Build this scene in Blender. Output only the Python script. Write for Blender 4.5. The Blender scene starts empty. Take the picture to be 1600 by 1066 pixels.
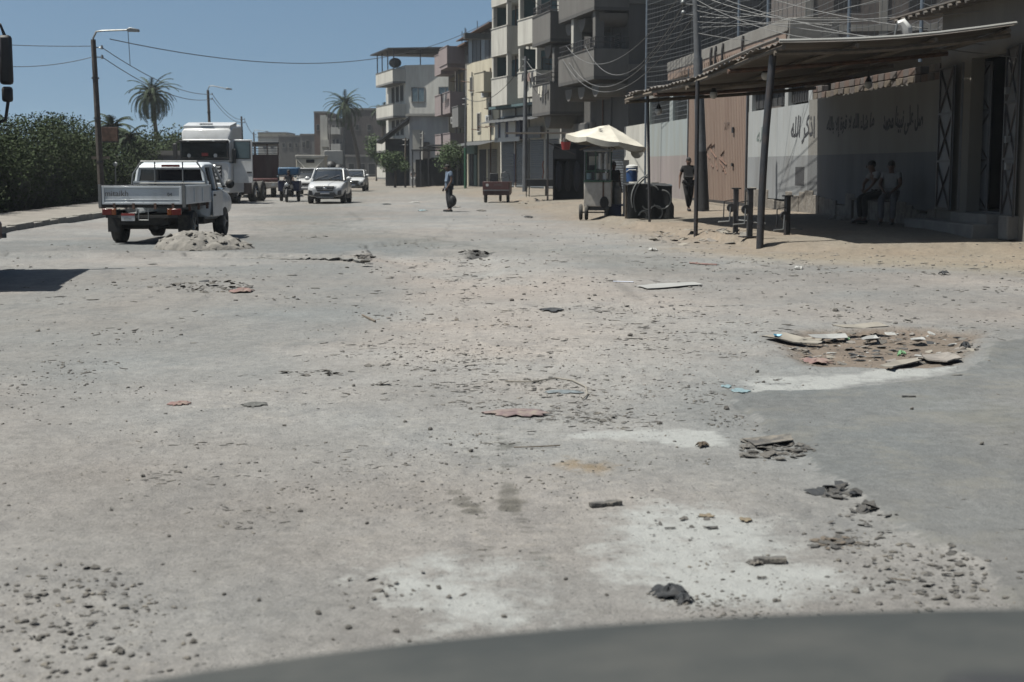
import bpy, bmesh, math, random
import numpy as np
from mathutils import Vector, Matrix, Euler
random.seed(7); rng = np.random.default_rng(7)
R = math.radians
scene = bpy.context.scene
col = scene.collection

# ---------------------------------------------------------------- camera, sky, sun, exposure
CAM_H = 1.65
F_PX = 2222.2                      # 50 mm on 36 mm, in pixels of the 1600 px wide photograph
PITCH = math.atan(271 / F_PX)
cam_d = bpy.data.cameras.new('camera'); cam = bpy.data.objects.new('camera', cam_d); col.objects.link(cam)
cam.location = (0, 0, CAM_H); cam.rotation_euler = (math.pi / 2 - PITCH, 0, 0)
cam_d.lens = 50; cam_d.sensor_width = 36; cam_d.clip_start = 0.05; cam_d.clip_end = 6000
cam_d.dof.use_dof = True; cam_d.dof.focus_distance = 17.0; cam_d.dof.aperture_fstop = 4.0
scene.camera = cam

SUN_EL = R(66)
SUN_H = Vector((0.98, 0.18)).normalized()          # horizontal direction in which the light travels
w = bpy.data.worlds.new('World'); scene.world = w; w.use_nodes = True
nt = w.node_tree; nt.nodes.clear()
sky = nt.nodes.new('ShaderNodeTexSky'); sky.sky_type = 'NISHITA'; sky.sun_disc = False
sky.sun_elevation = SUN_EL
sky.sun_rotation = math.atan2(-SUN_H.x, -SUN_H.y)
sky.air_density = 1.0; sky.dust_density = 2.0; sky.ozone_density = 1.9
bg = nt.nodes.new('ShaderNodeBackground'); bg.inputs['Strength'].default_value = 0.052
wo = nt.nodes.new('ShaderNodeOutputWorld')
tcw = nt.nodes.new('ShaderNodeTexCoord'); adw = nt.nodes.new('ShaderNodeVectorMath'); adw.operation = 'ADD'; adw.inputs[1].default_value = (0, 0, .17)
now = nt.nodes.new('ShaderNodeVectorMath'); now.operation = 'NORMALIZE'       # clear blue right down to the horizon, all round
nt.links.new(tcw.outputs['Generated'], adw.inputs[0]); nt.links.new(adw.outputs[0], now.inputs[0]); nt.links.new(now.outputs[0], sky.inputs['Vector'])
tnt = nt.nodes.new('ShaderNodeVectorMath'); tnt.operation = 'MULTIPLY'; tnt.inputs[1].default_value = (.92, 1.0, .95)    # dusty air takes the violet out of the blue
nt.links.new(sky.outputs[0], tnt.inputs[0]); nt.links.new(tnt.outputs[0], bg.inputs[0]); nt.links.new(bg.outputs[0], wo.inputs[0])
sl = bpy.data.lights.new('sun', 'SUN'); sl.energy = 4.9; sl.angle = R(0.5); sl.color = (1.0, 0.975, 0.90)
so = bpy.data.objects.new('sun', sl); col.objects.link(so)
ldir = Vector((SUN_H.x * math.cos(SUN_EL), SUN_H.y * math.cos(SUN_EL), -math.sin(SUN_EL)))
so.rotation_euler = ldir.to_track_quat('-Z', 'Y').to_euler(); so.location = (-20, 0, 40)
scene.view_settings.view_transform = 'Standard'; scene.view_settings.look = 'None'
scene.view_settings.exposure = 0.97; scene.view_settings.gamma = 1.0
scene.view_settings.use_curve_mapping = False
scene.cycles.max_bounces = 6; scene.cycles.diffuse_bounces = 2

# ---------------------------------------------------------------- survey helpers (photo measurements -> metres)
cp, sp = math.cos(PITCH), math.sin(PITCH)
def ray(px, py):
    u = (px - 800) / F_PX; v = (533 - py) / F_PX
    return Vector((u, cp + v * sp, -sp + v * cp))
def at(px, py, d):
    r = ray(px, py); t = d / r.y
    return Vector((r.x * t, d, CAM_H + r.z * t))
def gnd(px, py, z=0.0):
    r = ray(px, py); t = (z - CAM_H) / r.z
    return Vector((r.x * t, r.y * t, z))

# ---------------------------------------------------------------- materials
MATS = {}
def mat(name, c, rough=0.8, var=0.12, scale=6.0, bump=0.0, bscale=60.0, metal=0.0, dirt=None, dirt_amt=0.5,
        dirt_scale=1.2, spec=0.5, coat=0.0, streak=False, trans=0.0, detail=6.0):
    if name in MATS: return MATS[name]
    k_ = .41 if max(c) < .6 else .5                  # overall reflectance level of this dusty place
    c = tuple(v*k_ for v in c); dirt = tuple(v*.41 for v in dirt) if dirt else None
    m = bpy.data.materials.new(name); m.use_nodes = True
    n = m.node_tree; b = n.nodes['Principled BSDF']
    b.inputs['Roughness'].default_value = rough; b.inputs['Metallic'].default_value = metal
    b.inputs['Specular IOR Level'].default_value = spec
    if coat: b.inputs['Coat Weight'].default_value = coat; b.inputs['Coat Roughness'].default_value = 0.08
    if trans: b.inputs['Transmission Weight'].default_value = trans
    tc = n.nodes.new('ShaderNodeTexCoord')
    mp = n.nodes.new('ShaderNodeMapping'); n.links.new(tc.outputs['Object'], mp.inputs[0])
    if streak: mp.inputs['Scale'].default_value = (1, 1, 0.18)
    no = n.nodes.new('ShaderNodeTexNoise'); no.inputs['Scale'].default_value = scale; no.inputs['Detail'].default_value = detail
    n.links.new(mp.outputs[0], no.inputs['Vector'])
    ra = n.nodes.new('ShaderNodeMapRange'); ra.inputs[1].default_value = 0.3; ra.inputs[2].default_value = 0.7
    ra.inputs[3].default_value = 1 - var; ra.inputs[4].default_value = 1 + var
    n.links.new(no.outputs[0], ra.inputs[0])
    mx = n.nodes.new('ShaderNodeVectorMath'); mx.operation = 'SCALE'
    mx.inputs[0].default_value = c[:3]; n.links.new(ra.outputs[0], mx.inputs['Scale'])
    out = mx.outputs[0]
    if dirt:
        n2 = n.nodes.new('ShaderNodeTexNoise'); n2.inputs['Scale'].default_value = dirt_scale; n2.inputs['Detail'].default_value = 9
        n2.inputs['Roughness'].default_value = 0.65
        n.links.new(mp.outputs[0], n2.inputs['Vector'])
        r2 = n.nodes.new('ShaderNodeMapRange'); r2.inputs[1].default_value = 0.45; r2.inputs[2].default_value = 0.68
        r2.inputs[3].default_value = 0; r2.inputs[4].default_value = dirt_amt
        n.links.new(n2.outputs[0], r2.inputs[0])
        mc = n.nodes.new('ShaderNodeMix'); mc.data_type = 'RGBA'
        n.links.new(r2.outputs[0], mc.inputs['Factor']); n.links.new(out, mc.inputs[6]); mc.inputs[7].default_value = (*dirt, 1)
        out = mc.outputs[2]
    n.links.new(out, b.inputs['Base Color'])
    if bump:
        nb = n.nodes.new('ShaderNodeTexNoise'); nb.inputs['Scale'].default_value = bscale; nb.inputs['Detail'].default_value = 5
        n.links.new(tc.outputs['Object'], nb.inputs['Vector'])
        bu = n.nodes.new('ShaderNodeBump'); bu.inputs['Strength'].default_value = bump; bu.inputs['Distance'].default_value = 0.02
        n.links.new(nb.outputs[0], bu.inputs['Height']); n.links.new(bu.outputs[0], b.inputs['Normal'])
    MATS[name] = m; return m

DUST = (0.33, 0.29, 0.23)
M = dict(
 white_paint=mat('dusty_white_paint', (.74, .75, .75), .35, .05, 3, dirt=DUST, dirt_amt=.35, coat=.3),
 suv_paint=mat('silver_white_paint', (.66, .67, .67), .3, .04, 3, dirt=DUST, dirt_amt=.2, coat=.4),
 pick_paint=mat('pale_blue_white_paint', (.80, .85, .88), .4, .06, 4, dirt=(.30, .28, .25), dirt_amt=.45, coat=.2),
 glass=mat('dark_glass', (.03, .035, .04), .06, .1, 2, spec=.8),
 glass_pale=mat('pale_reflecting_glass', (.13, .18, .2), .1, .3, 2, spec=.8),
 rubber=mat('rubber', (.03, .03, .03), .85, .2, 20, dirt=DUST, dirt_amt=.4, dirt_scale=5),
 black=mat('black_plastic', (.025, .025, .027), .6, .2, 8),
 chassis=mat('chassis_dirt', (.04, .038, .036), .8, .3, 8, dirt=(.12, .1, .08), dirt_amt=.5, dirt_scale=4),
 steel=mat('galvanised_steel', (.36, .37, .37), .45, .15, 8, metal=.6, dirt=DUST, dirt_amt=.4),
 dark_steel=mat('dark_painted_steel', (.035, .036, .04), .45, .25, 10, dirt=(.16, .1, .07), dirt_amt=.4, dirt_scale=4),
 rust=mat('rusty_steel', (.16, .085, .055), .8, .35, 8, bump=.3),
 chrome=mat('chrome', (.7, .7, .7), .15, .05, 3, metal=1),
 red_lens=mat('red_lens', (.2, .018, .014), .25, .1, 9),
 orange_lens=mat('orange_lens', (.32, .085, .02), .25, .1, 9),
 clear_lens=mat('clear_lens', (.75, .77, .78), .1, .1, 9, metal=.4),
 plate=mat('number_plate_white', (.7, .7, .7), .5, .05, 9),
 plate_red=mat('number_plate_red', (.45, .04, .03), .5, .05, 9),
 ink=mat('black_paint_lettering', (.035, .037, .045), .8, .3, 9),
 faded_ink=mat('faded_lettering', (.2, .19, .18), .8, .3, 30),
 dark_red=mat('dark_red_paint', (.11, .022, .018), .5, .2, 4, dirt=(.14, .1, .08), dirt_amt=.5),
 brown_red=mat('rusty_red_boards', (.09, .04, .035), .8, .25, 5, dirt=(.2, .17, .15), dirt_amt=.5, streak=True),
 blue_tarp=mat('blue_tarpaulin', (.03, .13, .26), .6, .2, 4),
 concrete=mat('concrete', (.30, .285, .26), .9, .15, 3, bump=.4, dirt=(.2, .18, .16), dirt_amt=.5),
 kerbstone=mat('kerbstone', (.34, .32, .28), .9, .2, 4, bump=.5, bscale=25, dirt=(.22, .2, .17), dirt_amt=.5),
 grey_conc=mat('grey_render', (.23, .23, .225), .9, .12, 2, bump=.3, dirt=(.14, .13, .12), dirt_amt=.5, streak=True),
 wall_white=mat('whitewashed_wall', (.50, .52, .52), .9, .06, 1.5, bump=.25, bscale=25, dirt=(.34, .32, .28), dirt_amt=.55, dirt_scale=.9, streak=True),
 wall_grey=mat('grey_dado_paint', (.33, .342, .35), .9, .1, 1.5, bump=.3, bscale=25, dirt=(.17, .16, .15), dirt_amt=.55, streak=True),
 wall_blue=mat('pale_blue_plaster', (.42, .47, .47), .9, .08, 1.5, bump=.25, bscale=25, dirt=(.36, .35, .28), dirt_amt=.6, streak=True),
 wall_pinkish=mat('pinkish_dado', (.40, .34, .33), .9, .12, 1.5, bump=.25, bscale=25, dirt=(.3, .28, .24), dirt_amt=.6, streak=True),
 plaster_broken=mat('crumbling_plaster', (.24, .21, .175), .95, .3, 7, bump=1, bscale=14, dirt=(.36, .33, .29), dirt_amt=.8, dirt_scale=3),
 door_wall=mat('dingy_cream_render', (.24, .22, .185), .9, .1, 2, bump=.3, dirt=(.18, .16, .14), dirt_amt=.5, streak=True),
 salmon=mat('salmon_corrugated_steel', (.385, .275, .21), .65, .07, 2, dirt=(.3, .19, .14), dirt_amt=.5, streak=True),
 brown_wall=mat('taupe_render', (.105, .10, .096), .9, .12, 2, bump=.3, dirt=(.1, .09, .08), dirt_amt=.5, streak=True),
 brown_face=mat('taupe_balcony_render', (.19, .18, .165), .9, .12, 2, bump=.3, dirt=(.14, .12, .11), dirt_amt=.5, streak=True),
 cream=mat('cream_render', (.64, .58, .44), .9, .08, 2, dirt=(.42, .38, .3), dirt_amt=.5, streak=True),
 offwhite=mat('off_white_render', (.62, .60, .54), .9, .08, 2, dirt=(.38, .36, .33), dirt_amt=.5, streak=True),
 teal=mat('teal_render', (.10, .19, .205), .9, .12, 2, dirt=(.1, .13, .14), dirt_amt=.5),
 pink=mat('faded_pink_render', (.38, .305, .30), .9, .08, 2, dirt=(.28, .23, .21), dirt_amt=.5, streak=True),
 ochre=mat('ochre_render', (.33, .25, .13), .9, .1, 2, dirt=(.23, .2, .15), dirt_amt=.5),
 brick=mat('raw_red_brick', (.17, .105, .08), .9, .2, 5, bump=.4, dirt=(.2, .17, .15), dirt_amt=.5),
 brick_dark=mat('grey_brown_brickwork', (.15, .125, .115), .9, .2, 5, bump=.4, dirt=(.2, .18, .16), dirt_amt=.5),
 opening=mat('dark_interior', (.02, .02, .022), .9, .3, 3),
 shutter=mat('grey_roller_shutter', (.2, .2, .2), .6, .15, 3, metal=.2, dirt=(.14, .13, .12), dirt_amt=.5, streak=True),
 louvre=mat('brown_louvre', (.13, .11, .095), .7, .2, 5),
 tin=mat('old_corrugated_tin', (.27, .245, .215), .6, .18, 3, metal=.25, dirt=(.17, .11, .08), dirt_amt=.6, dirt_scale=1.5),
 tin_dark=mat('dark_metal_cladding', (.11, .115, .12), .6, .2, 3, metal=.2, streak=True),
 wood=mat('weathered_timber', (.2, .16, .12), .85, .25, 8, bump=.4),
 wood_pole=mat('dark_timber_pole', (.105, .085, .07), .85, .3, 8, bump=.4),
 conc_pole=mat('grey_painted_pole', (.13, .14, .155), .7, .2, 5, dirt=(.06, .055, .05), dirt_amt=.6),
 cable=mat('black_cable', (.05, .05, .055), .7, .1, 5),
 cable_pale=mat('pale_cable', (.2, .2, .195), .6, .1, 5),
 net=mat('net_cord', (.16, .165, .17), .7, .1, 5),
 canvas=mat('off_white_canvas', (.72, .68, .58), .85, .08, 3, dirt=(.36, .32, .25), dirt_amt=.4),
 stainless=mat('scratched_stainless', (.62, .58, .52), .5, .15, 6, metal=.25, dirt=(.25, .22, .18), dirt_amt=.5),
 green=mat('green_paint', (.02, .13, .06), .5, .2, 5),
 blue=mat('blue_plastic', (.02, .085, .26), .4, .15, 5),
 navy=mat('navy_panel', (.025, .035, .11), .6, .2, 4),
 white_plastic=mat('white_plastic', (.65, .65, .63), .5, .06, 5),
 red=mat('red_plastic', (.42, .02, .02), .5, .1, 5),
 quilt=mat('black_quilt', (.022, .024, .026), .95, .2, 6),
 quilt_line=mat('grey_quilt_pattern', (.2, .21, .21), .9, .1, 6),
 quilt_blue=mat('blue_quilt_side', (.05, .16, .23), .9, .1, 6),
 skin=mat('brown_skin', (.20, .105, .065), .6, .08, 9),
 skin_dark=mat('dark_brown_skin', (.12, .06, .038), .6, .08, 9),
 hair=mat('black_hair', (.012, .011, .01), .8, .2, 30),
 shirt_blue=mat('blue_grey_shirt', (.17, .235, .33), .9, .12, 9),
 shirt_white=mat('white_shirt', (.3, .3, .295), .9, .06, 9),
 cloth_black=mat('black_cloth', (.012, .012, .014), .95, .2, 9),
 cloth_navy=mat('dark_navy_trousers', (.018, .02, .03), .95, .2, 9),
 cloth_grey=mat('grey_trousers', (.12, .12, .13), .95, .2, 9),
 bag=mat('black_bag', (.01, .01, .012), .6, .2, 9),
 palm_leaf=mat('palm_leaf', (.060, .085, .045), .85, .3, 1.2, spec=.2),
 palm_trunk=mat('palm_trunk', (.13, .1, .075), .95, .3, 8, bump=.6, bscale=12),
 leaf=mat('dusty_hedge_leaf', (.07, .10, .045), .9, .35, 1.3, spec=.12, dirt=(.12, .125, .07), dirt_amt=.4, dirt_scale=1.6),
 leaf_green=mat('fresh_green_leaf', (.085, .14, .04), .85, .35, 1.5),
 bark=mat('bark', (.12, .09, .065), .95, .3, 8, bump=.5),
 asphalt_lump=mat('broken_asphalt', (.085, .085, .086), .9, .3, 10, bump=.5, dirt=DUST, dirt_amt=.7, dirt_scale=8),
 stone=mat('grey_stone', (.135, .127, .118), .9, .3, 12, bump=.5, dirt=DUST, dirt_amt=.75, dirt_scale=12),
 stone_pale=mat('pale_stone', (.32, .29, .26), .9, .25, 12, bump=.4),
 rubble=mat('dusty_rubble', (.3, .28, .25), .95, .25, 9, bump=.7, bscale=20, dirt=(.14, .135, .13), dirt_amt=.6, dirt_scale=5),
 card=mat('grey_cardboard', (.36, .33, .28), .9, .12, 9, dirt=DUST, dirt_amt=.3),
 sheet=mat('white_sheet', (.5, .5, .48), .6, .06, 5, dirt=DUST, dirt_amt=.3),
 rag_dark=mat('dark_rag', (.03, .035, .042), .95, .3, 15, dirt=(.16, .15, .14), dirt_amt=.5, dirt_scale=8),
 rag_maroon=mat('faded_maroon_rag', (.25, .18, .18), .95, .3, 15, dirt=DUST, dirt_amt=1, dirt_scale=14),
 rag_red=mat('dusty_red_rag', (.30, .18, .165), .95, .2, 15, dirt=DUST, dirt_amt=.9, dirt_scale=14),
 litter_cyan=mat('pale_cyan_plastic', (.30, .42, .45), .5, .1, 15),
 litter_green=mat('green_plastic', (.2, .42, .2), .5, .1, 15),
 bonnet=mat('grey_bonnet_paint', (.062, .068, .066), .75, .05, 2, spec=.25, dirt=(.2, .19, .17), dirt_amt=.25, dirt_scale=3),
)

# ---------------------------------------------------------------- object helpers
def tag(o, label=None, cat=None, group=None, kind=None):
    if label: o['label'] = label
    if cat: o['category'] = cat
    if group: o['group'] = group
    if kind: o['kind'] = kind
    return o
def thing(name, label, cat, loc=(0, 0, 0), rz=0.0, group=None):
    o = bpy.data.objects.new(name, None); col.objects.link(o); o.empty_display_size = .2
    o.location = loc; o.rotation_euler = (0, 0, rz)
    return tag(o, label, cat, group)
def copy_tree(o, parent=None):
    c = o.copy(); col.objects.link(c)
    if parent: c.parent = parent
    for ch in list(o.children): copy_tree(ch, c)
    return c

class MB:
    def __init__(s): s.v = []; s.f = []
    def add(s, vs, fs):
        k = len(s.v); s.v += [tuple(v) for v in vs]; s.f += [tuple(i + k for i in f) for f in fs]; return s
    def box(s, x0, x1, y0, y1, z0, z1, mtx=None):
        vs = [Vector(p) for p in ((x0,y0,z0),(x1,y0,z0),(x1,y1,z0),(x0,y1,z0),(x0,y0,z1),(x1,y0,z1),(x1,y1,z1),(x0,y1,z1))]
        if mtx: vs = [mtx @ v for v in vs]
        return s.add(vs, [(0,3,2,1),(4,5,6,7),(0,1,5,4),(1,2,6,5),(2,3,7,6),(3,0,4,7)])
    def cbox(s, c, sz, rot=(0, 0, 0)):
        m = Matrix.Translation(c) @ Euler(rot).to_matrix().to_4x4()
        return s.box(-sz[0]/2, sz[0]/2, -sz[1]/2, sz[1]/2, -sz[2]/2, sz[2]/2, m)
    def tube(s, pts, r, n=6, caps=True):
        pts = [Vector(p) for p in pts]; rs = r if isinstance(r, (list, tuple)) else [r] * len(pts)
        rings = []; prev = None
        for i, p in enumerate(pts):
            t = (pts[min(i+1, len(pts)-1)] - pts[max(i-1, 0)]).normalized()
            if prev is None:
                a = Vector((0, 0, 1)) if abs(t.z) < .9 else Vector((1, 0, 0))
                u = t.cross(a).normalized()
            else: u = (prev - t * prev.dot(t)).normalized()
            prev = u; wv = t.cross(u)
            rings.append([p + (u * math.cos(2*math.pi*k/n) + wv * math.sin(2*math.pi*k/n)) * rs[i] for k in range(n)])
        vs = [v for rg in rings for v in rg]
        fs = [(i*n+k, i*n+(k+1) % n, (i+1)*n+(k+1) % n, (i+1)*n+k) for i in range(len(pts)-1) for k in range(n)]
        if caps: fs += [tuple(range(n))[::-1], tuple((len(pts)-1)*n + k for k in range(n))]
        return s.add(vs, fs)
    def cyl(s, p0, p1, r, n=12): return s.tube([p0, p1], r, n)
    def ball(s, c, r, n=8, m=6, sc=(1, 1, 1)):
        vs = [(c[0], c[1], c[2] - r*sc[2])]
        for i in range(1, m):
            a = math.pi * i / m - math.pi/2
            for k in range(n):
                b = 2*math.pi*k/n
                vs.append((c[0]+r*sc[0]*math.cos(a)*math.cos(b), c[1]+r*sc[1]*math.cos(a)*math.sin(b), c[2]+r*sc[2]*math.sin(a)))
        vs.append((c[0], c[1], c[2] + r*sc[2])); fs = []
        for k in range(n): fs.append((0, 1+(k+1) % n, 1+k))
        for i in range(m-2):
            for k in range(n): fs.append((1+i*n+k, 1+i*n+(k+1) % n, 1+(i+1)*n+(k+1) % n, 1+(i+1)*n+k))
        L = len(vs)-1
        for k in range(n): fs.append((1+(m-2)*n+k, 1+(m-2)*n+(k+1) % n, L))
        return s.add(vs, fs)
    def prism(s, poly, a0, a1, axis='x'):           # poly in the two other axes
        def P(p, a):
            return {'x': (a, p[0], p[1]), 'y': (p[0], a, p[1]), 'z': (p[0], p[1], a)}[axis]
        n = len(poly)
        return s.add([P(p, a0) for p in poly] + [P(p, a1) for p in poly],
                     [tuple(range(n)), tuple(range(2*n-1, n-1, -1))] + [(i, n+i, n+(i+1) % n, (i+1) % n) for i in range(n)])
    def loft(s, secs, cap=True):
        n = len(secs[0]); vs = [p for sc in secs for p in sc]
        fs = [(i*n+k, i*n+(k+1) % n, (i+1)*n+(k+1) % n, (i+1)*n+k) for i in range(len(secs)-1) for k in range(n)]
        if cap: fs += [tuple(range(n))[::-1], tuple((len(secs)-1)*n + k for k in range(n))]
        return s.add(vs, fs)
    def quad(s, a, b, c, d): return s.add([a, b, c, d], [(0, 1, 2, 3)])
    def wheel(s, c, r, wd, n=18, axis='x'):
        x = c[0]
        prof = [(r*.55, -wd/2), (r*.93, -wd/2), (r, -wd/2+.03), (r, wd/2-.03), (r*.93, wd/2), (r*.55, wd/2)]
        secs = []
        for k in range(n):
            a = 2*math.pi*k/n
            secs.append([(x+q[1], c[1]+q[0]*math.cos(a), c[2]+q[0]*math.sin(a)) for q in prof])
        m = len(prof); vs = [p for sc in secs for p in sc]
        return s.add(vs, [(k*m+j, k*m+j+1, ((k+1) % n)*m+j+1, ((k+1) % n)*m+j) for k in range(n) for j in range(m-1)])
    def mesh(s, name):
        me = bpy.data.meshes.new(name); me.from_pydata(s.v, [], s.f)
        bm = bmesh.new(); bm.from_mesh(me); bmesh.ops.recalc_face_normals(bm, faces=bm.faces); bm.to_mesh(me); bm.free()
        return me
    def build(s, name, m, parent=None, smooth=40, bevel=0.0, sub=0, **kw):
        me = s.mesh(name); me.materials.append(m)
        if smooth: me.shade_smooth(); me.set_sharp_from_angle(angle=R(smooth))
        o = bpy.data.objects.new(name, me); col.objects.link(o)
        if parent: o.parent = parent
        if sub:
            q = o.modifiers.new('s', 'SUBSURF'); q.levels = sub; q.render_levels = sub
        if bevel:
            q = o.modifiers.new('b', 'BEVEL'); q.width = bevel; q.segments = 2; q.limit_method = 'ANGLE'; q.angle_limit = R(40)
        if kw: tag(o, **kw)
        return o
def part(name, m, parent, fn, **kw):
    b = MB(); fn(b); return b.build(name, m, parent, **kw)
def share(src, parent, loc=(0, 0, 0), rot=(0, 0, 0), sc=None):     # another part using the same mesh
    o = src.copy(); col.objects.link(o); o.parent = parent; o.location = loc; o.rotation_euler = rot
    if sc: o.scale = sc
    return o

# ---------------------------------------------------------------- value noise (numpy)
def _hash(ix, iy, seed):
    h = (ix.astype(np.int64) * 374761393 + iy.astype(np.int64) * 668265263 + seed * 1274126177) & 0x7fffffff
    h = ((h ^ (h >> 13)) * 1274126177) & 0x7fffffff
    return ((h ^ (h >> 16)) & 0xffff) / 65535.0
def vnoise(x, y, sc, seed=0, octs=3, gain=.5):
    x = np.asarray(x, float) / sc; y = np.asarray(y, float) / sc; out = 0; amp = 1; tot = 0
    for o in range(octs):
        ix = np.floor(x); iy = np.floor(y); fx = x-ix; fy = y-iy
        fx = fx*fx*(3-2*fx); fy = fy*fy*(3-2*fy)
        a = _hash(ix, iy, seed+o); b = _hash(ix+1, iy, seed+o); c = _hash(ix, iy+1, seed+o); d = _hash(ix+1, iy+1, seed+o)
        out = out + amp*((a*(1-fx)+b*fx)*(1-fy)+(c*(1-fx)+d*fx)*fy); tot += amp; amp *= gain; x = x*2.03+17.1; y = y*2.03+9.7
    return out/tot                                    # 0..1
def ss(e0, e1, v):
    t = np.clip((v-e0)/(e1-e0), 0, 1); return t*t*(3-2*t)
def sdf(x, y, poly):                                  # signed distance, negative inside
    px = np.array([p[0] for p in poly]); py = np.array([p[1] for p in poly]); n = len(poly)
    d = np.full(np.shape(x), 1e9); ins = np.zeros(np.shape(x), bool)
    for i in range(n):
        ax, ay, bx, by = px[i], py[i], px[(i+1) % n], py[(i+1) % n]
        ex, ey = bx-ax, by-ay; wx, wy = x-ax, y-ay
        t = np.clip((wx*ex+wy*ey)/(ex*ex+ey*ey+1e-12), 0, 1)
        d = np.minimum(d, (wx-ex*t)**2+(wy-ey*t)**2)
        c = ((ay > y) != (by > y)) & (x < (bx-ax)*(y-ay)/((by-ay) if by != ay else 1e-9)+ax)
        ins ^= c
    d = np.sqrt(d); return np.where(ins, -d, d)
def poly(*pp): return [tuple(gnd(a, b)[:2]) for a, b in pp]

SLAB = poly((-700, 396), (0, 400), (130, 402), (300, 400), (430, 404), (550, 407), (574, 413), (578, 398), (560, 388), (700, 372), (700, 350), (-700, 350))
HOLE = poly((575, 392), (600, 390), (740, 393), (790, 402), (800, 425), (760, 442), (640, 432), (590, 415))
PIT = poly((722, 396), (745, 392), (770, 394), (765, 399), (735, 400))
TRASH = poly((1200, 530), (1290, 513), (1400, 510), (1535, 520), (1530, 545), (1500, 572), (1400, 582), (1260, 575), (1225, 550))
CRATER = poly((232, 443), (270, 437), (380, 436), (425, 455), (370, 463), (270, 460))
SMOOTH_R = poly((1125, 612), (1300, 612), (1440, 596), (1530, 575), (1545, 545), (1610, 528), (1900, 520), (1900, 1200), (1640, 1000), (1520, 880), (1400, 815), (1290, 740), (1200, 670))
GREY_MID = poly((1000, 520), (1100, 500), (1190, 520), (1230, 560), (1140, 590), (1010, 570))
GREY_L = poly((-400, 470), (0, 455), (120, 420), (560, 412), (600, 430), (640, 450), (600, 520), (480, 545), (330, 560), (150, 590), (-400, 620))
GREY_L2 = poly((-400, 384), (0, 382), (300, 374), (560, 372), (700, 378), (650, 395), (560, 397), (550, 405), (300, 398), (-400, 398))
ROADFAR = poly((350, 350), (430, 318), (520, 300), (600, 285), (640, 285), (560, 330), (600, 360), (740, 375), (1000, 395), (1200, 425), (1000, 430), (850, 400), (700, 392), (420, 375))
CHALK = [poly((1130, 602), (1180, 588), (1300, 586), (1440, 578), (1510, 572), (1500, 584), (1400, 596), (1290, 612), (1180, 616)),
         poly((866, 674), (930, 668), (1000, 663), (1110, 668), (1150, 680), (1140, 698), (1060, 700), (980, 690), (900, 684)),
         poly((930, 800), (1010, 770), (1100, 780), (1230, 800), (1290, 860), (1390, 900), (1400, 925), (1280, 950), (1120, 965), (1000, 950), (900, 900)),
         poly((520, 880), (600, 860), (720, 850), (830, 870), (900, 920), (880, 990), (640, 1010), (560, 960))]
SAND = poly((575, 392), (790, 400), (900, 415), (1000, 440), (1180, 500), (1210, 580), (1100, 600), (900, 640), (700, 600), (560, 560), (600, 500), (650, 450), (590, 420))
TAN = poly((1000, 385), (1250, 392), (1600, 385), (2200, 380), (2200, 425), (1600, 432), (1400, 420), (1150, 405))
OILP = []
_ro = random.Random(8)
for (xa, ya), (xb, yb), w_, n_ in (((778, 665), (790, 700), 6, 7), ((792, 695), (786, 745), 8, 12), ((788, 745), (806, 800), 11, 14), ((716, 765), (745, 800), 7, 9), ((745, 800), (768, 872), 5, 9), ((806, 800), (852, 870), 5, 9), ((852, 868), (842, 930), 5, 9), ((842, 930), (820, 985), 6, 10), ((735, 700), (760, 760), 4, 6)):
    for k_ in range(n_):
        t_ = k_/n_+_ro.uniform(-.06, .06); a_, b_ = xa+(xb-xa)*t_+_ro.gauss(0, 4), ya+(yb-ya)*t_
        OILP.append(((a_-_ro.uniform(2, 9), b_), (a_+_ro.uniform(2, 9), b_+_ro.uniform(-1, 1)), w_*_ro.uniform(.35, .8)))

# kerb line of the raised shelter apron, far to near, then round the corner to the right
KERB = [(-30, 230), (-10.5, 140), (-5.0, 105), (-1.0, 82), (0.8, 62), (2.4, 48), (3.35, 40.5), (4.25, 34), (5.15, 29.3), (6.4, 27.9), (9.5, 27.6), (14, 27.2), (60, 25), (60, 230)]
def fx(y): return 12.88 - .086*y                     # line of the near compound wall
def H(x, y):
    x = np.asarray(x, float); y = np.asarray(y, float)
    h = (vnoise(x, y, 3.1, 1, 2)-.5)*.06 + (vnoise(x, y, .7, 3, 3)-.5)*.022
    k = sdf(x, y, KERB) + (vnoise(x, y, .35, 9, 3)-.5)*.22
    w = ss(42, 50, y); near = np.clip((30.5-y)/2.5, 0, 1)*ss(5, 6.5, x)
    edge = .13*(1-ss(-.12-.8*w-1.2*near, .04+.3*w+.5*near, k)); h = h + edge + .14*ss(0, 5, -k)
    h = h + .045*(1-ss(0, .35, np.abs(k+.18)))*(1-w)*(1-near)*vnoise(x, y, .2, 10, 2)
    n1 = (vnoise(x, y, .32, 11, 3)-.5)*.3
    s = sdf(x, y, SLAB)+n1
    h = h + .07*(1-ss(-.03, .02, s))*(1-ss(27, 36, y)*.6)
    h = h - .07*(1-ss(-.5, .05, sdf(x, y, HOLE)+n1)) - .12*(1-ss(-.25, .05, sdf(x, y, PIT)))
    t = sdf(x, y, TRASH)+n1*.5
    h = h - .05*(1-ss(-.3, .02, t)) + .02*(1-ss(0, .25, np.abs(t-.1)))
    c = sdf(x, y, CRATER)+n1*.4
    h = h + .05*(1-ss(0, .3, np.abs(c+.05)))*vnoise(x, y, .15, 12, 2)
    r = sdf(x, y, SMOOTH_R)+n1*.15
    h = h + .018*(1-ss(-.05, .01, r)) + .012*(vnoise(x, y, .1, 14, 3)-.5)*ss(-.02, .3, r)
    h = h + (vnoise(x, y, .12, 15, 3)-.5)*.022*(1-ss(-.2, .3, sdf(x, y, SAND)+n1))
    return h
def Hz(x, y): return float(H(np.array([x]), np.array([y]))[0])
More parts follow.
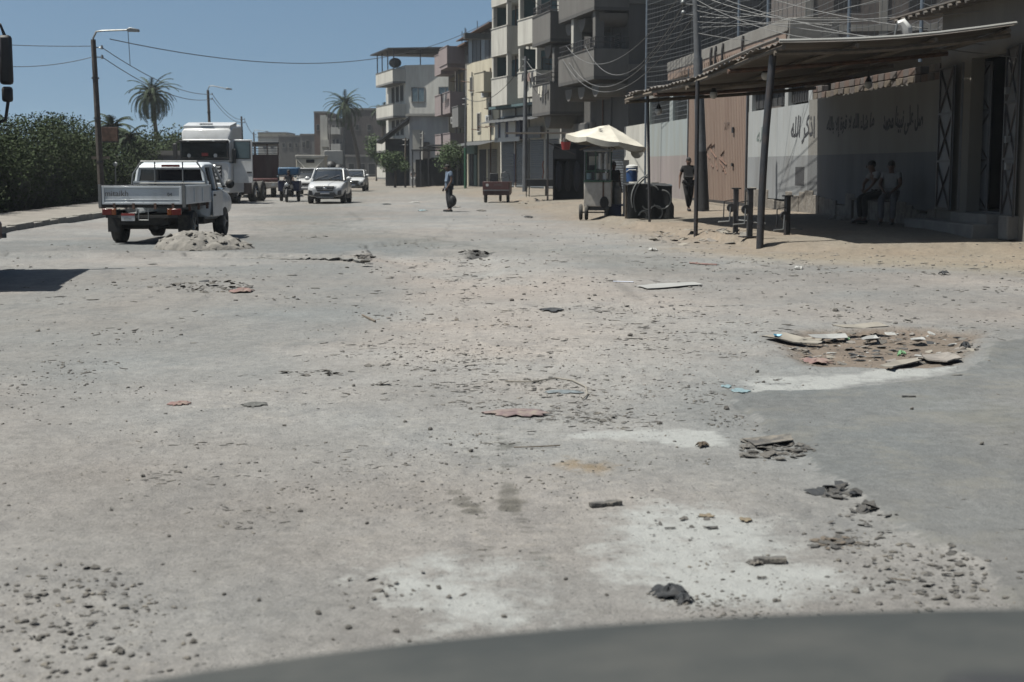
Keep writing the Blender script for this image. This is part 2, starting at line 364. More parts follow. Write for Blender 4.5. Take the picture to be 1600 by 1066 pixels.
def on(px, py):                                      # ground point under a photo pixel
    p = gnd(px, py)
    for _ in range(2): p = gnd(px, py, Hz(p.x, p.y))
    return p

def ground_mesh():
    ys = [2.2, 3.0, 3.6]
    for py in np.arange(1075, 268, -1.5): ys.append(gnd(800, py).y)
    ys = sorted(set([y for y in ys if y < 330] + [360, 420, 600, 1200, 3500]))
    us = list(np.arange(-120, 1721, 3.0))
    us = [(p-800)/F_PX/cp for p in us]
    u0, u1 = us[0], us[-1]
    us = [-8, -4, -2.5, -1.6, -1.1, -.8, -.65, -.55, -.48] + us + [.48, .55, .65, .8, 1.1, 1.6, 2.5, 4, 8]
    Y, U = np.meshgrid(np.array(ys), np.array(us), indexing='ij')
    X = U*Y
    h = H(X, Y)
    nr, nc = X.shape
    # colours
    asp = np.array([.18, .182, .18]); dust = np.array([.378, .360, .338]); tan = np.array([.35, .30, .23]); chalk = np.array([.60, .605, .58])
    nA = vnoise(X, Y, 1.7, 21, 4); nB = vnoise(X, Y, .28, 22, 4); nC = vnoise(X, Y, 6, 23, 3); nF = vnoise(X, Y, .06, 24, 2)
    c = np.ones(X.shape+(1,))*dust*.5+np.ones(X.shape+(1,))*asp*.5
    def mix(c, col_, a): a = np.clip(a, 0, 1)[..., None]; return c*(1-a)+np.array(col_)*a
    c = mix(c, dust, ss(.3, .7, nA*.6+nC*.4)*.8)
    ragg = (nB-.5)*.55+(nF-.5)*.12
    c = mix(c, [.258, .263, .258], (1-ss(-.5, .4, sdf(X, Y, GREY_L)+ragg*2))*.75)
    c = mix(c, [.225, .23, .226], (1-ss(-.4, .3, sdf(X, Y, GREY_L2)+ragg*2))*.85)
    c = mix(c, [.22, .22, .215], (1-ss(-.5, .3, sdf(X, Y, GREY_MID)+ragg*1.5))*.7)
    c = mix(c, [.235, .233, .218], (1-ss(-2, 1, sdf(X, Y, ROADFAR)+ragg*4))*.7)
    c = mix(c, [.405, .375, .345], (1-ss(-.8, .5, sdf(X, Y, SAND)+ragg*2))*.75)
    c = mix(c, tan, (1-ss(-1.5, .8, sdf(X, Y, TAN)+ragg*2))*.85)
    kk = sdf(X, Y, KERB)
    c = mix(c, [.31, .262, .205], (1-ss(-.3, 2.5, kk+ragg*2))*.9)
    c = mix(c, [.30, .265, .22], ss(55, 110, Y)*.6)
    tar = 1-ss(-.16, .16, sdf(X, Y, SMOOTH_R)+ragg*.5)
    c = mix(c, [.25, .235, .2], ss(.62, .8, vnoise(X, Y, .8, 31, 4))*.5*(sdf(X, Y, SMOOTH_R) < 0))
    stv = vnoise(X*3.2+Y*.4, Y*.55, .35, 71, 4); hol = vnoise(X, Y, .22, 72, 4)
    chk = np.zeros(X.shape)
    for kP, P in enumerate(CHALK):
        edge = .12 if kP < 2 else .28
        chk = np.maximum(chk, (1-ss(-edge*1.6, edge*.9, sdf(X, Y, P)+(nB-.5)*.3))*np.clip(.72+.9*(hol-.5)+.6*(stv-.5), .1, 1))
    c = mix(c, [.23, .165, .115], (1-ss(-.2, .1, sdf(X, Y, TRASH)+ragg*.5))*.75)
    s = sdf(X, Y, SLAB)+(vnoise(X, Y, .32, 11, 3)-.5)*.3
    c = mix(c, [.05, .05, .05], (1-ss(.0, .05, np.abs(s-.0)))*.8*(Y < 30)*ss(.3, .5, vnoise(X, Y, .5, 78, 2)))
    c = mix(c, [.05, .05, .05], (1-ss(-.1, .1, sdf(X, Y, PIT)+ragg*.5))*.8)
    for a, b, wd in OILP:
        A = gnd(*a); B = gnd(*b); ex, ey = B.x-A.x, B.y-A.y
        t = np.clip(((X-A.x)*ex+(Y-A.y)*ey)/(ex*ex+ey*ey), 0, 1)
        d = np.hypot((X-A.x-ex*t)*1.0, (Y-A.y-ey*t)*.6); ww = wd*A.y/F_PX*1.7
        c = mix(c, [.12, .115, .1], (1-ss(0, ww, d+(nB-.5)*ww*3.2))*.55)
    for (a, b, r) in ((893, 722, .08), (938, 728, .09)):
        A = gnd(a, b); c = mix(c, [.33, .24, .14], (1-ss(0, r*1.6, np.hypot(X-A.x, (Y-A.y)*.6)+(nF-.5)*.12))*.7)
    A = gnd(540, 330)                                 # faint skid line
    for a, b in (((545, 330), (565, 345)), ((565, 345), (490, 352)), ((490, 352), (640, 368)), ((640, 368), (760, 388)), ((1000, 470), (960, 440))):
        A = gnd(*a); B = gnd(*b); ex, ey = B.x-A.x, B.y-A.y
        t = np.clip(((X-A.x)*ex+(Y-A.y)*ey)/(ex*ex+ey*ey), 0, 1); d = np.hypot(X-A.x-ex*t, Y-A.y-ey*t)
        c = mix(c, [.13, .125, .12], (1-ss(.02, .14, d+(nB-.5)*.1))*.35)
    wm = vnoise(X, Y, 2.3, 61, 4)[..., None]; c = c*(1+(wm-.5)*np.array([.16, .0, -.10]))
    c = c*.425
    c = c*(.93+.14*nB[..., None])*(.95+.1*nF[..., None])*(.92+.16*nC[..., None])
    me = bpy.data.meshes.new('ground')
    V = np.stack([X, Y, h], -1).reshape(-1, 3)
    i = np.arange(nr-1)[:, None]*nc+np.arange(nc-1)[None, :]
    F = np.stack([i, i+1, i+1+nc, i+nc], -1).reshape(-1, 4)
    me.vertices.add(len(V)); me.vertices.foreach_set('co', V.ravel())
    me.loops.add(F.size); me.loops.foreach_set('vertex_index', F.ravel().astype(np.int32))
    me.polygons.add(len(F)); me.polygons.foreach_set('loop_start', (np.arange(len(F))*4).astype(np.int32))
    me.polygons.foreach_set('loop_total', np.full(len(F), 4, np.int32)); me.update(calc_edges=True)
    ca = me.color_attributes.new('albedo', 'FLOAT_COLOR', 'POINT')
    ca.data.foreach_set('color', np.concatenate([c, np.ones(c.shape[:2]+(1,))], -1).astype(np.float32).ravel())
    g = ss(.02, .4, sdf(X, Y, SMOOTH_R)+.1)*(.55+.45*ss(.35, .65, nA))
    ga = me.attributes.new('grit', 'FLOAT', 'POINT'); ga.data.foreach_set('value', g.astype(np.float32).ravel())
    for nm_, ar_ in (('chalk', chk), ('tar', tar)):
        at_ = me.attributes.new(nm_, 'FLOAT', 'POINT'); at_.data.foreach_set('value', ar_.astype(np.float32).ravel())
    me.shade_smooth()
    return me
def ground_mat():
    m = bpy.data.materials.new('dusty_broken_road'); m.use_nodes = True; n = m.node_tree; L = n.links; N = n.nodes.new
    b = n.nodes['Principled BSDF']; b.inputs['Roughness'].default_value = .92; b.inputs['Specular IOR Level'].default_value = .25
    a = N('ShaderNodeAttribute'); a.attribute_name = 'albedo'; g = N('ShaderNodeAttribute'); g.attribute_name = 'grit'
    tc = N('ShaderNodeTexCoord')
    def noise(s, d=4, r=.6):
        t = N('ShaderNodeTexNoise'); t.inputs['Scale'].default_value = s; t.inputs['Detail'].default_value = d; t.inputs['Roughness'].default_value = r
        L.new(tc.outputs['Object'], t.inputs['Vector']); return t.outputs[0]
    def rng_(i, a0, a1, b0, b1):
        t = N('ShaderNodeMapRange'); L.new(i, t.inputs[0])
        for k, v in enumerate((a0, a1, b0, b1)): t.inputs[k+1].default_value = v
        return t.outputs[0]
    def mul(x, y):
        t = N('ShaderNodeMath'); t.operation = 'MULTIPLY'; L.new(x, t.inputs[0])
        if isinstance(y, float): t.inputs[1].default_value = y
        else: L.new(y, t.inputs[1])
        return t.outputs[0]
    f1 = rng_(noise(9, 8, .75), .3, .7, .80, 1.18); f2 = rng_(noise(75, 4), .3, .7, .78, 1.2); f3 = rng_(noise(1.1, 5), .3, .7, .93, 1.07)
    sc = N('ShaderNodeVectorMath'); sc.operation = 'SCALE'; L.new(a.outputs['Color'], sc.inputs[0]); L.new(mul(mul(f1, f2), f3), sc.inputs['Scale'])
    # the attribute gives the rough place, fine noise decides the ragged edge
    def amix(fac, base, colr):
        t = N('ShaderNodeMix'); t.data_type = 'RGBA'; L.new(fac, t.inputs['Factor']); L.new(base, t.inputs[6])
        if isinstance(colr, tuple): t.inputs[7].default_value = colr
        else: L.new(colr, t.inputs[7])
        return t.outputs[2]
    def edge(attr, noi, amp, lo, hi, top):
        a_ = N('ShaderNodeAttribute'); a_.attribute_name = attr
        t = N('ShaderNodeMath'); t.operation = 'MULTIPLY_ADD'; L.new(noi, t.inputs[0]); t.inputs[1].default_value = amp; L.new(a_.outputs['Fac'], t.inputs[2])
        return rng_(t.outputs[0], lo, hi, 0, top)
    nm = noise(5.5, 10, .78); nk = noise(16, 8, .75)
    strw = N('ShaderNodeMapping'); L.new(tc.outputs['Object'], strw.inputs[0]); strw.inputs['Scale'].default_value = (1, .45, 1)
    nst = N('ShaderNodeTexNoise'); nst.inputs['Scale'].default_value = 2.6; nst.inputs['Detail'].default_value = 12; nst.inputs['Roughness'].default_value = .78; L.new(strw.outputs[0], nst.inputs['Vector'])
    cur = sc.outputs[0]
    def scaled(inp, f):
        t = N('ShaderNodeVectorMath'); t.operation = 'MULTIPLY'; L.new(inp, t.inputs[0]); t.inputs[1].default_value = f; return t.outputs[0]
    cur = amix(mul(rng_(nst.outputs[0], .50, .57, 0, .75), g.outputs['Fac']), cur, scaled(cur, (.80, .81, .83)))       # thinner dust: asphalt showing through
    cur = amix(mul(rng_(nm, .54, .60, 0, .7), g.outputs['Fac']), cur, scaled(cur, (1.12, 1.10, 1.06)))                 # thicker drifts of dust
    cur = amix(edge('tar', nk, .9, .86, 1.02, .93), cur, amix(rng_(noise(2.0, 10, .7), .5, .62, 0, .55), scaled(sc.outputs[0], (.70, .72, .735)), (.112, .109, .097, 1)))
    cur = amix(edge('chalk', nm, 2.0, 1.25, 1.75, .92), cur, (.208, .213, .206, 1))
    cur = amix(edge('chalk', nk, 1.2, 1.05, 1.5, .45), cur, (.18, .184, .178, 1))
    # sparse dark and pale grains of aggregate
    vo = N('ShaderNodeTexVoronoi'); vo.inputs['Scale'].default_value = 38; L.new(tc.outputs['Object'], vo.inputs['Vector'])
    sep = N('ShaderNodeSeparateColor'); L.new(vo.outputs['Color'], sep.inputs[0])
    dot = rng_(vo.outputs['Distance'], .22, .34, 1, 0)
    pick = rng_(sep.outputs[0], .80, .82, 0, 1)
    fac = mul(mul(mul(dot, pick), g.outputs['Fac']), .75)
    mx = N('ShaderNodeMix'); mx.data_type = 'RGBA'; L.new(fac, mx.inputs['Factor']); L.new(cur, mx.inputs[6])
    cr = N('ShaderNodeMix'); cr.data_type = 'RGBA'; L.new(rng_(sep.outputs[1], .7, .72, 0, 1), cr.inputs['Factor'])
    cr.inputs[6].default_value = (.033, .032, .030, 1); cr.inputs[7].default_value = (.18, .175, .16, 1); L.new(cr.outputs[2], mx.inputs[7])
    L.new(mx.outputs[2], b.inputs['Base Color'])
    h1 = noise(14, 8, .65); h2 = noise(120, 3)
    ad = N('ShaderNodeMath'); ad.operation = 'MULTIPLY_ADD'; L.new(h2, ad.inputs[0]); ad.inputs[1].default_value = .25; L.new(h1, ad.inputs[2])
    ad2 = N('ShaderNodeMath'); ad2.operation = 'MULTIPLY_ADD'; L.new(fac, ad2.inputs[0]); ad2.inputs[1].default_value = .4; L.new(ad.outputs[0], ad2.inputs[2])
    bu = N('ShaderNodeBump'); bu.inputs['Strength'].default_value = .8; bu.inputs['Distance'].default_value = .03
    L.new(ad2.outputs[0], bu.inputs['Height']); L.new(bu.outputs[0], b.inputs['Normal'])
    return m
GM = ground_mat()
gme = ground_mesh(); gme.materials.append(GM)
go = bpy.data.objects.new('road', gme); col.objects.link(go); tag(go, kind='structure')
def rear_ground(b): b.quad((-3000, -600, -.03), (3000, -600, -.03), (3000, 2.25, -.03), (-3000, 2.25, -.03))
M['dust_ground'] = mat('plain_dust', (.30, .285, .25), .95, .1, 1, bump=.3)
part('ground', M['dust_ground'], None, rear_ground, kind='structure')

# ---------------------------------------------------------------- gravel (uncountable)
def stone_shape(seed, flat=.6):
    r = np.random.default_rng(seed); t = (1+5**.5)/2
    v = np.array([(-1, t, 0), (1, t, 0), (-1, -t, 0), (1, -t, 0), (0, -1, t), (0, 1, t), (0, -1, -t), (0, 1, -t), (t, 0, -1), (t, 0, 1), (-t, 0, -1), (-t, 0, 1)], float)
    v /= np.linalg.norm(v[0]); v *= r.uniform(.7, 1.25, (12, 1)); v[:, 2] *= flat
    f = np.array([(0,11,5),(0,5,1),(0,1,7),(0,7,10),(0,10,11),(1,5,9),(5,11,4),(11,10,2),(10,7,6),(7,1,8),(3,9,4),(3,4,2),(3,2,6),(3,6,8),(3,8,9),(4,9,5),(2,4,11),(6,2,10),(8,6,7),(9,8,1)])
    return v, f
SH = [stone_shape(i) for i in range(8)]
def scatter(name, material, P, S, flat=1.0, label=None, seed=1):
    r = np.random.default_rng(seed); z = H(P[:, 0], P[:, 1]); Vs = []; Fs = []; k = 0
    for (x, y), zz, s in zip(P, z, S):
        v, f = SH[r.integers(8)]; a = r.uniform(0, 6.28); ca, sa = math.cos(a), math.sin(a)
        q = v*np.array([s*r.uniform(.8, 1.4), s*r.uniform(.6, 1.1), s*flat*r.uniform(.6, 1.1)])
        q = np.stack([q[:, 0]*ca-q[:, 1]*sa+x, q[:, 0]*sa+q[:, 1]*ca+y, q[:, 2]+zz+s*.18*flat], -1)
        Vs.append(q); Fs.append(f+k); k += 12
    V = np.concatenate(Vs); F = np.concatenate(Fs)
    me = bpy.data.meshes.new(name); me.vertices.add(len(V)); me.vertices.foreach_set('co', V.ravel())
    me.loops.add(F.size); me.loops.foreach_set('vertex_index', F.ravel().astype(np.int32)); me.polygons.add(len(F))
    me.polygons.foreach_set('loop_start', (np.arange(len(F))*3).astype(np.int32)); me.polygons.foreach_set('loop_total', np.full(len(F), 3, np.int32))
    me.update(calc_edges=True); me.materials.append(material)
    o = bpy.data.objects.new(name, me); col.objects.link(o); tag(o, label, name.replace('_', ' ').split()[-1], kind='stuff'); return o
def flakes(name, material, P, S, label, seed=1):
    SHf = []
    for v, f in SH: SHf.append((v*np.array([1.9, .75, .32]), f))
    keep = SH[:]; SH[:] = SHf
    o = scatter(name, material, P, S, .8, label, seed); SH[:] = keep; return o
def pix_pts(n, x0, x1, y0, y1, dens=None, seed=2, yp=1.0):
    r = np.random.default_rng(seed); out = np.zeros((0, 2))
    while len(out) < n:
        k = n*3; px = r.uniform(x0, x1, k); py = y0+(y1-y0)*r.uniform(size=k)**yp
        v_ = (533-py)/F_PX; t_ = -CAM_H/(-sp+v_*cp); X_ = (px-800)/F_PX*t_; Y_ = (cp+v_*sp)*t_
        if dens is not None: q = r.uniform(size=k) < dens(X_, Y_); X_, Y_ = X_[q], Y_[q]
        out = np.concatenate([out, np.stack([X_, Y_], -1)])
    return out[:n]
r_ = np.random.default_rng(5)
def d_main(x, y):
    a = vnoise(x, y, .9, 41, 3); s = sdf(x, y, SMOOTH_R); b_ = vnoise(x, y, .22, 43, 2)
    return (np.clip((a-.38)*2.6, 0, 9)**2)*(b_*1.6)**2*np.where(s < 0, .05, 1)
P = pix_pts(7500, -60, 1660, 372, 1040, d_main, 3, .85); S = (.0026+.012*r_.uniform(size=len(P))**7)*np.clip(P[:, 1]/9, .75, 2.3)
scatter('dark_gravel', M['stone'], P, S, 1, 'small dark stones and grit strewn over the dusty road', 1)
def in_polys(polys, soft=.25):
    def f(x, y):
        d = np.min([sdf(x, y, q) for q in polys], axis=0); return np.where(d < 0, 1.0, np.clip(.5-d/soft, 0, 1))
    return f
P = pix_pts(2200, 560, 1560, 385, 640, in_polys([SAND, HOLE, TRASH], .6), 4); S = (.004+.013*r_.uniform(size=len(P))**4)*np.clip(P[:, 1]/12, .8, 1.9)
scatter('pale_gravel', M['stone_pale'], P, S, .9, 'pale grey chippings in the sandy middle of the road', 2)
def d_fl(x, y):
    a = vnoise(x, y, 1.3, 91, 3); b_ = vnoise(x, y, .3, 92, 2); s = sdf(x, y, SMOOTH_R); m_ = sdf(x, y, SAND)
    return np.clip((a-.40)*3.6, 0, 1)**1.6*(b_*1.6)**3.2*np.where(s < 0, .03, 1)*np.where(m_ < .5, 1, .35)
P = pix_pts(4200, -60, 1660, 384, 860, d_fl, 13, .8); S = (.005+.02*r_.uniform(size=len(P))**5)*np.clip(P[:, 1]/11, .7, 2.2)
flakes('dark_flakes', M['stone'], P, S, 'thin dark flakes of broken asphalt strewn in drifts over the road', 11)
FG = poly((-60, 900), (150, 890), (260, 920), (230, 1000), (200, 1066), (-60, 1080)); FG2 = poly((1270, 840), (1400, 830), (1560, 900), (1600, 950), (1400, 960), (1340, 900))
P = pix_pts(900, -60, 1610, 820, 1075, in_polys([FG, FG2], .5), 6); S = .0028+.016*r_.uniform(size=len(P))**5
scatter('coarse_gravel', M['stone'], P, S, .9, 'coarse loose chippings in drifts close to the bonnet', 3)
SIDE = poly((700, 330), (760, 318), (900, 322), (905, 345), (1010, 352), (1180, 395), (1600, 392), (1600, 440), (1000, 410), (700, 350))
P = pix_pts(900, 560, 1650, 296, 440, in_polys([SIDE], 3), 8); S = .010+.03*r_.uniform(size=len(P))**3
scatter('roadside_rubble', M['rubble'], P, S, .8, 'broken rubble crumbs on the sandy roadside before the shops', 4)

# broken leading edge of the raised asphalt slab: a ragged lip standing on the road
re_ = random.Random(17); EP = [(380, 404), (430, 405), (500, 406), (550, 409), (572, 413), (577, 410)]
pts_ = []
for (a, b_), (c_, d_) in zip(EP[:-1], EP[1:]):
    n_ = max(2, int(abs(c_-a)/5))
    for i in range(n_): pts_.append((a+(c_-a)*i/n_, b_+(d_-b_)*i/n_+re_.uniform(-.8, .8)))
vs_, fs_ = [], []
for i, (a, b_) in enumerate(pts_):
    g_ = on(a, b_); k_ = ss(-50, 420, np.array(float(a)))*1.0; k_ = float(ss(370, 560, np.array(float(a)))); h_ = (.004+.055*k_**2)*re_.uniform(.4, 1.15); y_ = re_.uniform(-.05, .05)
    vs_ += [(g_.x, g_.y+.05+y_, g_.z-.03), (g_.x+re_.uniform(-.02, .02), g_.y-.02+y_, g_.z+h_), (g_.x, g_.y+.16+y_, g_.z+h_+.012), (g_.x-.02, g_.y+.9, g_.z+.02)]
    if i: k = (i-1)*4; fs_ += [(k+j, k+4+j, k+5+j, k+1+j) for j in range(3)]
b = MB(); b.add(vs_, fs_); b.build('broken_asphalt_edge', mat('asphalt_lip', (.24, .235, .22), .95, .25, 6, bump=.8, bscale=22, dirt=(.3, .28, .25), dirt_amt=.5, dirt_scale=4), go, smooth=25)

# ================================================================ compound wall, gate, workshop (right, near)
class Line:
    """vertical wall plane through two plan points; s runs along it, out is towards the street"""
    def __init__(s, a, b):
        s.a = Vector((a[0], a[1])); s.b = Vector((b[0], b[1])); s.t = (s.b-s.a).normalized(); s.n = Vector((-s.t.y, s.t.x))
        if s.n.dot(-s.a) < 0: s.n = -s.n                # n points to the street / camera side
    def hit(s, px, py, off=0.0):
        r = ray(px, py); a = s.a+s.n*off
        k = s.n.dot(a)/(s.n.x*r.x+s.n.y*r.y)
        p = Vector((r.x*k, r.y*k)); return (p-s.a).dot(s.t), CAM_H+r.z*k
    def S(s, px, off=0.0): return s.hit(px, 262, off)[0]
    def P(s, q, off, z): v = s.a+s.t*q+s.n*off; return Vector((v.x, v.y, z))
    def mtx(s): return Matrix(((s.t.x, s.n.x, 0, s.a.x), (s.t.y, s.n.y, 0, s.a.y), (0, 0, 1, 0), (0, 0, 0, 1)))
    def box(s, b, s0, s1, o0, o1, z0, z1): b.box(s0, s1, o0, o1, z0, z1, s.mtx()); return b
W = Line((fx(28.0), 28.0), (fx(80.0), 80.0))
def wbox(name, m, parent, s0, s1, o0, o1, z0, z1, **kw):
    b = MB(); W.box(b, s0, s1, o0, o1, z0, z1); return b.build(name, m, parent, **kw)
G0 = .0                                              # walls start below the sloping ground
s1465 = W.S(1465); s1168 = W.S(1168); s1075 = W.S(1075); s980 = W.S(982); s1600 = W.S(1600)

# --- wall with the painted inscriptions
wall = thing('compound_wall', 'whitewashed wall with grey dado and black Arabic inscriptions behind the tin shelter', 'wall')
zt = 3.62; zd = W.hit(1260, 243)[1]
def wall_body(b):
    W.box(b, W.S(1262), s1168, -.25, 0, zd, zt)
wb = part('wall_panel', M['wall_white'], wall, wall_body)
wbox('wall_panel', mat('shade_darkened_cream_paint', (.30, .29, .265), .9, .08, 1.5, bump=.25, bscale=25, dirt=(.25, .23, .2), dirt_amt=.55, dirt_scale=.9, streak=True), wall, s1465, W.S(1262), -.25, 0, zd, 3.7)  # cream wall paint with the shelter's shade put into its colour, up to the shadow edge
wbox('dado', M['wall_grey'], wall, W.S(1262), s1168, -.26, .003, .62, zd)
wbox('dado', mat('shade_darkened_grey_dado', (.185, .19, .195), .9, .1, 1.5, bump=.3, bscale=25, dirt=(.12, .115, .11), dirt_amt=.55, streak=True), wall, s1465, W.S(1262), -.26, .004, .62, zd)  # grey dado continued, its colour darkened to deepen the shade under the roof
rngw = random.Random(3)
def footing(b):
    s = s1465
    while s < s1168:
        st = .35+rngw.random()*.5; W.box(b, s, min(s+st, s1168), -.27, .02+rngw.random()*.035, -.1, .62+rngw.uniform(-.1, .34)); s += st
part('crumbling_footing', M['plaster_broken'], wall, footing, bevel=.02)
for (a, bb, t, bt) in ((1172, 1220, 136, 155), (1230, 1258, 132, 148)):
    sa, za = W.hit(a, bt); sb, _ = W.hit(bb, bt-2)
    zz = 3.7
    fr = wbox('window', M['opening'], wall, sb+.12, sa-.12, -.2, -.14, zz, zz+.62)
    for k in range(7):
        q = sb+.2+(sa-sb-.4)*k/6; wbox('bar', M['dark_steel'], fr, q, q+.03, -.12, -.1, zz+.02, zz+.6)
for q in (s1168-.15, W.S(1225), W.S(1262)): wbox('pier', M['wall_white'], wall, q-.3, q+.1, -.248, -.002, zt, 4.35)
wbox('lintel', M['concrete'], wall, W.S(1262), s1168, -.25, .03, 4.35, 4.6)
# broken brick courses over the inscription wall: each block a piece
q = s1465+.1; k = 0
while q < W.S(1270):
    ln = .36+rngw.random()*.12; zz = 3.7
    for c_ in range(2 if rngw.random() < .8 else 1):
        o = wbox('block', (M['brick'], M['brick_dark'], M['brick_dark'], M['wood'])[k % 4], wall, q, q+ln-.03, -.23, -.01+rngw.uniform(-.03, .03), zz+c_*.2, zz+c_*.2+.18, bevel=.012); k += 1
    q += ln
wbox('black_patch', mat('black_soot', (.04, .04, .045), .9, .4, 12), wall, W.S(1257), W.S(1243), 0.0, .007, W.hit(1250, 290)[1], W.hit(1250, 261)[1])

# --- Arabic text (presentation forms, laid out right to left by hand)
import os
FONT = None
try:
    fd = bpy.utils.system_resource('DATAFILES'); p_ = os.path.join(fd, 'fonts', 'NotoSansArabic-VariableFont_wdth,wght.woff2')
    if os.path.exists(p_): FONT = bpy.data.fonts.load(p_)
except Exception: FONT = None
AR = {'ا': ('FE8D', 'FE8E', None, None), 'أ': ('FE83', 'FE84', None, None), 'إ': ('FE87', 'FE88', None, None), 'ب': ('FE8F', 'FE90', 'FE91', 'FE92'), 'ة': ('FE93', 'FE94', None, None),
      'د': ('FEA9', 'FEAA', None, None), 'ذ': ('FEAB', 'FEAC', None, None), 'ر': ('FEAD', 'FEAE', None, None), 'ش': ('FEB5', 'FEB6', 'FEB7', 'FEB8'), 'ص': ('FEB9', 'FEBA', 'FEBB', 'FEBC'),
      'ع': ('FEC9', 'FECA', 'FECB', 'FECC'), 'ق': ('FED5', 'FED6', 'FED7', 'FED8'), 'ك': ('FED9', 'FEDA', 'FEDB', 'FEDC'), 'ل': ('FEDD', 'FEDE', 'FEDF', 'FEE0'),
      'م': ('FEE1', 'FEE2', 'FEE3', 'FEE4'), 'ن': ('FEE5', 'FEE6', 'FEE7', 'FEE8'), 'ه': ('FEE9', 'FEEA', 'FEEB', 'FEEC'), 'و': ('FEED', 'FEEE', None, None), 'ى': ('FEEF', 'FEF0', None, None),
      'ي': ('FEF1', 'FEF2', 'FEF3', 'FEF4'), 'ح': ('FEA1', 'FEA2', 'FEA3', 'FEA4'), 'ء': ('FE80', None, None, None), 'ﻻ': ('FEFB', 'FEFC', None, None), 'ﻹ': ('FEF9', 'FEFA', None, None)}
def shape(t):
    out = []
    for w_ in t.replace('لا', 'ﻻ').replace('لإ', 'ﻹ').split(' '):
        r = ''
        for i, ch in enumerate(w_):
            f = AR.get(ch)
            if not f: r += ch; continue
            pj = i > 0 and AR.get(w_[i-1]) and AR[w_[i-1]][2] is not None and f[1] is not None
            nj = i < len(w_)-1 and f[2] is not None and AR.get(w_[i+1]) and AR[w_[i+1]][1] is not None
            c_ = f[3] if pj and nj else f[1] if pj else f[2] if nj else f[0]
            r += chr(int(c_, 16))
        out.append(r[::-1])
    return ' '.join(out[::-1])
def text_mesh(name, body, m, size=.4, extr=.002, font=None, xscale=1.0, bold=0.0):
    cu = bpy.data.curves.new(name, 'FONT'); cu.body = body; cu.size = size; cu.extrude = extr; cu.offset = bold
    cu.align_x = 'CENTER'; cu.align_y = 'CENTER'; cu.resolution_u = 3
    if font: cu.font = font
    tmp = bpy.data.objects.new('tmp', cu); col.objects.link(tmp)
    dg = bpy.context.evaluated_depsgraph_get(); me = bpy.data.meshes.new_from_object(tmp.evaluated_get(dg))
    col.objects.unlink(tmp); bpy.data.objects.remove(tmp)
    for v in me.vertices: v.co.x *= xscale
    me.materials.clear(); me.materials.append(m); me.name = name
    o = bpy.data.objects.new(name, me); col.objects.link(o); return o
def wall_text(body, px0, px1, pyc, hpx, bold=.012):
    o = text_mesh('inscription', shape(body), M['ink'], .6, .002, FONT, 1, bold)
    s0, _ = W.hit(px0, pyc); s1, _ = W.hit(px1, pyc); pc = (px0+px1)/2
    sc, zc = (s0+s1)/2, W.hit((px0+px1)/2, pyc)[1]
    xs = [v.co.x for v in o.data.vertices]; zs = [v.co.y for v in o.data.vertices]
    wx = max(xs)-min(xs); hh = max(zs)-min(zs); cx, cz = (max(xs)+min(xs))/2, (max(zs)+min(zs))/2
    d = (W.P(sc, 0, 0)).y; th = hpx*d/F_PX
    for v in o.data.vertices:
        v.co.x = (v.co.x-cx)*abs(s0-s1)/wx; v.co.y = (v.co.y-cz)*th/hh
        q_ = v.co.x; v.co.y += .035*math.sin(q_*5.1+px0)+.02*math.sin(q_*13+1); v.co.x += .03*math.sin(v.co.y*6+q_*3)+.05*v.co.y
    # reading direction: seen from the street, left = larger s
    X = -W.t; N_ = W.n
    o.matrix_world = Matrix(((X.x, 0, N_.x, 0), (X.y, 0, N_.y, 0), (0, 1, 0, 0), (0, 0, 0, 1)))
    o.location = W.P(sc, .006, zc); o.parent = wall; return o
wall_text('صل على نبينا محمد', 1380, 1443, 188, 40, .008)
wall_text('ما شاء الله لا قوة إلا بالله', 1292, 1366, 196, 32, .006)
wall_text('اذكر الله', 1236, 1273, 203, 42, .008)
o = wall_text('الله', 1183, 1197, 212, 22, .004); o.data.materials[0] = mat('faded_green_lettering', (.17, .22, .2), .9, .2, 8)

# --- far wall section beyond the gate
fw = thing('plaster_wall', 'pale blue and pinkish plaster wall left of the salmon gate', 'wall')
zb = W.hit(1060, 243)[1]; s1012 = W.S(1012)
wbox('wall_panel', M['wall_blue'], fw, s1075, s1012, -.25, 0, zb, 3.75)
wbox('wall_panel', M['offwhite'], fw, s1012, s980+1.5, -.25, -.004, .0, 3.85)
wbox('dado', M['wall_pinkish'], fw, s1075, s1012, -.26, .003, .0, zb)
wbox('pier', M['wall_blue'], fw, W.S(1050), W.S(1045), -.25, 0, 3.75, 5.0)
wbox('pier', M['wall_blue'], fw, s1075, s1075+.35, -.25, 0, 3.75, 5.0)
wbox('pier', M['wall_blue'], fw, s1012-.4, s1012, -.25, 0, 3.75, 5.0)
wbox('lintel', M['concrete'], fw, s1075, s1012, -.25, .03, 5.0, 5.25)
def mesh_bars(b, s0, s1, z0, z1, off, step=.16, r=.012):
    q = s0
    while q < s1: b.tube([W.P(q, off, z0), W.P(q, off, z1)], r, 3, False); q += step
    z = z0
    while z < z1: b.tube([W.P(s0, off, z), W.P(s1, off, z)], r, 3, False); z += step
for a, c_ in ((s1075+.35, W.S(1050)), (W.S(1045), s1012-.4)):
    if c_-a > .3: part('window_mesh', M['steel'], fw, lambda b: mesh_bars(b, a, c_, 3.75, 5.0, -.1, .2, .014))
wbox('meter_cabinet', M['concrete'], fw, W.S(1030), W.S(1018), 0, .35, .2, .95)

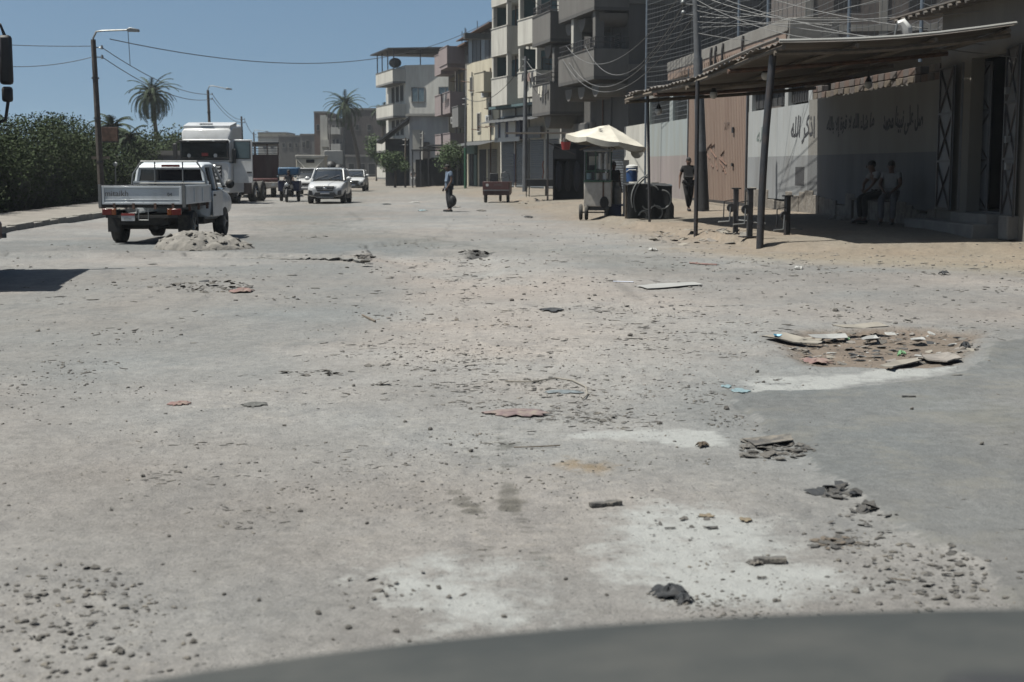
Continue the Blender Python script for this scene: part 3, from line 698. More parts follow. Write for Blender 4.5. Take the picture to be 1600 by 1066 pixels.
# --- tall salmon gate with its parapet
gate = thing('warehouse_gate', 'tall salmon pink corrugated warehouse gate with rusty scrawls', 'gate')
zg = 5.75
def corr(b, s0, s1, z0, z1, off, pitch=.24, dep=.05):
    n = int((s1-s0)/pitch)
    pts = []
    for i in range(n+1):
        q = s0+(s1-s0)*i/n; w_ = (s1-s0)/n
        pts += [(q, off), (q+w_*.3, off), (q+w_*.4, off+dep), (q+w_*.9, off+dep)]
    pts = [p for p in pts if p[0] <= s1]
    vs = [W.P(a, o, z) for a, o in pts for z in (z0, z1)]
    b.add(vs, [(2*i, 2*i+1, 2*i+3, 2*i+2) for i in range(len(pts)-1)])
smid = (s1168+s1075)/2
for a, c_ in ((s1168+.15, smid-.03), (smid+.03, s1075-.15)):
    part('gate_leaf', M['salmon'], gate, lambda b: corr(b, a, c_, .38, zg, -.02), smooth=0)
def gframe(b):
    W.box(b, s1168, s1168+.15, -.1, .06, .2, zg+.05); W.box(b, s1075-.15, s1075, -.1, .06, .2, zg+.05)
    W.box(b, s1168+.15, s1075-.15, -.1, .03, .22, .38)
part('gate_frame', M['dark_steel'], gate, gframe)
wbox('backing', M['opening'], gate, s1168+.15, s1075-.15, -.2, -.12, .2, zg)
wbox('bolt', M['dark_steel'], gate, W.S(1146), W.S(1147.5), .04, .1, W.hit(1146, 208)[1], W.hit(1146, 199)[1])
wbox('bolt', M['dark_steel'], gate, W.S(1146), W.S(1147.5), .04, .1, W.hit(1146, 260)[1], W.hit(1146, 255)[1])
def scrawl(b):
    for pts in (((1113, 225), (1107, 232), (1106, 240), (1111, 249)), ((1118, 226), (1112, 230), (1113, 236), (1121, 247)), ((1133, 236), (1128, 243), (1131, 252), (1137, 258), (1126, 248), (1130, 260)), ((1112, 256), (1116, 262)), ((1119, 250), (1123, 266)), ((1132, 262), (1136, 272)), ((1127, 254), (1133, 263), (1131, 268))):
        b.tube([W.P(*(lambda h: (h[0], .036, h[1]))(W.hit(x, y))) for x, y in pts], .035, 4)
part('scrawled_paint', mat('old_rust_scrawl', (.17, .09, .06), .9, .3, 6), gate, scrawl)
o = text_mesh('stencil', '71771', mat('stencil_brown', (.14, .09, .07), .9, .2, 6), .42, .001)
sc_, zc_ = W.hit(1138, 198); o.matrix_world = Matrix(((-W.t.x, 0, W.n.x, 0), (-W.t.y, 0, W.n.y, 0), (0, 1, 0, 0), (0, 0, 0, 1))); o.location = W.P(sc_, .036, zc_); o.parent = gate

par = thing('warehouse_parapet', 'dusty concrete parapet with salmon fascia above the corrugated gate', 'parapet')
sA, sB = W.S(1228), W.S(1042)
wbox('coping', M['concrete'], par, sA, sB, -.4, .05, 6.0, 6.42, bevel=.02)
def fascia(b):
    W.box(b, sA+.3, sB, -.3, .02, 5.62, 6.0)
part('fascia', M['salmon'], par, fascia)
q = sA+3.2
while q < sB-3: wbox('fascia_rib', M['salmon'], par, q, q+.16, -.02, .05, 5.62, 5.84); q += .36
b = MB(); b.box(W.P(sA, 0, 0).x, W.P(sA, 0, 0).x+1.6, W.P(sA, 0, 0).y-.02, W.P(sA, 0, 0).y+.3, 4.9, 6.42); b.build('end_block', M['concrete'], par, bevel=.02)
for px in (1092, 1130, 1112, 1119, 1161):
    s_ = W.S(px); part('bracket', M['dark_steel'], par, lambda b: b.tube([W.P(s_, .08, 6.35), W.P(s_, .12, 6.1), W.P(s_+.1, .09, 5.5)], .05, 5))
wbox('roof_deck', M['concrete'], par, sA+.2, sB, -9, -.42, 5.5, 5.7)

# --- workshop with the open steel doors
ws = thing('workshop_building', 'shaded cream workshop with open steel doors beside the inscription wall', 'building')
s_d0 = W.S(1570); s_d1 = W.S(1512)
zt0 = W.hit(1540, 88)[1]; zs = W.hit(1540, 332)[1]
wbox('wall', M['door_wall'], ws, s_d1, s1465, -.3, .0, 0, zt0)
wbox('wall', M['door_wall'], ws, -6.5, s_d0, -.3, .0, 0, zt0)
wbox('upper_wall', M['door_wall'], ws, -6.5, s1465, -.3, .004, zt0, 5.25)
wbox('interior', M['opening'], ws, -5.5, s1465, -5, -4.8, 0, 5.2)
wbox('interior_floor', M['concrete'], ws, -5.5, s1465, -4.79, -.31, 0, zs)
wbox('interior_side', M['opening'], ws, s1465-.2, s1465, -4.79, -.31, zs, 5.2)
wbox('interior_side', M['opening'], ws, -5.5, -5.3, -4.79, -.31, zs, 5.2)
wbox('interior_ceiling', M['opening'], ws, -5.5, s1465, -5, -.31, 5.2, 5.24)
wbox('threshold', M['concrete'], ws, s_d0-.1, s1465+.2, 0, .7, -.1, zs-.22, bevel=.03)
wbox('threshold_step', M['concrete'], ws, s_d0, s_d1, -.3, .35, zs-.25, zs-.02)
def leaf(s0, s1, o0, o1, zlo, zhi, hinge):
    # a steel leaf as its own mesh: sheet, frame and diagonal braces
    A = W.P(s0, o0, 0); B = W.P(s1, o1, 0); t = (B-A).normalized(); n = Vector((-t.y, t.x, 0)); L_ = (B-A).length
    if n.dot(-A) < 0: n = -n
    mt = Matrix(((t.x, n.x, 0, A.x), (t.y, n.y, 0, A.y), (0, 0, 1, 0), (0, 0, 0, 1)))
    b = MB(); b.box(0, L_, -.02, 0, zlo, zhi, mt); d = b.build('door_leaf', mat('grey_blue_door_sheet', (.17, .185, .2), .5, .15, 3, dirt=(.12, .08, .06), dirt_amt=.6, streak=True, bump=.1), ws)
    b = MB()
    for x0, x1 in ((0, .06), (L_-.06, L_)): b.box(x0, x1, 0, .035, zlo, zhi, mt)
    h = (zhi-zlo)/3
    for k in range(4): b.box(.06, L_-.06, 0, .035, zlo+k*h-(.05 if k == 3 else 0), zlo+k*h+(.05 if k < 3 else 0), mt)
    for k in range(3):
        for (xa, xb) in ((.06, L_-.06), (L_-.06, .06)):
            b.tube([mt @ Vector((xa, .02, zlo+k*h+.05)), mt @ Vector((xb, .02, zlo+(k+1)*h-.05))], .02, 4)
    b.build('door_brace', M['dark_steel'], d)
    return d
leaf(s1465-.1, s_d1+.55, .04, .15, zs, zt0-.1, 0)
leaf(s_d1+.45, s_d1, .02, -.5, zs, zt0-.05, 0)
leaf(s_d0, W.S(1596), .04, .12, zs-.05, zt0+.1, 0)
for y in (142, 218, 260):
    s_, z_ = W.hit(1588, y); wbox('bolt', M['steel'], ws, s_-.04, s_+.04, .14, .24, z_-.07, z_+.07)
def canopy(b):
    n = 26
    for i in range(n):
        q = -5+(s1465+1.6+5)*i/n
        b.tube([W.P(q, -.2, 5.3), W.P(q, .75, 5.12)], .05, 6)
    W.box(b, -5, s1465+1.6, -.3, .7, 5.2, 5.235)
part('tin_canopy', M['tin'], ws, canopy)
tank = thing('water_tank', 'white cylindrical water tank on the workshop roof', 'tank', W.P(s1465-1.5, -1.6, 5.24))
part('tank_shell', M['white_plastic'], tank, lambda b: b.tube([(0, 0, 0), (0, 0, 1.0)], .75, 20))
part('tank_lid', M['white_plastic'], tank, lambda b: b.tube([(0, 0, 1.0), (0, 0, 1.08)], [.6, .35], 16))

# concrete block at the right end of the step
cb = at(1575, 372, 29.6)
b = MB(); b.cbox((cb.x, 29.4, .42), (.42, .4, .5), (0, 0, .15)); tag(b.build('concrete_block', M['concrete'], None, bevel=.03), 'battered pale block standing at the foot of the right door leaf', 'block')

# ================================================================ the tin shelter
sh = thing('tin_shelter', 'low roadside shelter with sagging corrugated tin roof on bent black poles', 'shelter')
C1 = at(972, 152, 41.0); C2 = at(1217, 68, 28.5); C3 = at(1588, 40, 28.8); C4 = at(1268, 129, 43.2)
def bil(u, v):                                       # u: far->near along the street, v: street->wall
    p = C1.lerp(C2, u).lerp(C4.lerp(C3, u), v)
    p.z += -.10*math.sin(math.pi*u)*(1-v)-.05*math.sin(math.pi*v)+.03*math.sin(u*9+v*4); return p
def roofmesh(b):
    nu, nv = 150, 10
    vs = []
    for i in range(nu+1):
        for j in range(nv+1):
            u = i/nu; p = bil(u, j/nv)
            sheet = int(u*13); jag = (.18*(math.sin(sheet*12.9898)*43758.5 % 1)-.09)
            if j == 0: p = p+(C1-C4).normalized()*jag
            p.z += .028*math.cos(i*math.pi/2*1.0)+sheet % 2*.018
            vs.append(p)
    b.add(vs, [(i*(nv+1)+j, i*(nv+1)+j+1, (i+1)*(nv+1)+j+1, (i+1)*(nv+1)+j) for i in range(nu) for j in range(nv)])
ro = part('tin_roof', M['tin'], sh, roofmesh, smooth=0)
so_ = ro.modifiers.new('t', 'SOLIDIFY'); so_.thickness = .012
def beam(name, m, pts, r):
    return part(name, m, sh, lambda b: b.tube(pts, r, 6))
dz = Vector((0, 0, -.09))
for v in (.02, .33, .66, .97): beam('purlin', M['wood'], [bil(u/8, v)+dz for u in range(9)], .05)
for u in (.03, .27, .5, .75, .98): beam('rafter', M['rust'] if u in (.27, .75) else M['wood'], [bil(u, v/6)+dz*1.9 for v in range(7)], .055)
beam('edge_strip', M['sheet'], [bil(1, v/6)+Vector((0, -.03, .04)) for v in range(7)], .035)
beam('edge_strip', M['tin'], [bil(.62+.38*v/6, 0)+Vector((-.03, 0, .07)) for v in range(7)], .04)
def pole(pxb, pyb, pxt, pyt, d, r=.055, bend=.0):
    g = on(pxb, pyb); d = g.y
    pts = []
    for k in range(9):
        t = k/8; p = at(pxb+(pxt-pxb)*t+bend*math.sin(t*math.pi), pyb+(pyt-pyb)*t, d+.25*t)
        pts.append(p)
    pts[0] = Vector((g.x, g.y, Hz(g.x, g.y)-.1))
    return part('pole', M['dark_steel'], sh, lambda b: b.tube(pts, r, 10))
pole(1187, 389, 1208, 84, 29.5, .075, -3)
pole(1087, 372, 1090, 126, 33.4, .05)
pole(1015, 351, 1012, 142, 39, .04)
def hung_lamp(px, py, d, ztop):
    p = at(px, py, d)
    l = thing('hanging_lamp', {1115: 'white pear shaped bulb hanging before the salmon gate', 1029: 'bell shaped lamp hanging at the far end of the shelter', 1357: 'bulb hanging before the inscription wall between the two phrases', 1196: 'bulb hanging close beside the bent front pole top'}[px], 'lamp', p, group='bulbs hanging under the tin shelter')
    part('cord', M['cable'], l, lambda b: b.tube([(0, 0, .18), (0, 0, ztop-p.z)], .01, 4))
    part('socket', M['black'], l, lambda b: b.tube([(0, 0, .06), (0, 0, .2)], [.09, .03], 10))
    part('bulb', M['white_plastic'], l, lambda b: b.ball((0, 0, 0), .1, 12, 8, (1, 1, 1.1)))
for q in ((1115, 148, 37, 3.95), (1029, 174, 40.5, 3.7), (1357, 132, 36, 4.25), (1196, 118, 33, 4.1)): hung_lamp(*q)
cc = at(1408, 44, 31.2)
cam_t = thing('floodlight', 'white angled floodlight on the near edge of the tin roof', 'floodlight', cc)
part('housing', M['white_plastic'], cam_t, lambda b: b.tube([(-.08, 0, .1), (.02, 0, .12), (.12, -.02, -.02), (.14, -.02, -.14)], [.05, .1, .12, .1], 8))
part('arm', M['steel'], cam_t, lambda b: b.tube([(-.08, 0, .1), (-.14, .05, -.26)], .025, 6))

# --- utility pole before the gate
up = on(1099, 331)
ut = thing('utility_pole', 'thick grey utility pole with dark lower half before the salmon gate', 'utility pole', (up.x, up.y, up.z-.1))
T = at(1085, -60, up.y+.5)-Vector((up.x, up.y, up.z-.1))
lean = lambda t: T*t
part('shaft', M['conc_pole'], ut, lambda b: b.tube([lean(0), lean(.3), lean(.62)], [.19, .17, .15], 14))
part('upper_shaft', M['conc_pole'], ut, lambda b: b.tube([lean(.62), lean(1)], [.12, .1], 12))
part('soot_band', mat('bitumen_paint', (.02, .02, .022), .7, .3, 8), ut, lambda b: b.tube([lean(.02), lean(.25)], [.2, .186], 14, False))
for zf in (.83, .88, .79):
    p0 = lean(zf)
    def ins(b): b.tube([p0, p0+Vector((-.42, 0, .03))], .025, 6); b.ball(p0+Vector((-.42, 0, .08)), .08, 8, 6)
    part('insulator', M['steel'], ut, ins)

# --- net on tall thin poles
net = thing('ball_net', 'tall white cord net strung on thin poles above the gate and shelter', 'net')
NL = Line((fx(30)+2.2, 31), (fx(78)+.4, 66))
npole = [1008, 1150, 1195, 1320, 1432]
nz0 = 3.9; nz1 = 13.5
for px in npole:
    s_ = NL.S(px); z0 = 0 if px == 1008 else 4.5
    part('net_pole', mat('pale_blue_tube', (.17, .21, .26), .5, .1, 5), net, lambda b: b.tube([NL.P(s_, 0, z0), NL.P(s_, 0, nz1)], .05, 8))
def netlines(b):
    sN, sF = NL.S(1470), NL.S(1008); n = 36; wid = (sF-sN)
    posts = sorted(NL.S(p) for p in npole)
    posts = [sN]+posts
    for i in range(24):
        z = 5.2+i*.22
        for a, c_ in zip(posts[:-1], posts[1:]):
            k = max(3, int((c_-a)/1.2)); sag = .10+.05*((i*7) % 3)
            b.tube([NL.P(a+(c_-a)*j/k, 0, z-sag*4*(j/k)*(1-j/k)) for j in range(k+1)], .009, 3, False)
    q = sN; r = random.Random(4)
    while q < sF:
        b.tube([NL.P(q, 0, 5.2), NL.P(q+r.uniform(-.15, .15), 0, 7.5), NL.P(q, 0, 10.3)], .009, 3, False); q += .45
part('netting', M['net'], net, netlines)

# ================================================================ street of houses (right, beyond the gate)
def fbox(L, name, m, parent, px0, px1, pyt, pyb, o0, o1, ref=None, bevel=0, **kw):
    """box on facade L seen between pixel columns px0>px1 (near>far) and rows, out from o0 to o1"""
    s0, s1 = L.S(px0, o1), L.S(px1, o1); s0, s1 = min(s0, s1), max(s0, s1)
    ref = ref or (px0+px1)/2; zt_ = L.hit(ref, pyt, o1)[1]; zb_ = L.hit(ref, pyb, o1)[1]
    b = MB(); L.box(b, s0, s1, o0, o1, zb_, zt_); return b.build(name, m, parent, bevel=bevel, **kw)
def lbox(L, name, m, parent, s0, s1, o0, o1, z0, z1, bevel=0, **kw):
    b = MB(); L.box(b, s0, s1, o0, o1, z0, z1); return b.build(name, m, parent, bevel=bevel, **kw)
def window(L, parent, s0, s1, z0, z1, frame='offwhite', pane='glass', louv=False, bars=False):
    w_ = MB()
    L.box(w_, s0-.08, s0, 0, .07, z0-.08, z1+.08); L.box(w_, s1, s1+.08, 0, .07, z0-.08, z1+.08)
    L.box(w_, s0, s1, 0, .06, z1, z1+.08); L.box(w_, s0, s1, 0, .1, z0-.08, z0)
    fr = w_.build('window', M[frame], parent)
    lbox(L, 'pane', M[pane], fr, s0, s1, -.02, .012, z0, z1)
    if louv:
        b = MB(); z = z0+.06
        while z < z1-.05: L.box(b, s0+.04, (s0+s1)/2-.02, .014, .05, z, z+.05); L.box(b, (s0+s1)/2+.02, s1-.04, .014, .05, z, z+.05); z += .11
        b.build('shutter_slats', M['louvre'], fr, kind='stuff')
    else: lbox(L, 'mullion', M[frame], fr, (s0+s1)/2-.025, (s0+s1)/2+.025, .013, .05, z0, z1)
    return fr
def balcony(L, parent, s0, s1, z0, h, dep, m='offwhite', slab='concrete', rail=0, thick=.18):
    bl = lbox(L, 'balcony', M[slab], parent, s0, s1, .0, dep, z0-thick, z0)
    b = MB(); L.box(b, s0, s1, dep-.12, dep+.003, z0, z0+h); L.box(b, s0-.002, s0+.12, .0, dep-.12, z0, z0+h); L.box(b, s1-.12, s1+.002, .0, dep-.12, z0, z0+h)
    b.build('parapet', M[m], bl); lbox(L, 'coping', M[slab], bl, s0-.04, s1+.04, dep-.15, dep+.04, z0+h, z0+h+.06)
    if rail:
        b = MB(); q = s0
        while q <= s1: b.tube([L.P(q, dep-.06, z0+h), L.P(q, dep-.06, z0+h+rail)], .02, 4); q += .32
        o_ = .1
        while o_ < dep: b.tube([L.P(s0+.05, o_, z0+h), L.P(s0+.05, o_, z0+h+rail)], .02, 4); o_ += .32
        for zz in (z0+h+rail, z0+h+rail*.55):
            b.tube([L.P(s0+.05, 0, zz), L.P(s0+.05, dep-.06, zz), L.P(s1-.05, dep-.06, zz), L.P(s1-.05, 0, zz)], .025, 4)
        b.build('railing', M['dark_steel'], bl)
    return bl
def shutter(L, parent, s0, s1, z0, z1, m='shutter', off=.02):
    b = MB(); z = z0; n = int((z1-z0)/.14)
    vs = []
    for i in range(n+1):
        zz = z0+(z1-z0)*i/n
        vs += [L.P(s0, off, zz), L.P(s1, off, zz)]
        if i < n: vs += [L.P(s0, off+.03, zz+.05), L.P(s1, off+.03, zz+.05)]
    b.add(vs, [(2*i, 2*i+1, 2*i+3, 2*i+2) for i in range(len(vs)//2-1)])
    return b.build('roller_shutter', M[m] if isinstance(m, str) else m, parent, smooth=0)

# --- B1: taupe block with the railed balconies
L1 = Line((6.3, 78.0), (3.25, 91.6)); len1 = (L1.b-L1.a).length
b1 = thing('apartment_building', 'dark taupe apartment block with arched balconies and iron railings behind the net', 'building')
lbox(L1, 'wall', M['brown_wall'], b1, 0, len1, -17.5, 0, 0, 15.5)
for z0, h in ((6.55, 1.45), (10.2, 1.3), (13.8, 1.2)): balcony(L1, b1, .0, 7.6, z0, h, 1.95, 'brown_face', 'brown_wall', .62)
for z0, h in ((5.0, 1.7), (9.3, 1.6)): balcony(L1, b1, 9.0, 13.6, z0, h, 2.1, 'brown_face', 'brown_wall', .6)
def arch(L, parent, sc, o0, o1, z0, r, m):
    n = 10; ps = [(sc-r, z0+r), ]+[(sc-r*math.cos(math.pi*k/n), z0+r-r*.9*math.sin(math.pi*k/n)) for k in range(n+1)]
    b = MB(); mt = L.mtx(); vs = []
    for (a, z) in ps[1:]: vs += [mt @ Vector((a, o0, z)), mt @ Vector((a, o1, z))]
    k = len(vs); fs = [(2*i, 2*i+1, 2*i+3, 2*i+2) for i in range(n)]+[tuple(range(0, k, 2)), tuple(range(1, k, 2))[::-1], (0, 1, k-1, k-2)]
    b.add(vs, fs); return b.build('arched_corbel', m, parent)
for zz in (5.6, 9.35):
    for q in (.9, 3.8, 6.6): arch(L1, b1, q, 0, 1.6, zz-.2+.0, .75, M['brown_face'])
for z0 in (3.95, 8.2): arch(L1, b1, 11.2, 0, 1.7, z0, .85, M['brown_face'])
for q, zz in ((.3, 8.0), (4.8, 8.0), (9.2, 6.7), (.3, 11.6)): lbox(L1, 'pillar', M['offwhite'] if q == 4.8 else M['brown_face'], b1, q, q+.5, 1.3, 1.8, zz, zz+2.1)
for q in (1.6, 5.4):
    for zz in (6.6, 10.25): window(L1, b1, q, q+1.2, zz+.05, zz+2.3, 'brown_face', 'opening', True)
window(L1, b1, 10.4, 11.8, 5.2, 7.3, 'offwhite', 'opening', True)
for q in (.6, 3.6): shutter(L1, b1, q, q+2.4, .3, 3.6, mat('blue_grey_shutter', (.085, .095, .105), .7, .1, 3))
for q in (6.8, 10.4): lbox(L1, 'shop_opening', M['opening'], b1, q, q+2.8, -.02, .015, .2, 3.4)
lbox(L1, 'shop_fascia', M['concrete'], b1, 6.4, 13.4, 0, .25, 3.5, 4.3); lbox(L1, 'sign_panel', M['shutter'], b1, 7.6, 10, .25, .3, 3.6, 4.25)
# camera facing side: windows, shades, mesh and roof clutter right of the net pole
LS = Line((6.3, 78.0), (23.5, 81.8)); LS.n = Vector((LS.t.y, -LS.t.x)); 
if LS.n.y > 0: LS.n = -LS.n
for q, zz in ((9, 9.2), (12.5, 9.2), (12.5, 12.3), (5.4, 11)): window(LS, b1, q, q+1.3, zz, zz+1.4, 'brown_face', 'opening')
window(LS, b1, .0-1.15, .0-.15, 8.4, 10.2, 'brown_face', 'opening', True) if False else None
for q in (3.5, 7.6, 11.2, 15): lbox(LS, 'pilaster', M['brown_face'], b1, q, q+.4, 0, .14, 0, 15.2)
for zz in (6.9, 10.4, 13.9): lbox(LS, 'floor_band', M['brown_face'], b1, 0, 17, 0, .08, zz, zz+.3)
b1b = thing('brick_building', 'unfinished dark brick building seen through the net above the shelter', 'building')
LQ = Line((12.5, 62), (25.0, 60)); LQ.n = Vector((0, -1))
lbox(LQ, 'wall', M['brick_dark'], b1b, 0, 14, -8, 0, 0, 13.5)
for k in range(5): lbox(LQ, 'column', M['concrete'], b1b, k*3.1, k*3.1+.35, 0, .06, 5, 13.5)
for zz in (7.4, 10.6): lbox(LQ, 'slab', M['concrete'], b1b, 0, 14, 0, .08, zz, zz+.28)
for k in range(4): lbox(LQ, 'window_opening', M['opening'], b1b, k*3.1+1.2, k*3.1+2.3, 0, .02, 8.3, 9.7)

# --- B2: off white and teal block
L2 = Line((3.15, 91.9), (-.85, 103.6)); len2 = (L2.b-L2.a).length
b2 = thing('apartment_building', 'off white apartment block with teal recessed balconies over a blue shop sign', 'building')
lbox(L2, 'wall', M['offwhite'], b2, 0, len2, -9, 0, 0, 15.2)
z1f = 5.9
for k, zz in enumerate((6.2, 9.6, 13.0)):
    balcony(L2, b2, 1.0, 4.6, zz+.2, 1.45, 1.35, 'offwhite', 'offwhite')
    lbox(L2, 'recess', M['teal'], b2, .9, 4.6, -.02, .02, zz+.1, zz+3.1)
    balcony(L2, b2, 7.0, 10.4, zz-.1, 1.7, 1.3, 'offwhite', 'offwhite')
    lbox(L2, 'recess', M['teal'], b2, 6.9, 9.7, -.02, .02, zz-.2, zz+2.9)
    for (sa_, sb_, dp_, zl_) in ((1.0, 4.6, 1.3, zz+1.7), (7.0, 10.4, 1.25, zz+1.65)):
        lbox(L2, 'loggia_side', M['teal'], b2, sb_-.12, sb_-.02, .02, dp_-.1, zl_, zz+3.25); lbox(L2, 'corner_pier', M['offwhite'], b2, sb_-.3, sb_, dp_-.28, dp_+.002, zl_, zz+3.25)
        lbox(L2, 'corner_pier', M['offwhite'], b2, sa_, sa_+.25, dp_-.28, dp_+.002, zl_, zz+3.25)
    window(L2, b2, 5.2, 6.2, zz+.7, zz+2.1, 'offwhite', 'glass', True)
    window(L2, b2, 10.9, 11.8, zz+.6, zz+2.0, 'offwhite', 'glass', True)
    window(L2, b2, 2.2, 3.4, zz+.35, zz+2.6, 'louvre', 'opening', True)
lbox(L2, 'slab_band', M['teal'], b2, .3, 12, 0, 1.0, 5.75, 5.92)
for a, c_ in ((.3, 2.8), (3.2, 5.8), (6.3, 8.7), (9.3, 11.9)): shutter(L2, b2, a, c_, .3, 3.5, mat('pale_blue_shutter', (.17, .195, .215), .7, .1, 3, dirt=(.2, .2, .19)) if a > 3 else 'shutter')
def awn(L, parent, s0, s1, z, dep, drop, m='tin_dark', n=14):
    b = MB(); L.box(b, s0, s1, 0, .04, z, z+.06)
    mt = L.mtx(); vs = []
    for i in range(n*2+1):
        q = s0+(s1-s0)*i/(n*2); r = .03*(i % 2); vs += [mt @ Vector((q, .02, z+r)), mt @ Vector((q, dep, z-drop+r))]
    b.add(vs, [(2*i, 2*i+1, 2*i+3, 2*i+2) for i in range(n*2)])
    return b.build('awning', M[m], parent, smooth=0)
awn(L2, b2, .5, 12.3, 5.2, 1.9, .5)
sg = lbox(L2, 'shop_sign', M['navy'], b2, 6.6, 12.0, .1, .5, 3.6, 5.0)
for a, c_, z0, z1 in ((11.2, 11.9, 3.5, 4.7), (9.6, 10.6, 3.75, 4.8), (7.4, 8.9, 3.7, 4.8), (6.6, 12.0, 3.45, 3.75)): lbox(L2, 'sign_letter_panel', M['white_plastic'], sg, a, c_, .5, .56, z0, z1)
lbox(L2, 'shop_poster', M['navy'], b2, 8.8, 9.2, .03, .06, .6, 2.6)
b_ = thing('roof_beam', 'dark steel beam jutting out at roof level between cream and white houses', 'beam')
lbox(L2, 'beam_arm', M['tin_dark'], b_, 12.45, 12.9, -1.5, 2.6, 10.75, 11.15)
b3t = thing('roof_room', 'narrow off white stair tower standing behind the cream house', 'building'); lbox(L2, 'wall', M['offwhite'], b3t, 12.75, 14.2, -4, -1.2, 0, 13.6)

# --- B3: cream house with metal clad top floor
L3 = Line((-.95, 104.0), (-3.5, 112.0)); len3 = (L3.b-L3.a).length
b3 = thing('apartment_building', 'cream three storey house with grey metal clad top storey', 'building')
lbox(L3, 'wall', M['cream'], b3, 0, len3, -8, 0, 0, 9.6)
lbox(L3, 'metal_top', M['tin_dark'], b3, .3, len3, -6, -.1, 9.6, 11.8)
for k in range(7): lbox(L3, 'cladding_sheet', M['steel'] if k % 3 == 0 else M['tin_dark'], b3, .4+k*1.1, 1.35+k*1.1, -.09, -.03-.02*(k % 2), 9.62, 11.5+.05*k)
b = MB(); mt = L3.mtx(); b.add([mt @ Vector(p) for p in ((-.2, .8, 11.9), (8.6, .8, 11.3), (8.6, -6.5, 12.5), (-.2, -6.5, 12.9), (-.2, .8, 11.98), (8.6, .8, 11.38), (8.6, -6.5, 12.58), (-.2, -6.5, 12.98))], [(0, 1, 2, 3), (4, 7, 6, 5), (0, 4, 5, 1), (1, 5, 6, 2), (2, 6, 7, 3), (3, 7, 4, 0)]); b.build('tin_roof', M['rust'], b3)
for (q, zz, w_, h_) in ((1.6, 5.0, .8, 1.4), (4.6, 4.4, .8, 1.3), (6.6, 7.4, .7, 1.1)): window(L3, b3, q, q+w_, zz, zz+h_, 'offwhite', 'louvre' if 0 else 'opening', True)
balcony(L3, b3, .1, 2.6, 7.3, 1.2, 1.1, 'cream', 'cream')
awn(L3, b3, 0, 8.3, 3.6, 1.6, .35, 'tin_dark', 10)
for a, c_, m_ in ((.4, 2.7, 'shutter'), (3.2, 5.0, 'opening'), (5.6, 7.8, 'opening')):
    if m_ == 'shutter': shutter(L3, b3, a, c_, .3, 3.0, mat('beige_shutter', (.25, .23, .19), .8, .1, 4))
    else: lbox(L3, 'shop_opening', M[m_], b3, a, c_, -.02, .02, .25, 3.0)
lbox(L3, 'shop_sign', mat('green_sign', (.12, .22, .18), .6, .1, 4), b3, 5.4, 8.0, .05, .3, 2.7, 3.4)
lbox(L3, 'green_shopfront', mat('green_shopfront', (.05, .12, .09), .6, .1, 4), b3, 5.5, 6.2, .03, .1, .3, 2.6)

# --- B4: pink and brown house
L4 = Line((-3.1, 112.4), (-5.5, 124.5)); len4 = (L4.b-L4.a).length
b4 = thing('apartment_building', 'narrow house with faded pink balconies and ochre recesses', 'building')
lbox(L4, 'wall', M['brown_face'], b4, 0, len4, -8, 0, 0, 11.2)
lbox(L4, 'roof_slab', M['rust'], b4, -.1, len4+.2, -8.2, .6, 11.2, 11.32)
for zz in (2.9, 6.2, 9.6):
    balcony(L4, b4, 8.6, 12.2, zz, 1.5, 1.2, 'pink', 'pink'); balcony(L4, b4, 3.6, 7.6, zz+(.2 if zz > 9 else 0), 1.5, 1.2 if zz < 9 else 1.4, 'pink', 'pink')
    lbox(L4, 'recess', M['ochre'], b4, 4.2, 7.0, -.02, .02, zz+1.5, zz+3.1) if zz < 9 else None
    window(L4, b4, 1.0, 2.0, zz+.9, zz+2.4, 'louvre', 'opening', True); lbox(L4, 'recess', M['ochre'], b4, 8.8, 11.8, -.02, .02, zz+1.5, zz+3.0) if zz < 9 else None
balcony(L4, b4, .1, 3.2, 5.0, 1.4, 1.1, 'grey_conc', 'grey_conc')
lbox(L4, 'top_room', M['pink'], b4, 3.4, 8.0, 0, 1.45, 9.9, 11.2)
for a, c_ in ((.6, 3.0), (4, 7), (8, 11)): lbox(L4, 'shop_opening', M['opening'], b4, a, c_, -.02, .02, .2, 2.6)
awn(L4, b4, 3.2, 11.8, 2.9, 1.3, .3, 'tin_dark', 8)

# --- B5: tall pale building with the roof pergola
c5 = Vector((-10.35, 140.0)); L5 = Line(c5, (-13.6, 151.0)); L5s = Line(c5, (-4.6, 138.3)); L5s.n = Vector((L5s.t.y, -L5s.t.x)) if L5s.t.x > 0 else L5s.n
b5 = thing('apartment_building', 'pale four storey building with wrapped balconies and a dark roof pergola', 'building')
def b5w(b):
    b.prism([tuple(L5.P(0, 0, 0)[:2]), tuple(L5.P(9.5, 0, 0)[:2]), (L5.P(9.5, 0, 0).x+9, L5.P(9.5, 0, 0).y+1.5), tuple(L5s.P(6.5, 0, 0)[:2])], 0, 11.5, 'z')
part('wall', mat('pale_grey_render', (.66, .65, .60), .9, .06, 2, dirt=(.28, .27, .25), dirt_amt=.4, streak=True), b5, b5w)
for zz in (10.3, 7.0, 3.7, 1.0):
    balcony(L5, b5, -.05, 8.4, zz-.35, 1.15, 1.25, 'offwhite', 'grey_conc')
    if zz > 2:
        for q in (1.0, 3.1, 5.2): window(L5, b5, q, q+1.1, zz-3.0+.9, zz-3.0+2.3, 'grey_conc', 'opening')
for zz in (8.0, 4.8):
    for q in (.7, 3.5): window(L5s, b5, q, q+1.25, zz, zz+1.3, 'grey_conc', 'glass_pale')
pg = MB(); z5 = 13.0
pz = [L5.P(-.1, 1.6, z5), L5.P(8.8, 1.6, z5+.25), L5s.P(6.4, 0, z5+.3)]
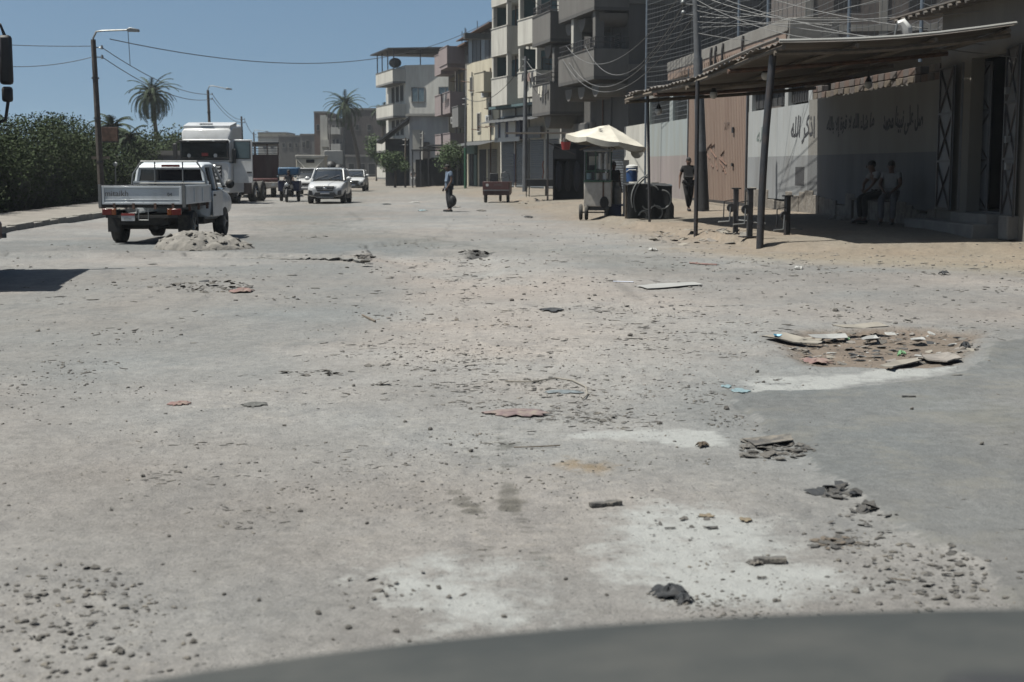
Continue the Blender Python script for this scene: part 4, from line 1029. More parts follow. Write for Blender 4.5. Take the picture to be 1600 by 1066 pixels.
v = [Vector((p.x, p.y, p.z)) for p in (L5.P(0, 1.7, z5), L5.P(9, 1.7, z5), L5.P(9, -6, z5), L5s.P(6.6, .1, z5))]
pg.add(v+[p+Vector((0, 0, .12)) for p in v], [(0, 1, 2, 3), (7, 6, 5, 4), (0, 4, 5, 1), (1, 5, 6, 2), (2, 6, 7, 3), (3, 7, 4, 0)]); pg.build('pergola_roof', M['black'], b5)
for p in (L5.P(.1, 1.1, 11), L5.P(3, 1.1, 11), L5.P(5.8, 1.1, 11), L5.P(8.3, 1.1, 11), L5s.P(1.5, -.2, 11), L5s.P(3.2, -.2, 11), L5s.P(6, -.2, 11)): part('pergola_post', M['dark_steel'], b5, lambda b: b.tube([p, p+Vector((0, 0, 2.1))], .06, 6))
part('pergola_rail', M['dark_steel'], b5, lambda b: b.tube([L5s.P(0, -.2, 12.6), L5s.P(6, -.2, 12.6)], .05, 5))
lbox(L5s, 'wind_screen', M['tin_dark'], b5, 3.3, 6.3, -.25, -.15, 11.5, 13.1)
part('satellite_dish', M['tin_dark'], b5, lambda b: b.ball(tuple(L5.P(2.8, .4, 11.9)), .62, 12, 8, (1, .35, .8)))
# grey shed in front of it
b6 = thing('grey_shed', 'grey two storey shed with white roof edge below the pale tall building', 'building')
p0 = at(640, 262, 128); p1 = at(697, 262, 128)
part('wall', mat('pale_shed_render', (.60, .61, .62), .9, .1, 2, dirt=(.4, .4, .39), streak=True), b6, lambda b: b.box(p0.x, p1.x+.6, 128, 134, 0, 6.2))
part('roof_edge', M['offwhite'], b6, lambda b: b.box(p0.x-.3, p1.x+.7, 127.6, 134.2, 6.2, 6.4))
part('lean_to', M['tin_dark'], b6, lambda b: b.prism([(p0.x-2.9, 4.0), (p0.x, 6.15), (p0.x, 5.95), (p0.x-2.9, 3.8)], 127.7, 133, 'y'))
part('dark_side', M['opening'], b6, lambda b: b.box(p0.x-2.2, p0.x-.02, 128.5, 133, 0, 4.2))
part('panel', M['offwhite'], b6, lambda b: b.box(p0.x+.3, p0.x+1.0, 127.8, 127.95, 3.2, 5.0)); part('panel', M['louvre'], b6, lambda b: b.box(p0.x+1.1, p0.x+1.8, 127.85, 127.97, 2.2, 3.9))
part('panel', M['offwhite'], b6, lambda b: b.box(p0.x+.3, p0.x+1.6, 127.85, 127.95, 1.0, 2.1)); part('panel', M['offwhite'], b6, lambda b: b.box(p0.x+2.8, p0.x+3.3, 127.85, 127.95, 1.2, 3.5))
for k in range(3):
    q = at(660+14*k, 262, 118); a_ = thing('stall_frame', ['dark stall frame with flat roof nearest the pale shed', 'dark stall frame in the middle before the grey shed', 'dark stall frame nearest the pink house'][k], 'stall', (q.x, 119-k*1.5, Hz(q.x, 119-k*1.5)))
    part('roof', M['tin_dark'], a_, lambda b: b.box(-.9, 1.6, -1.2, 1.2, 3.0+.1*k, 3.12+.1*k))
    for xx in (-.8, 1.5): part('post', M['dark_steel'], a_, lambda b: b.box(xx-.05, xx+.05, -1.1, -1.0, 0, 3.0))
    part('back_panel', M['opening'], a_, lambda b: b.box(-.7, 1.4, 1.0, 1.1, 0, 2.3))

# small fittings on the facades: rods, pipes, air conditioners, washing, aerials
rz_ = random.Random(77)
for L_, bld, ln_, zt_2 in ((L1, b1, 13, 14), (L2, b2, 12, 14), (L3, b3, 8, 9.5), (L4, b4, 11, 11)):
    for k in range(6):
        q, zz = rz_.uniform(.5, ln_), rz_.uniform(4.2, zt_2-1); part('rod', M['rust'], bld, lambda b: b.tube([L_.P(q, 0, zz), L_.P(q, rz_.uniform(.5, .9), zz+.05)], .03, 4))
    for k in range(2):
        q = rz_.uniform(1, ln_-.5); part('drainpipe', M['rust'] if k else M['grey_conc'], bld, lambda b: b.tube([L_.P(q, .07, .3), L_.P(q, .07, zt_2-.6)], .05, 6))
    for k in range(2):
        q, zz = rz_.uniform(.8, ln_-1.2), rz_.uniform(4.4, zt_2-2); ac = lbox(L_, 'air_conditioner', M['white_plastic'], bld, q, q+.8, .06, .4, zz, zz+.55, bevel=.02)
        part('fan_grille', M['dark_steel'], ac, lambda b: b.tube([L_.P(q+.3, .4, zz+.28), L_.P(q+.3, .42, zz+.28)], .2, 12))
    for k in range(4):
        q = rz_.uniform(.5, ln_); part('aerial', M['dark_steel'], bld, lambda b: b.tube([L_.P(q, -1, zt_2), L_.P(q+rz_.uniform(-.3, .3), -1, zt_2+rz_.uniform(1.5, 2.4))], .03, 4))
for L_, bld, q0_, zz, o_ in ((L2, b2, 1.2, 7.75, 1.45), (L1, b1, 9.3, 6.6, 2.2), (L4, b4, 4.0, 7.6, 1.35)):
    for k in range(4):
        mk_ = M[rz_.choice(['shirt_blue', 'shirt_white', 'cloth_grey', 'rag_red', 'canvas', 'cloth_navy'])]; q = q0_+k*.62; w_, h_ = rz_.uniform(.35, .5), rz_.uniform(.5, .85)
        part('washing', mk_, bld, lambda b: b.add([L_.P(q, o_+.02, zz), L_.P(q+w_/2, o_+.05, zz-.02), L_.P(q+w_, o_+.02, zz), L_.P(q+w_, o_+.04, zz-h_), L_.P(q+w_/2, o_+.1, zz-h_*.97), L_.P(q, o_+.05, zz-h_*.95)], [(0, 1, 4, 5), (1, 2, 3, 4)]))
for L_, bld, q, zz, sz in ((L1, b1, 6.9, 3.45, 1.4), (L2, b2, 3.0, 3.6, 1.5)):
    sg_ = lbox(L_, 'shop_sign', M['shutter'], bld, q, q+sz*1.8, .26, .34, zz, zz+.75)

# --- far buildings closing the street
def block(px0, px1, pyt, d, dep, m, label, wins=(), name='house', roof=None, par=None):
    a, c_ = at(px0, 262, d), at(px1, 262, d); zt_ = at(px0, pyt, d).z
    t = thing(name, label, 'building', (a.x, d, 0)); w_ = c_.x-a.x
    part('wall', M[m], t, lambda b: b.box(0, w_, 0, dep, -1, zt_))
    part('parapet', M['concrete'], t, lambda b: b.box(-.05, w_+.05, -.08, dep, zt_, zt_+.3))
    for (qx0, qx1, qy0, qy1) in wins:
        x0, x1 = at(qx0, 262, d).x-a.x, at(qx1, 262, d).x-a.x; z1, z0 = at(qx0, qy0, d).z, at(qx0, qy1, d).z
        f = part('window', M['concrete'], t, lambda b: b.box(x0-.1, x1+.1, -.06, -.001, z0-.12, z1+.1))
        part('pane', M['opening'], f, lambda b: b.box(x0, x1, -.075, -.065, z0, z1))
    return t
block(536, 606, 172, 232, 14, 'brick_dark', 'long dark grey brick block standing behind the bent palm', [(556, 561, 195, 203), (575, 580, 195, 203)], 'brick_house')
t = block(514, 536, 188, 229, 16, 'brown_face', 'narrow house with a column of open balconies left of the bent palm', [(520, 524, 196, 204), (526, 530, 196, 204), (520, 524, 218, 226), (526, 530, 218, 226), (525, 529, 232, 237)])
for zz in (4.6, 7.2): part('balcony', M['offwhite'], t, lambda b: b.box(.2, 2.0, -1.3, -.09, zz-.3, zz+.8))
t = block(492, 513, 177, 236, 12, 'brick', 'red brick house with pale corner, farthest tall one up the street', [(496, 500, 195, 203)])
part('corner_strip', M['offwhite'], t, lambda b: b.box(1.0, 2.2, -.2, -.05, 0, at(492, 180, 236).z)); part('balcony', M['offwhite'], t, lambda b: b.box(1.2, 2.6, -1.4, -.21, 5, 6.2))
block(470, 492, 212, 243, 12, 'grey_conc', 'grey low house with dark upper openings beside the red brick one', [(473, 477, 222, 230), (479, 484, 220, 232)])
block(436, 470, 214, 250, 12, 'brown_face', 'flat beige house with a row of small openings up the street', [(442, 446, 224, 230), (452, 456, 224, 230), (462, 465, 224, 230)])
block(404, 437, 216, 258, 12, 'offwhite', 'pale flat roofed house half hidden by the red trailer', [(412, 417, 226, 232), (424, 428, 226, 232)])
block(404, 448, 209, 290, 12, 'cream', 'cream upper storey rising behind the pale flat roofed house')
block(594, 612, 232, 190, 8, 'offwhite', 'small whitewashed gatehouse behind the round street tree', [(598, 602, 246, 262)])
block(540, 594, 245, 214, 8, 'brown_face', 'row of low dark shops at the end of the street', [(545, 553, 256, 272), (560, 570, 256, 272), (576, 586, 256, 272)], 'shop_row')
block(216, 294, 243, 92, .3, 'grey_conc', 'grey concrete boundary wall between hedge and white lorry', (), 'boundary_wall')

# ================================================================ left side: pavement, hedge, poles
def kx(y): return -12.6-.085*(y-35)
pv = MB(); n = 60
ys_ = [10+i*3.2 for i in range(n)]
for i in range(n-1):
    y0, y1 = ys_[i], ys_[i+1]; z = .17
    pv.add([(kx(y0)-.25, y0, z), (kx(y1)-.25, y1, z), (kx(y1)-2.9, y1, z+.02), (kx(y0)-2.9, y0, z+.02)], [(0, 1, 2, 3)])
pv.add([], []); pvo = pv.build('pavement', mat('sandy_pavement', (.34, .31, .27), .95, .15, 1.5, bump=.5, dirt=(.2, .185, .16), dirt_amt=.7), None, kind='structure')
kb = None; y = 12.0; rk = random.Random(11)
while y < 150:
    ln = .95
    b = MB(); x0, x1 = kx(y), kx(y+ln); dz_ = rk.uniform(-.02, .02); dx = rk.uniform(-.02, .02)
    b.add([(x0-.25+dx, y, -.05), (x0+dx, y, -.05), (x1+dx, y+ln-.03, -.05), (x1-.25+dx, y+ln-.03, -.05), (x0-.25+dx, y, .18+dz_), (x0-.02+dx, y, .18+dz_), (x1-.02+dx, y+ln-.03, .18+dz_), (x1-.25+dx, y+ln-.03, .18+dz_)],
          [(0, 3, 2, 1), (4, 5, 6, 7), (0, 1, 5, 4), (1, 2, 6, 5), (2, 3, 7, 6), (3, 0, 4, 7)])
    b.build('kerbstone', M['kerbstone'], pvo, bevel=.015); y += ln
def leaves(b, pts, size, r, tilt=.9):
    for p in pts:
        s = size*r.uniform(.6, 1.35); a = r.uniform(0, 6.28); e = r.uniform(-tilt, tilt)
        d = Vector((math.cos(a)*math.cos(e), math.sin(a)*math.cos(e), math.sin(e))); q = Vector((r.uniform(-1, 1), r.uniform(-1, 1), r.uniform(-.4, 1))).normalized()
        n = d.cross(q).normalized()*s*.33; p = Vector(p)
        b.add([p-d*s*.5, p+n, p+d*s*.5, p-n], [(0, 1, 2, 3)])
hr = random.Random(21)
hedge = thing('hedge', 'tall dark dusty hedge running along the left pavement', 'hedge')
hb = MB()
y = 34.0; hpts = []
while y < 74:
    xh = kx(y)-3.6; top = 3.1+(y-48)*.04+.16*math.sin(y*1.7)+.12*math.sin(y*4.1) if y < 64 else 3.7-(y-64)*.13+.12*math.sin(y*2.9)
    clumps = 5
    for c_ in range(clumps):
        cx = xh-hr.uniform(0, 1.9); cy = y+hr.uniform(-.8, .8); cz = hr.uniform(.35, top-.45); cr = hr.uniform(.55, .95)
        for _ in range(560):
            v_ = Vector((hr.gauss(0, 1), hr.gauss(0, 1), hr.gauss(0, 1))).normalized()*cr*hr.uniform(.55, 1.08)
            q = Vector((cx, cy, cz))+v_
            if q.z > .1: hpts.append(q)
    for _ in range(2):                               # upright shoots along the top
        sx, sy = xh-hr.uniform(.2, 1.6), y+hr.uniform(-.5, .5); hh = top+hr.uniform(.0, .45)
        for k in range(36): hpts.append(Vector((sx+hr.gauss(0, .13), sy+hr.gauss(0, .13), top-.6+(hh-top+.6)*k/36)))
    y += .78
leaves(hb, hpts, .10, hr)
hb.build('foliage', M['leaf'], hedge, smooth=0, kind='stuff')
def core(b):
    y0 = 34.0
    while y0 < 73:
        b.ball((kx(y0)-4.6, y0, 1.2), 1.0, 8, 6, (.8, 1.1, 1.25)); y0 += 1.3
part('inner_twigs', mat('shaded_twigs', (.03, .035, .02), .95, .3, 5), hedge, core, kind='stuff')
for k in range(12): yy = 35+k*3.2; part('trunk', M['bark'], hedge, lambda b: b.tube([(kx(yy)-4.3, yy, 0), (kx(yy)-4.2, yy+.2, 1.6)], [.08, .05], 6))
def bush(px, pyc, d, w_, h_, label, m='leaf', name='bush', n=1100, group=None, trunk=0, size=.2):
    g = at(px, pyc, d); t = thing(name, label, name.replace('_', ' ').split()[-1], (g.x, d, Hz(g.x, d)), group=group); r = random.Random(px*7+d); b = MB(); pts = []
    for c_ in range(9):
        a = r.uniform(0, 6.28); rr = r.uniform(.0, .62); cx, cy, cz = rr*math.cos(a)*w_/2, rr*math.sin(a)*w_/2, trunk+h_*(.3+.42*r.uniform(0, 1)); cr = min(w_, h_)*r.uniform(.26, .42)
        for _ in range(n//9):
            v_ = Vector((r.gauss(0, 1), r.gauss(0, 1), r.gauss(0, 1))).normalized()*cr*r.uniform(.4, 1.1); q = Vector((cx, cy, cz))+v_
            if q.z > trunk*.7: pts.append(q)
    leaves(b, pts, size, r); b.build('crown', M[m], t, smooth=0)
    part('trunk', M['bark'], t, lambda b: b.tube([(0, 0, -.1), (.05, 0, (trunk+h_*.4)*.6), (0, .05, trunk+h_*.5)], [.12, .09, .04], 7))
    return t
bush(262, 262, 112, 6, 4.8, 'large dark bush just left of the lorry roof below the tall palm', n=5200, size=.2)
bush(232, 262, 108, 5, 3.9, 'dark bush between the signboard and the tall palm', n=4600, size=.2)
bush(244, 262, 116, 6, 5.0, 'dark bush spreading below the crown of the tall palm', n=5000, size=.2)
bush(218, 262, 90, 4, 3.6, 'dark bush where the hedge ends beside the boundary wall', n=4200, size=.16)
bush(283, 262, 118, 4.6, 4.4, 'dark bush nearest the white lorry cab', n=2200, size=.3)
bush(617, 262, 118, 2.9, 1.9, 'round clipped street tree with green crown before the pale tall building', 'leaf_green', 'street_tree', 4200, trunk=1.1, size=.13)
bush(702, 262, 104, 2.4, 2.3, 'small clipped street tree behind the man in blue', 'leaf_green', 'street_tree', 3000, trunk=1.2, size=.11)
bush(588, 262, 168, 4, 3.2, 'bright green tree over the whitewashed gatehouse', 'leaf_green', 'tree', 2200, trunk=2.2, size=.25)
def palm(px, pyb, pyc, d, R_, label, lean_px=0, seed=1, nf=46, droop=1.0):
    g = at(px, pyb, d); top = at(px+lean_px, pyc, d); t = thing('palm_tree', label, 'palm', (g.x, d, 0)); T_ = Vector((top.x-g.x, 0, top.z))
    tb = MB(); pts = []
    for k in range(10):
        u = k/9; pts.append(Vector((T_.x*(u**1.6), 0, T_.z*u)))
    tb.tube(pts, [.26-.1*k/9+(.03 if k % 2 else 0) for k in range(10)], 8); tb.build('trunk', M['palm_trunk'], t)
    r = random.Random(seed)
    for i in range(nf):
        az = i*2.39996+r.uniform(-.2, .2); el = 1.35-1.9*(i/nf)**.9+r.uniform(-.1, .1); L_ = R_*r.uniform(.88, 1.1); b = MB(); pr = T_.copy(); sp_ = []
        e = el
        for k in range(10):
            sp_.append(pr.copy()); pr = pr+Vector((math.cos(az)*math.cos(e), math.sin(az)*math.cos(e), math.sin(e)))*L_/9; e -= (.13+.12*max(0, math.cos(el)))*droop
        b.tube(sp_, [.045-.004*k for k in range(10)], 3)
        for k in range(1, 10):
            tg = (sp_[k]-sp_[k-1]).normalized(); sd = tg.cross(Vector((0, 0, 1))).normalized()
            for sgn in (-1, 1):
                for j in range(4):
                    p = sp_[k-1].lerp(sp_[k], j/4); ll = (.62 if k > 2 else .4)*(1.1-.06*k)*r.uniform(.85, 1.1); dd = (sd*sgn*.75+tg*.75+Vector((0, 0, -.28+r.uniform(-.15, .2)))).normalized(); w2 = tg*.045
                    b.add([p-w2, p+dd*ll, p+w2], [(0, 1, 2)])
        b.build('frond', M['palm_leaf'], t, smooth=0)
    part('crown_heart', M['palm_trunk'], t, lambda b: b.ball(tuple(T_+Vector((0, 0, -.15))), .42, 8, 6, (1, 1, 1.4)))
    return t
palm(249, 262, 150, 140, 3.1, 'tall slender palm with a full round crown left of the white lorry', -12, 1, 60)
palm(563, 262, 166, 182, 3.4, 'bent palm with a ragged crown before the dark brick block', -24, 2, 52, .9)
palm(597, 262, 176, 190, 2.3, 'second palm crown pressed against the pale tall building', 3, 3, 34)
palm(182, 262, 203, 95, 1.7, 'low palm tops showing above the hedge behind the signboard pole', -6, 4, 30)
palm(205, 262, 218, 90, 1.3, 'lowest small palm at the right end of the hedge', -2, 5, 24)

def lamp_pole(px, pyt, d, arm_px, label, arm_drop=0, board=False, arm=True, name='street_lamp'):
    g = at(px, 262, d); z0 = Hz(g.x, d); top = at(px, pyt, d).z; lx = -.02*top; t = thing(name, label, 'street lamp' if arm else 'utility pole', (g.x, d, z0)); h = top-z0
    part('pole', M['wood_pole'], t, lambda b: b.tube([(-lx*0, 0, 0), (lx*.5, 0, h*.5), (lx, 0, h)], [.13, .11, .09], 8))
    if arm:
        A = at(px+arm_px, 262, d).x-g.x; ah = h+.28
        part('arm', M['steel'], t, lambda b: b.tube([(lx, 0, h-.3), (lx, 0, h+.05), (lx+.12, 0, ah), (lx+.35, 0, ah+.03), (A-.35, 0, ah+.06-arm_drop)], .035, 6))
        part('lamp_head', M['steel'], t, lambda b: b.prism([(A-.42, ah+.0-arm_drop), (A+.0, ah-.01-arm_drop), (A+.0, ah+.08-arm_drop), (A-.3, ah+.14-arm_drop), (A-.42, ah+.1-arm_drop)], -.1, .1, 'y'), bevel=.015)
        if not arm_drop: part('hanging_wire', M['cable'], t, lambda b: b.tube([(A-.4, 0, ah), (A-.38, 0, ah-.5), (A-.36, 0, ah-1.2)], .012, 4))
    for zz in (h-.28, h-.62):
        def ins(b): b.tube([(lx, 0, zz), (lx+.28, 0, zz)], .02, 5); b.tube([(lx+.3, 0, zz-.06), (lx+.3, 0, zz+.08)], [.06, .035], 8)
        part('insulator', M['steel'], t, ins)
    for zz in (h*.3, h*.55, h*.78): part('band', M['dark_steel'], t, lambda b: b.tube([(lx*zz/h, 0, zz-.03), (lx*zz/h, 0, zz+.03)], .135, 10))
    if board:
        part('cross_arm', M['wood'], t, lambda b: b.box(-.32, .33, -.06, .0, 1.95, 2.05)); part('notice_board', M['rust'], t, lambda b: b.box(.1, .68, -.14, -.1, h-3.62, h-3.12), bevel=.01)
        lt = part('frame', M['dark_steel'], t, lambda b: b.box(.08, .7, -.1, -.07, h-3.66, h-3.09))
    return t, Vector((g.x+lx+.3, d, z0+h-.28))
lp1, i1 = lamp_pole(158, 62, 52, 66, 'nearest tall street lamp pole with a rusty board in front of the hedge', 0, True)
lp2, i2 = lamp_pole(331, 141, 104, 34, 'second street lamp with drooping arm rising behind the white lorry', .25)
lp3, i3 = lamp_pole(381, 182, 150, 0, 'plain utility pole right of the white lorry cab', arm=False, name='utility_pole')
lp4, i4 = lamp_pole(399, 207, 190, 22, 'small far street lamp beside the red trailer top', .2)
pb = on(182, 318); pbt = thing('signpost', 'short thin post with a round white cap before the hedge', 'signpost', (pb.x, pb.y, pb.z))
part('post', M['steel'], pbt, lambda b: b.tube([(0, 0, 0), (0, 0, 1.75)], .03, 6)); part('cap', M['white_plastic'], pbt, lambda b: b.ball((0, 0, 1.8), .11, 10, 6, (1, .4, 1)))
# right side poles
def rpole(px, pyb, pyt, d, m, label, r=.09, zg=None):
    g = at(px, 262, d); z0 = Hz(g.x, d) if zg is None else zg; t = thing('utility_pole', label, 'utility pole', (g.x, d, z0)); h = at(px, pyt, d).z-z0
    part('shaft', M[m], t, lambda b: b.tube([(0, 0, -.1), (.02, 0, h*.6), (.05, 0, h)], [r*1.2, r, r*.7], 8))
    for zz in (h-.2, h-.6): part('insulator', M['steel'], t, lambda b: b.tube([(-.2, 0, zz), (.25, 0, zz)], .03, 5))
    return t, Vector((g.x+.05, d, z0+h-.2))
rp1, r1 = rpole(820, 300, 88, 86, 'conc_pole', 'slim grey pole before the off white and teal block', .13)
rp2, r2 = rpole(727, 300, 150, 103, 'conc_pole', 'street pole with green painted lower half beside the cream house', .07)
part('green_band', M['green'], rp2, lambda b: b.tube([(0, 0, 0), (.01, 0, 2.9)], .1, 8))
rp3, r3 = rpole(633, 280, 215, 118, 'wood', 'thin pole rising out of the round street tree', .07)
rp4, r4 = rpole(660, 285, 205, 122, 'offwhite', 'pale pole in front of the grey shed', .09)
rp5, r5 = rpole(516, 285, 195, 210, 'wood_pole', 'far dark pole before the narrow balcony house', .12)

# cables: each a thing of its own
def cable(p, q, sag, label, m='cable', r=.012, n=14):
    p, q = Vector(p), Vector(q); b = MB(); b.tube([p.lerp(q, k/n)-Vector((0, 0, sag*4*(k/n)*(1-k/n))) for k in range(n+1)], r, 4, False)
    return tag(b.build('overhead_cable', M[m], None), label, 'cable', 'overhead cables')
Lp = Vector((-23, 47, i1.z+.15))
cable(i1+Vector((-.4, 0, .05)), at(-60, 66, 50), .05, 'upper of two cables leaving the left lamp pole to the left edge', r=.012)
cable(i1+Vector((-.4, 0, -.35)), at(-60, 96, 50), .25, 'lower of two cables leaving the left lamp pole to the left edge', r=.012)
cable(i1, i2, .5, 'upper cable running from the left lamp pole to the second lamp', r=.018)
cable(i1+Vector((0, 0, -.34)), i2+Vector((0, 0, -.34)), .6, 'lower cable running from the left lamp pole to the second lamp', r=.018)
cable(i2, i3, .6, 'upper cable from the second lamp to the plain pole', r=.022)
cable(i2+Vector((0, 0, -.3)), i3+Vector((0, 0, -.3)), .6, 'lower cable from the second lamp to the plain pole', r=.022)
cable(i3, i4, .5, 'cable from the plain pole to the far small lamp', r=.03)
cable(i1+Vector((.3, 0, .3)), L2.P(11, .5, 12.3), 1.9, 'long sagging cable crossing the whole sky to the off white block', r=.017, n=30)
U = Vector((up.x, up.y, up.z-.1))
bal = L1.P(2, 1.9, 8.3); bal2 = L1.P(6, 1.9, 8.6)
A1, A2, A3 = U+lean(.83)+Vector((-.42, 0, 0)), U+lean(.88)+Vector((-.42, 0, 0)), U+lean(.79)+Vector((-.42, 0, 0))
cable(bal, A1, 1.9, 'pale cable looping from the railed balcony up to the thick pole', 'cable_pale', .016, 20)
cable(bal2, A2, 1.6, 'topmost pale loop between the balcony and the thick pole', 'cable_pale', .016, 20)
cable(L1.P(5, 2, 7.6), A3, 1.8, 'lowest pale loop hanging under the railed balcony', 'cable_pale', .016, 20)
cable(L1.P(6.5, 2, 7.9), U+lean(.8), 2.2, 'slack double loop below the railed balcony', 'cable_pale', .015, 20)
cable(r1, bal2, 1.2, 'cable drooping from the slim grey pole to the balconies', 'cable_pale', .016, 16)
cable(r1+Vector((0, 0, -.4)), L1.P(9.5, 2.1, 6.2), .8, 'second cable drooping from the slim grey pole', 'cable_pale', .016, 16)
cable(r1, r2, 1.0, 'cable linking the slim grey pole and the green based pole', 'cable', .022, 16)
cable(L1.P(8, 2, 10.8), at(780, -60, 60), .5, 'cable rising out of the picture over the off white block', 'cable', .018)
rn = random.Random(9)
tgt = [(1480, 52, 34), (1440, -20, 40), (1600, 10, 30), (1330, -30, 44), (1540, 70, 30.5), (1470, 20, 33), (1400, 66, 34), (1300, 40, 42), (1590, 90, 29), (1500, -30, 32), (1250, -25, 48), (1450, 45, 35)]
for k, (a, c_, d) in enumerate(tgt):
    q = U+lean(.72+.022*k)
    cable(q, at(a, c_, d), .15+.3*rn.random(), ['white cable fanning right from the thick pole, highest of the fan', 'white cable to the top right corner', 'white cable reaching over the workshop roof'][k % 3]+[' beside the net', ' crossing the net poles', ' above the shelter roof', ' near the water tank'][k // 3], 'cable_pale', .011, 12)
hk = thing('roof_whip_lamp', 'white lamp on a thin leaning rod above the cream house roof', 'lamp', tuple(L3.P(1.5, -1, 12.6)))
part('rod', M['steel'], hk, lambda b: b.tube([(0, 0, 0), (-.9, 0, 2.6)], .03, 5)); part('lamp_head', M['white_plastic'], hk, lambda b: b.ball((-.95, 0, 2.75), .28, 10, 6, (1, .7, .6)))

# ================================================================ vehicles
def ring(hw, zb, zt, y, r=.12, tuck=.06, n=3):
    """rounded rectangle section across the car at station y"""
    pts = []
    for (cx, cz, a0) in ((hw-tuck-r, zb+r, -90), (hw-r, (zb+zt)*.5, 0), (hw-tuck-r, zt-r, 0)):
        pass
    P_ = [(hw-tuck-r, zb), (hw-tuck, zb+r*.5), (hw, zb+(zt-zb)*.42), (hw-.01, zb+(zt-zb)*.7), (hw-.05, zt-r*.35), (hw-.05-r, zt)]
    return [(x, y, z) for x, z in P_]+[(-x, y, z) for x, z in P_[::-1]]
def make_wheel(parent, x, y, r, wd, rim='steel', z=None, name='wheel'):
    z = r if z is None else z; b = MB(); b.wheel((x, y, z), r, wd, 22); w_ = b.build(name, M['rubber'], parent)
    s = 1 if x > 0 else -1; b = MB()
    b.tube([(x+s*(wd/2-.06), y, z), (x+s*(wd/2-.03), y, z)], r*.6, 16); b.tube([(x+s*(wd/2-.03), y, z), (x+s*(wd/2), y, z)], [r*.2, r*.16], 10)
    for k in range(5):
        a = k*2*math.pi/5; b.tube([(x+s*(wd/2-.02), y+math.cos(a)*r*.15, z+math.sin(a)*r*.15), (x+s*(wd/2-.02), y+math.cos(a)*r*.56, z+math.sin(a)*r*.56)], r*.08, 5)
    b.build('rim', M[rim], w_); return w_

# --- the pickup going away, rear towards us (local +y forward)
pl = thing('pickup_truck', 'pale dusty drop side pickup seen from behind, driving away past the rubble mound', 'pickup', (0, 0, 0))
def bb(name, m, parent, x0, x1, y0, y1, z0, z1, bevel=0, **k):
    b = MB(); b.box(x0, x1, y0, y1, z0, z1); return b.build(name, M[m] if isinstance(m, str) else m, parent, bevel=bevel, **k)
tg_ = bb('tailgate', 'pick_paint', pl, -.83, .83, 0, .04, .84, 1.22, .008)
def tgf(b):
    for x0, x1 in ((-.83, -.78), (.78, .83)): b.box(x0, x1, -.015, -.001, .84, 1.22)
    for z0, z1 in ((.84, .885), (1.175, 1.22)): b.box(-.78, .78, -.015, -.001, z0, z1)
    b.box(-.78, .78, -.008, -.001, .93, .945)
part('tailgate_frame', M['pick_paint'], tg_, tgf, bevel=.004)
o = text_mesh('lettering', 'mitaikh', M['faded_ink'], .17, .001); o.location = (-.52, -.012, 1.06); o.rotation_euler = (R(90), 0, 0); o.parent = tg_
o = text_mesh('lettering', '04', M['ink'], .1, .001); o.location = (.58, -.012, 1.04); o.rotation_euler = (R(90), 0, 0); o.parent = tg_
for s in (-1, 1):
    sd = bb('side_panel', 'pick_paint', pl, s*.88-.02, s*.88+.02, .03, 2.3, .84, 1.22, .008)
    def sf(b):
        x = s*.905
        b.box(x-.008, x+.008, .03, 2.3, 1.17, 1.22); b.box(x-.008, x+.008, .03, 2.3, .84, .88)
        for y in (.03, .75, 1.5, 2.25): b.box(x-.009, x+.009, y, y+.05, .88, 1.17)
    part('panel_frame', M['pick_paint'], sd, sf, bevel=.004)
    bb('corner_post', 'steel', pl, s*.87-.03, s*.87+.03, -.02, .03, .78, 1.25)
    lt = bb('tail_light', 'red_lens', pl, min(s*.82, s*.62), max(s*.82, s*.62), -.06, -.01, .62, .75, .01)
    bb('indicator', 'orange_lens', lt, min(s*.62, s*.53), max(s*.62, s*.53), -.06, -.01, .62, .75, .008)
    for y in (.3, 1.1, 1.9): bb('hinge_hook', 'rust', pl, s*.9-.02, s*.9+.03, y, y+.05, .70, .84)
for x in (-.6, -.2, .25, .62): bb('hinge_hook', 'rust', pl, x, x+.05, -.03, .0, .74, .86)
bb('top_rail', 'dark_steel', pl, -.86, .86, -.01, .05, 1.221, 1.245)
bb('tray_floor', 'chassis', pl, -.86, .86, .02, 2.32, .77, .84)
bb('headboard', 'pick_paint', pl, -.86, .86, 2.3, 2.34, .84, 1.3)
pt = bb('number_plate', 'plate', pl, -.42, -.14, -.075, -.06, .50, .66); bb('plate_band', 'plate_red', pt, -.42, -.14, -.079, -.0755, .61, .66)
o = text_mesh('plate_number', '٤٧٢١٥٨', M['ink'], .1, .001, FONT); o.location = (-.28, -.079, .55); o.rotation_euler = (R(90), 0, 0); o.parent = pt
bb('bumper_bar', 'chassis', pl, -.75, .75, -.05, .02, .56, .62)
part('step_frame', M['steel'], pl, lambda b: b.tube([(-.05, -.08, .75), (-.05, -.1, .52), (.15, -.1, .52), (.15, -.08, .75)], .013, 5))
def chs(b):
    b.box(-.45, -.35, 0, 4.6, .5, .62); b.box(.35, .45, 0, 4.6, .5, .62); b.box(-.5, .5, .1, .3, .42, .6); b.tube([(-.72, .95, .36), (.72, .95, .36)], .07, 8); b.ball((0, .95, .36), .16, 8, 6); b.box(-.3, .2, 1.3, 2.2, .35, .6)
    b.tube([(.3, -.02, .36), (.3, 1.2, .38)], .03, 6); b.box(-.7, .7, 2.4, 4.6, .34, .5)
part('chassis', M['chassis'], pl, chs)
for x, y in ((-.74, .95), (.74, .95), (-.74, 3.95), (.74, 3.95)): make_wheel(pl, x, y, .35, .24)
for s in (-1, 1): part('mud_flap', M['rubber'], pl, lambda b: b.box(s*.74-.13, s*.74+.13, .48, .5, .25, .6))
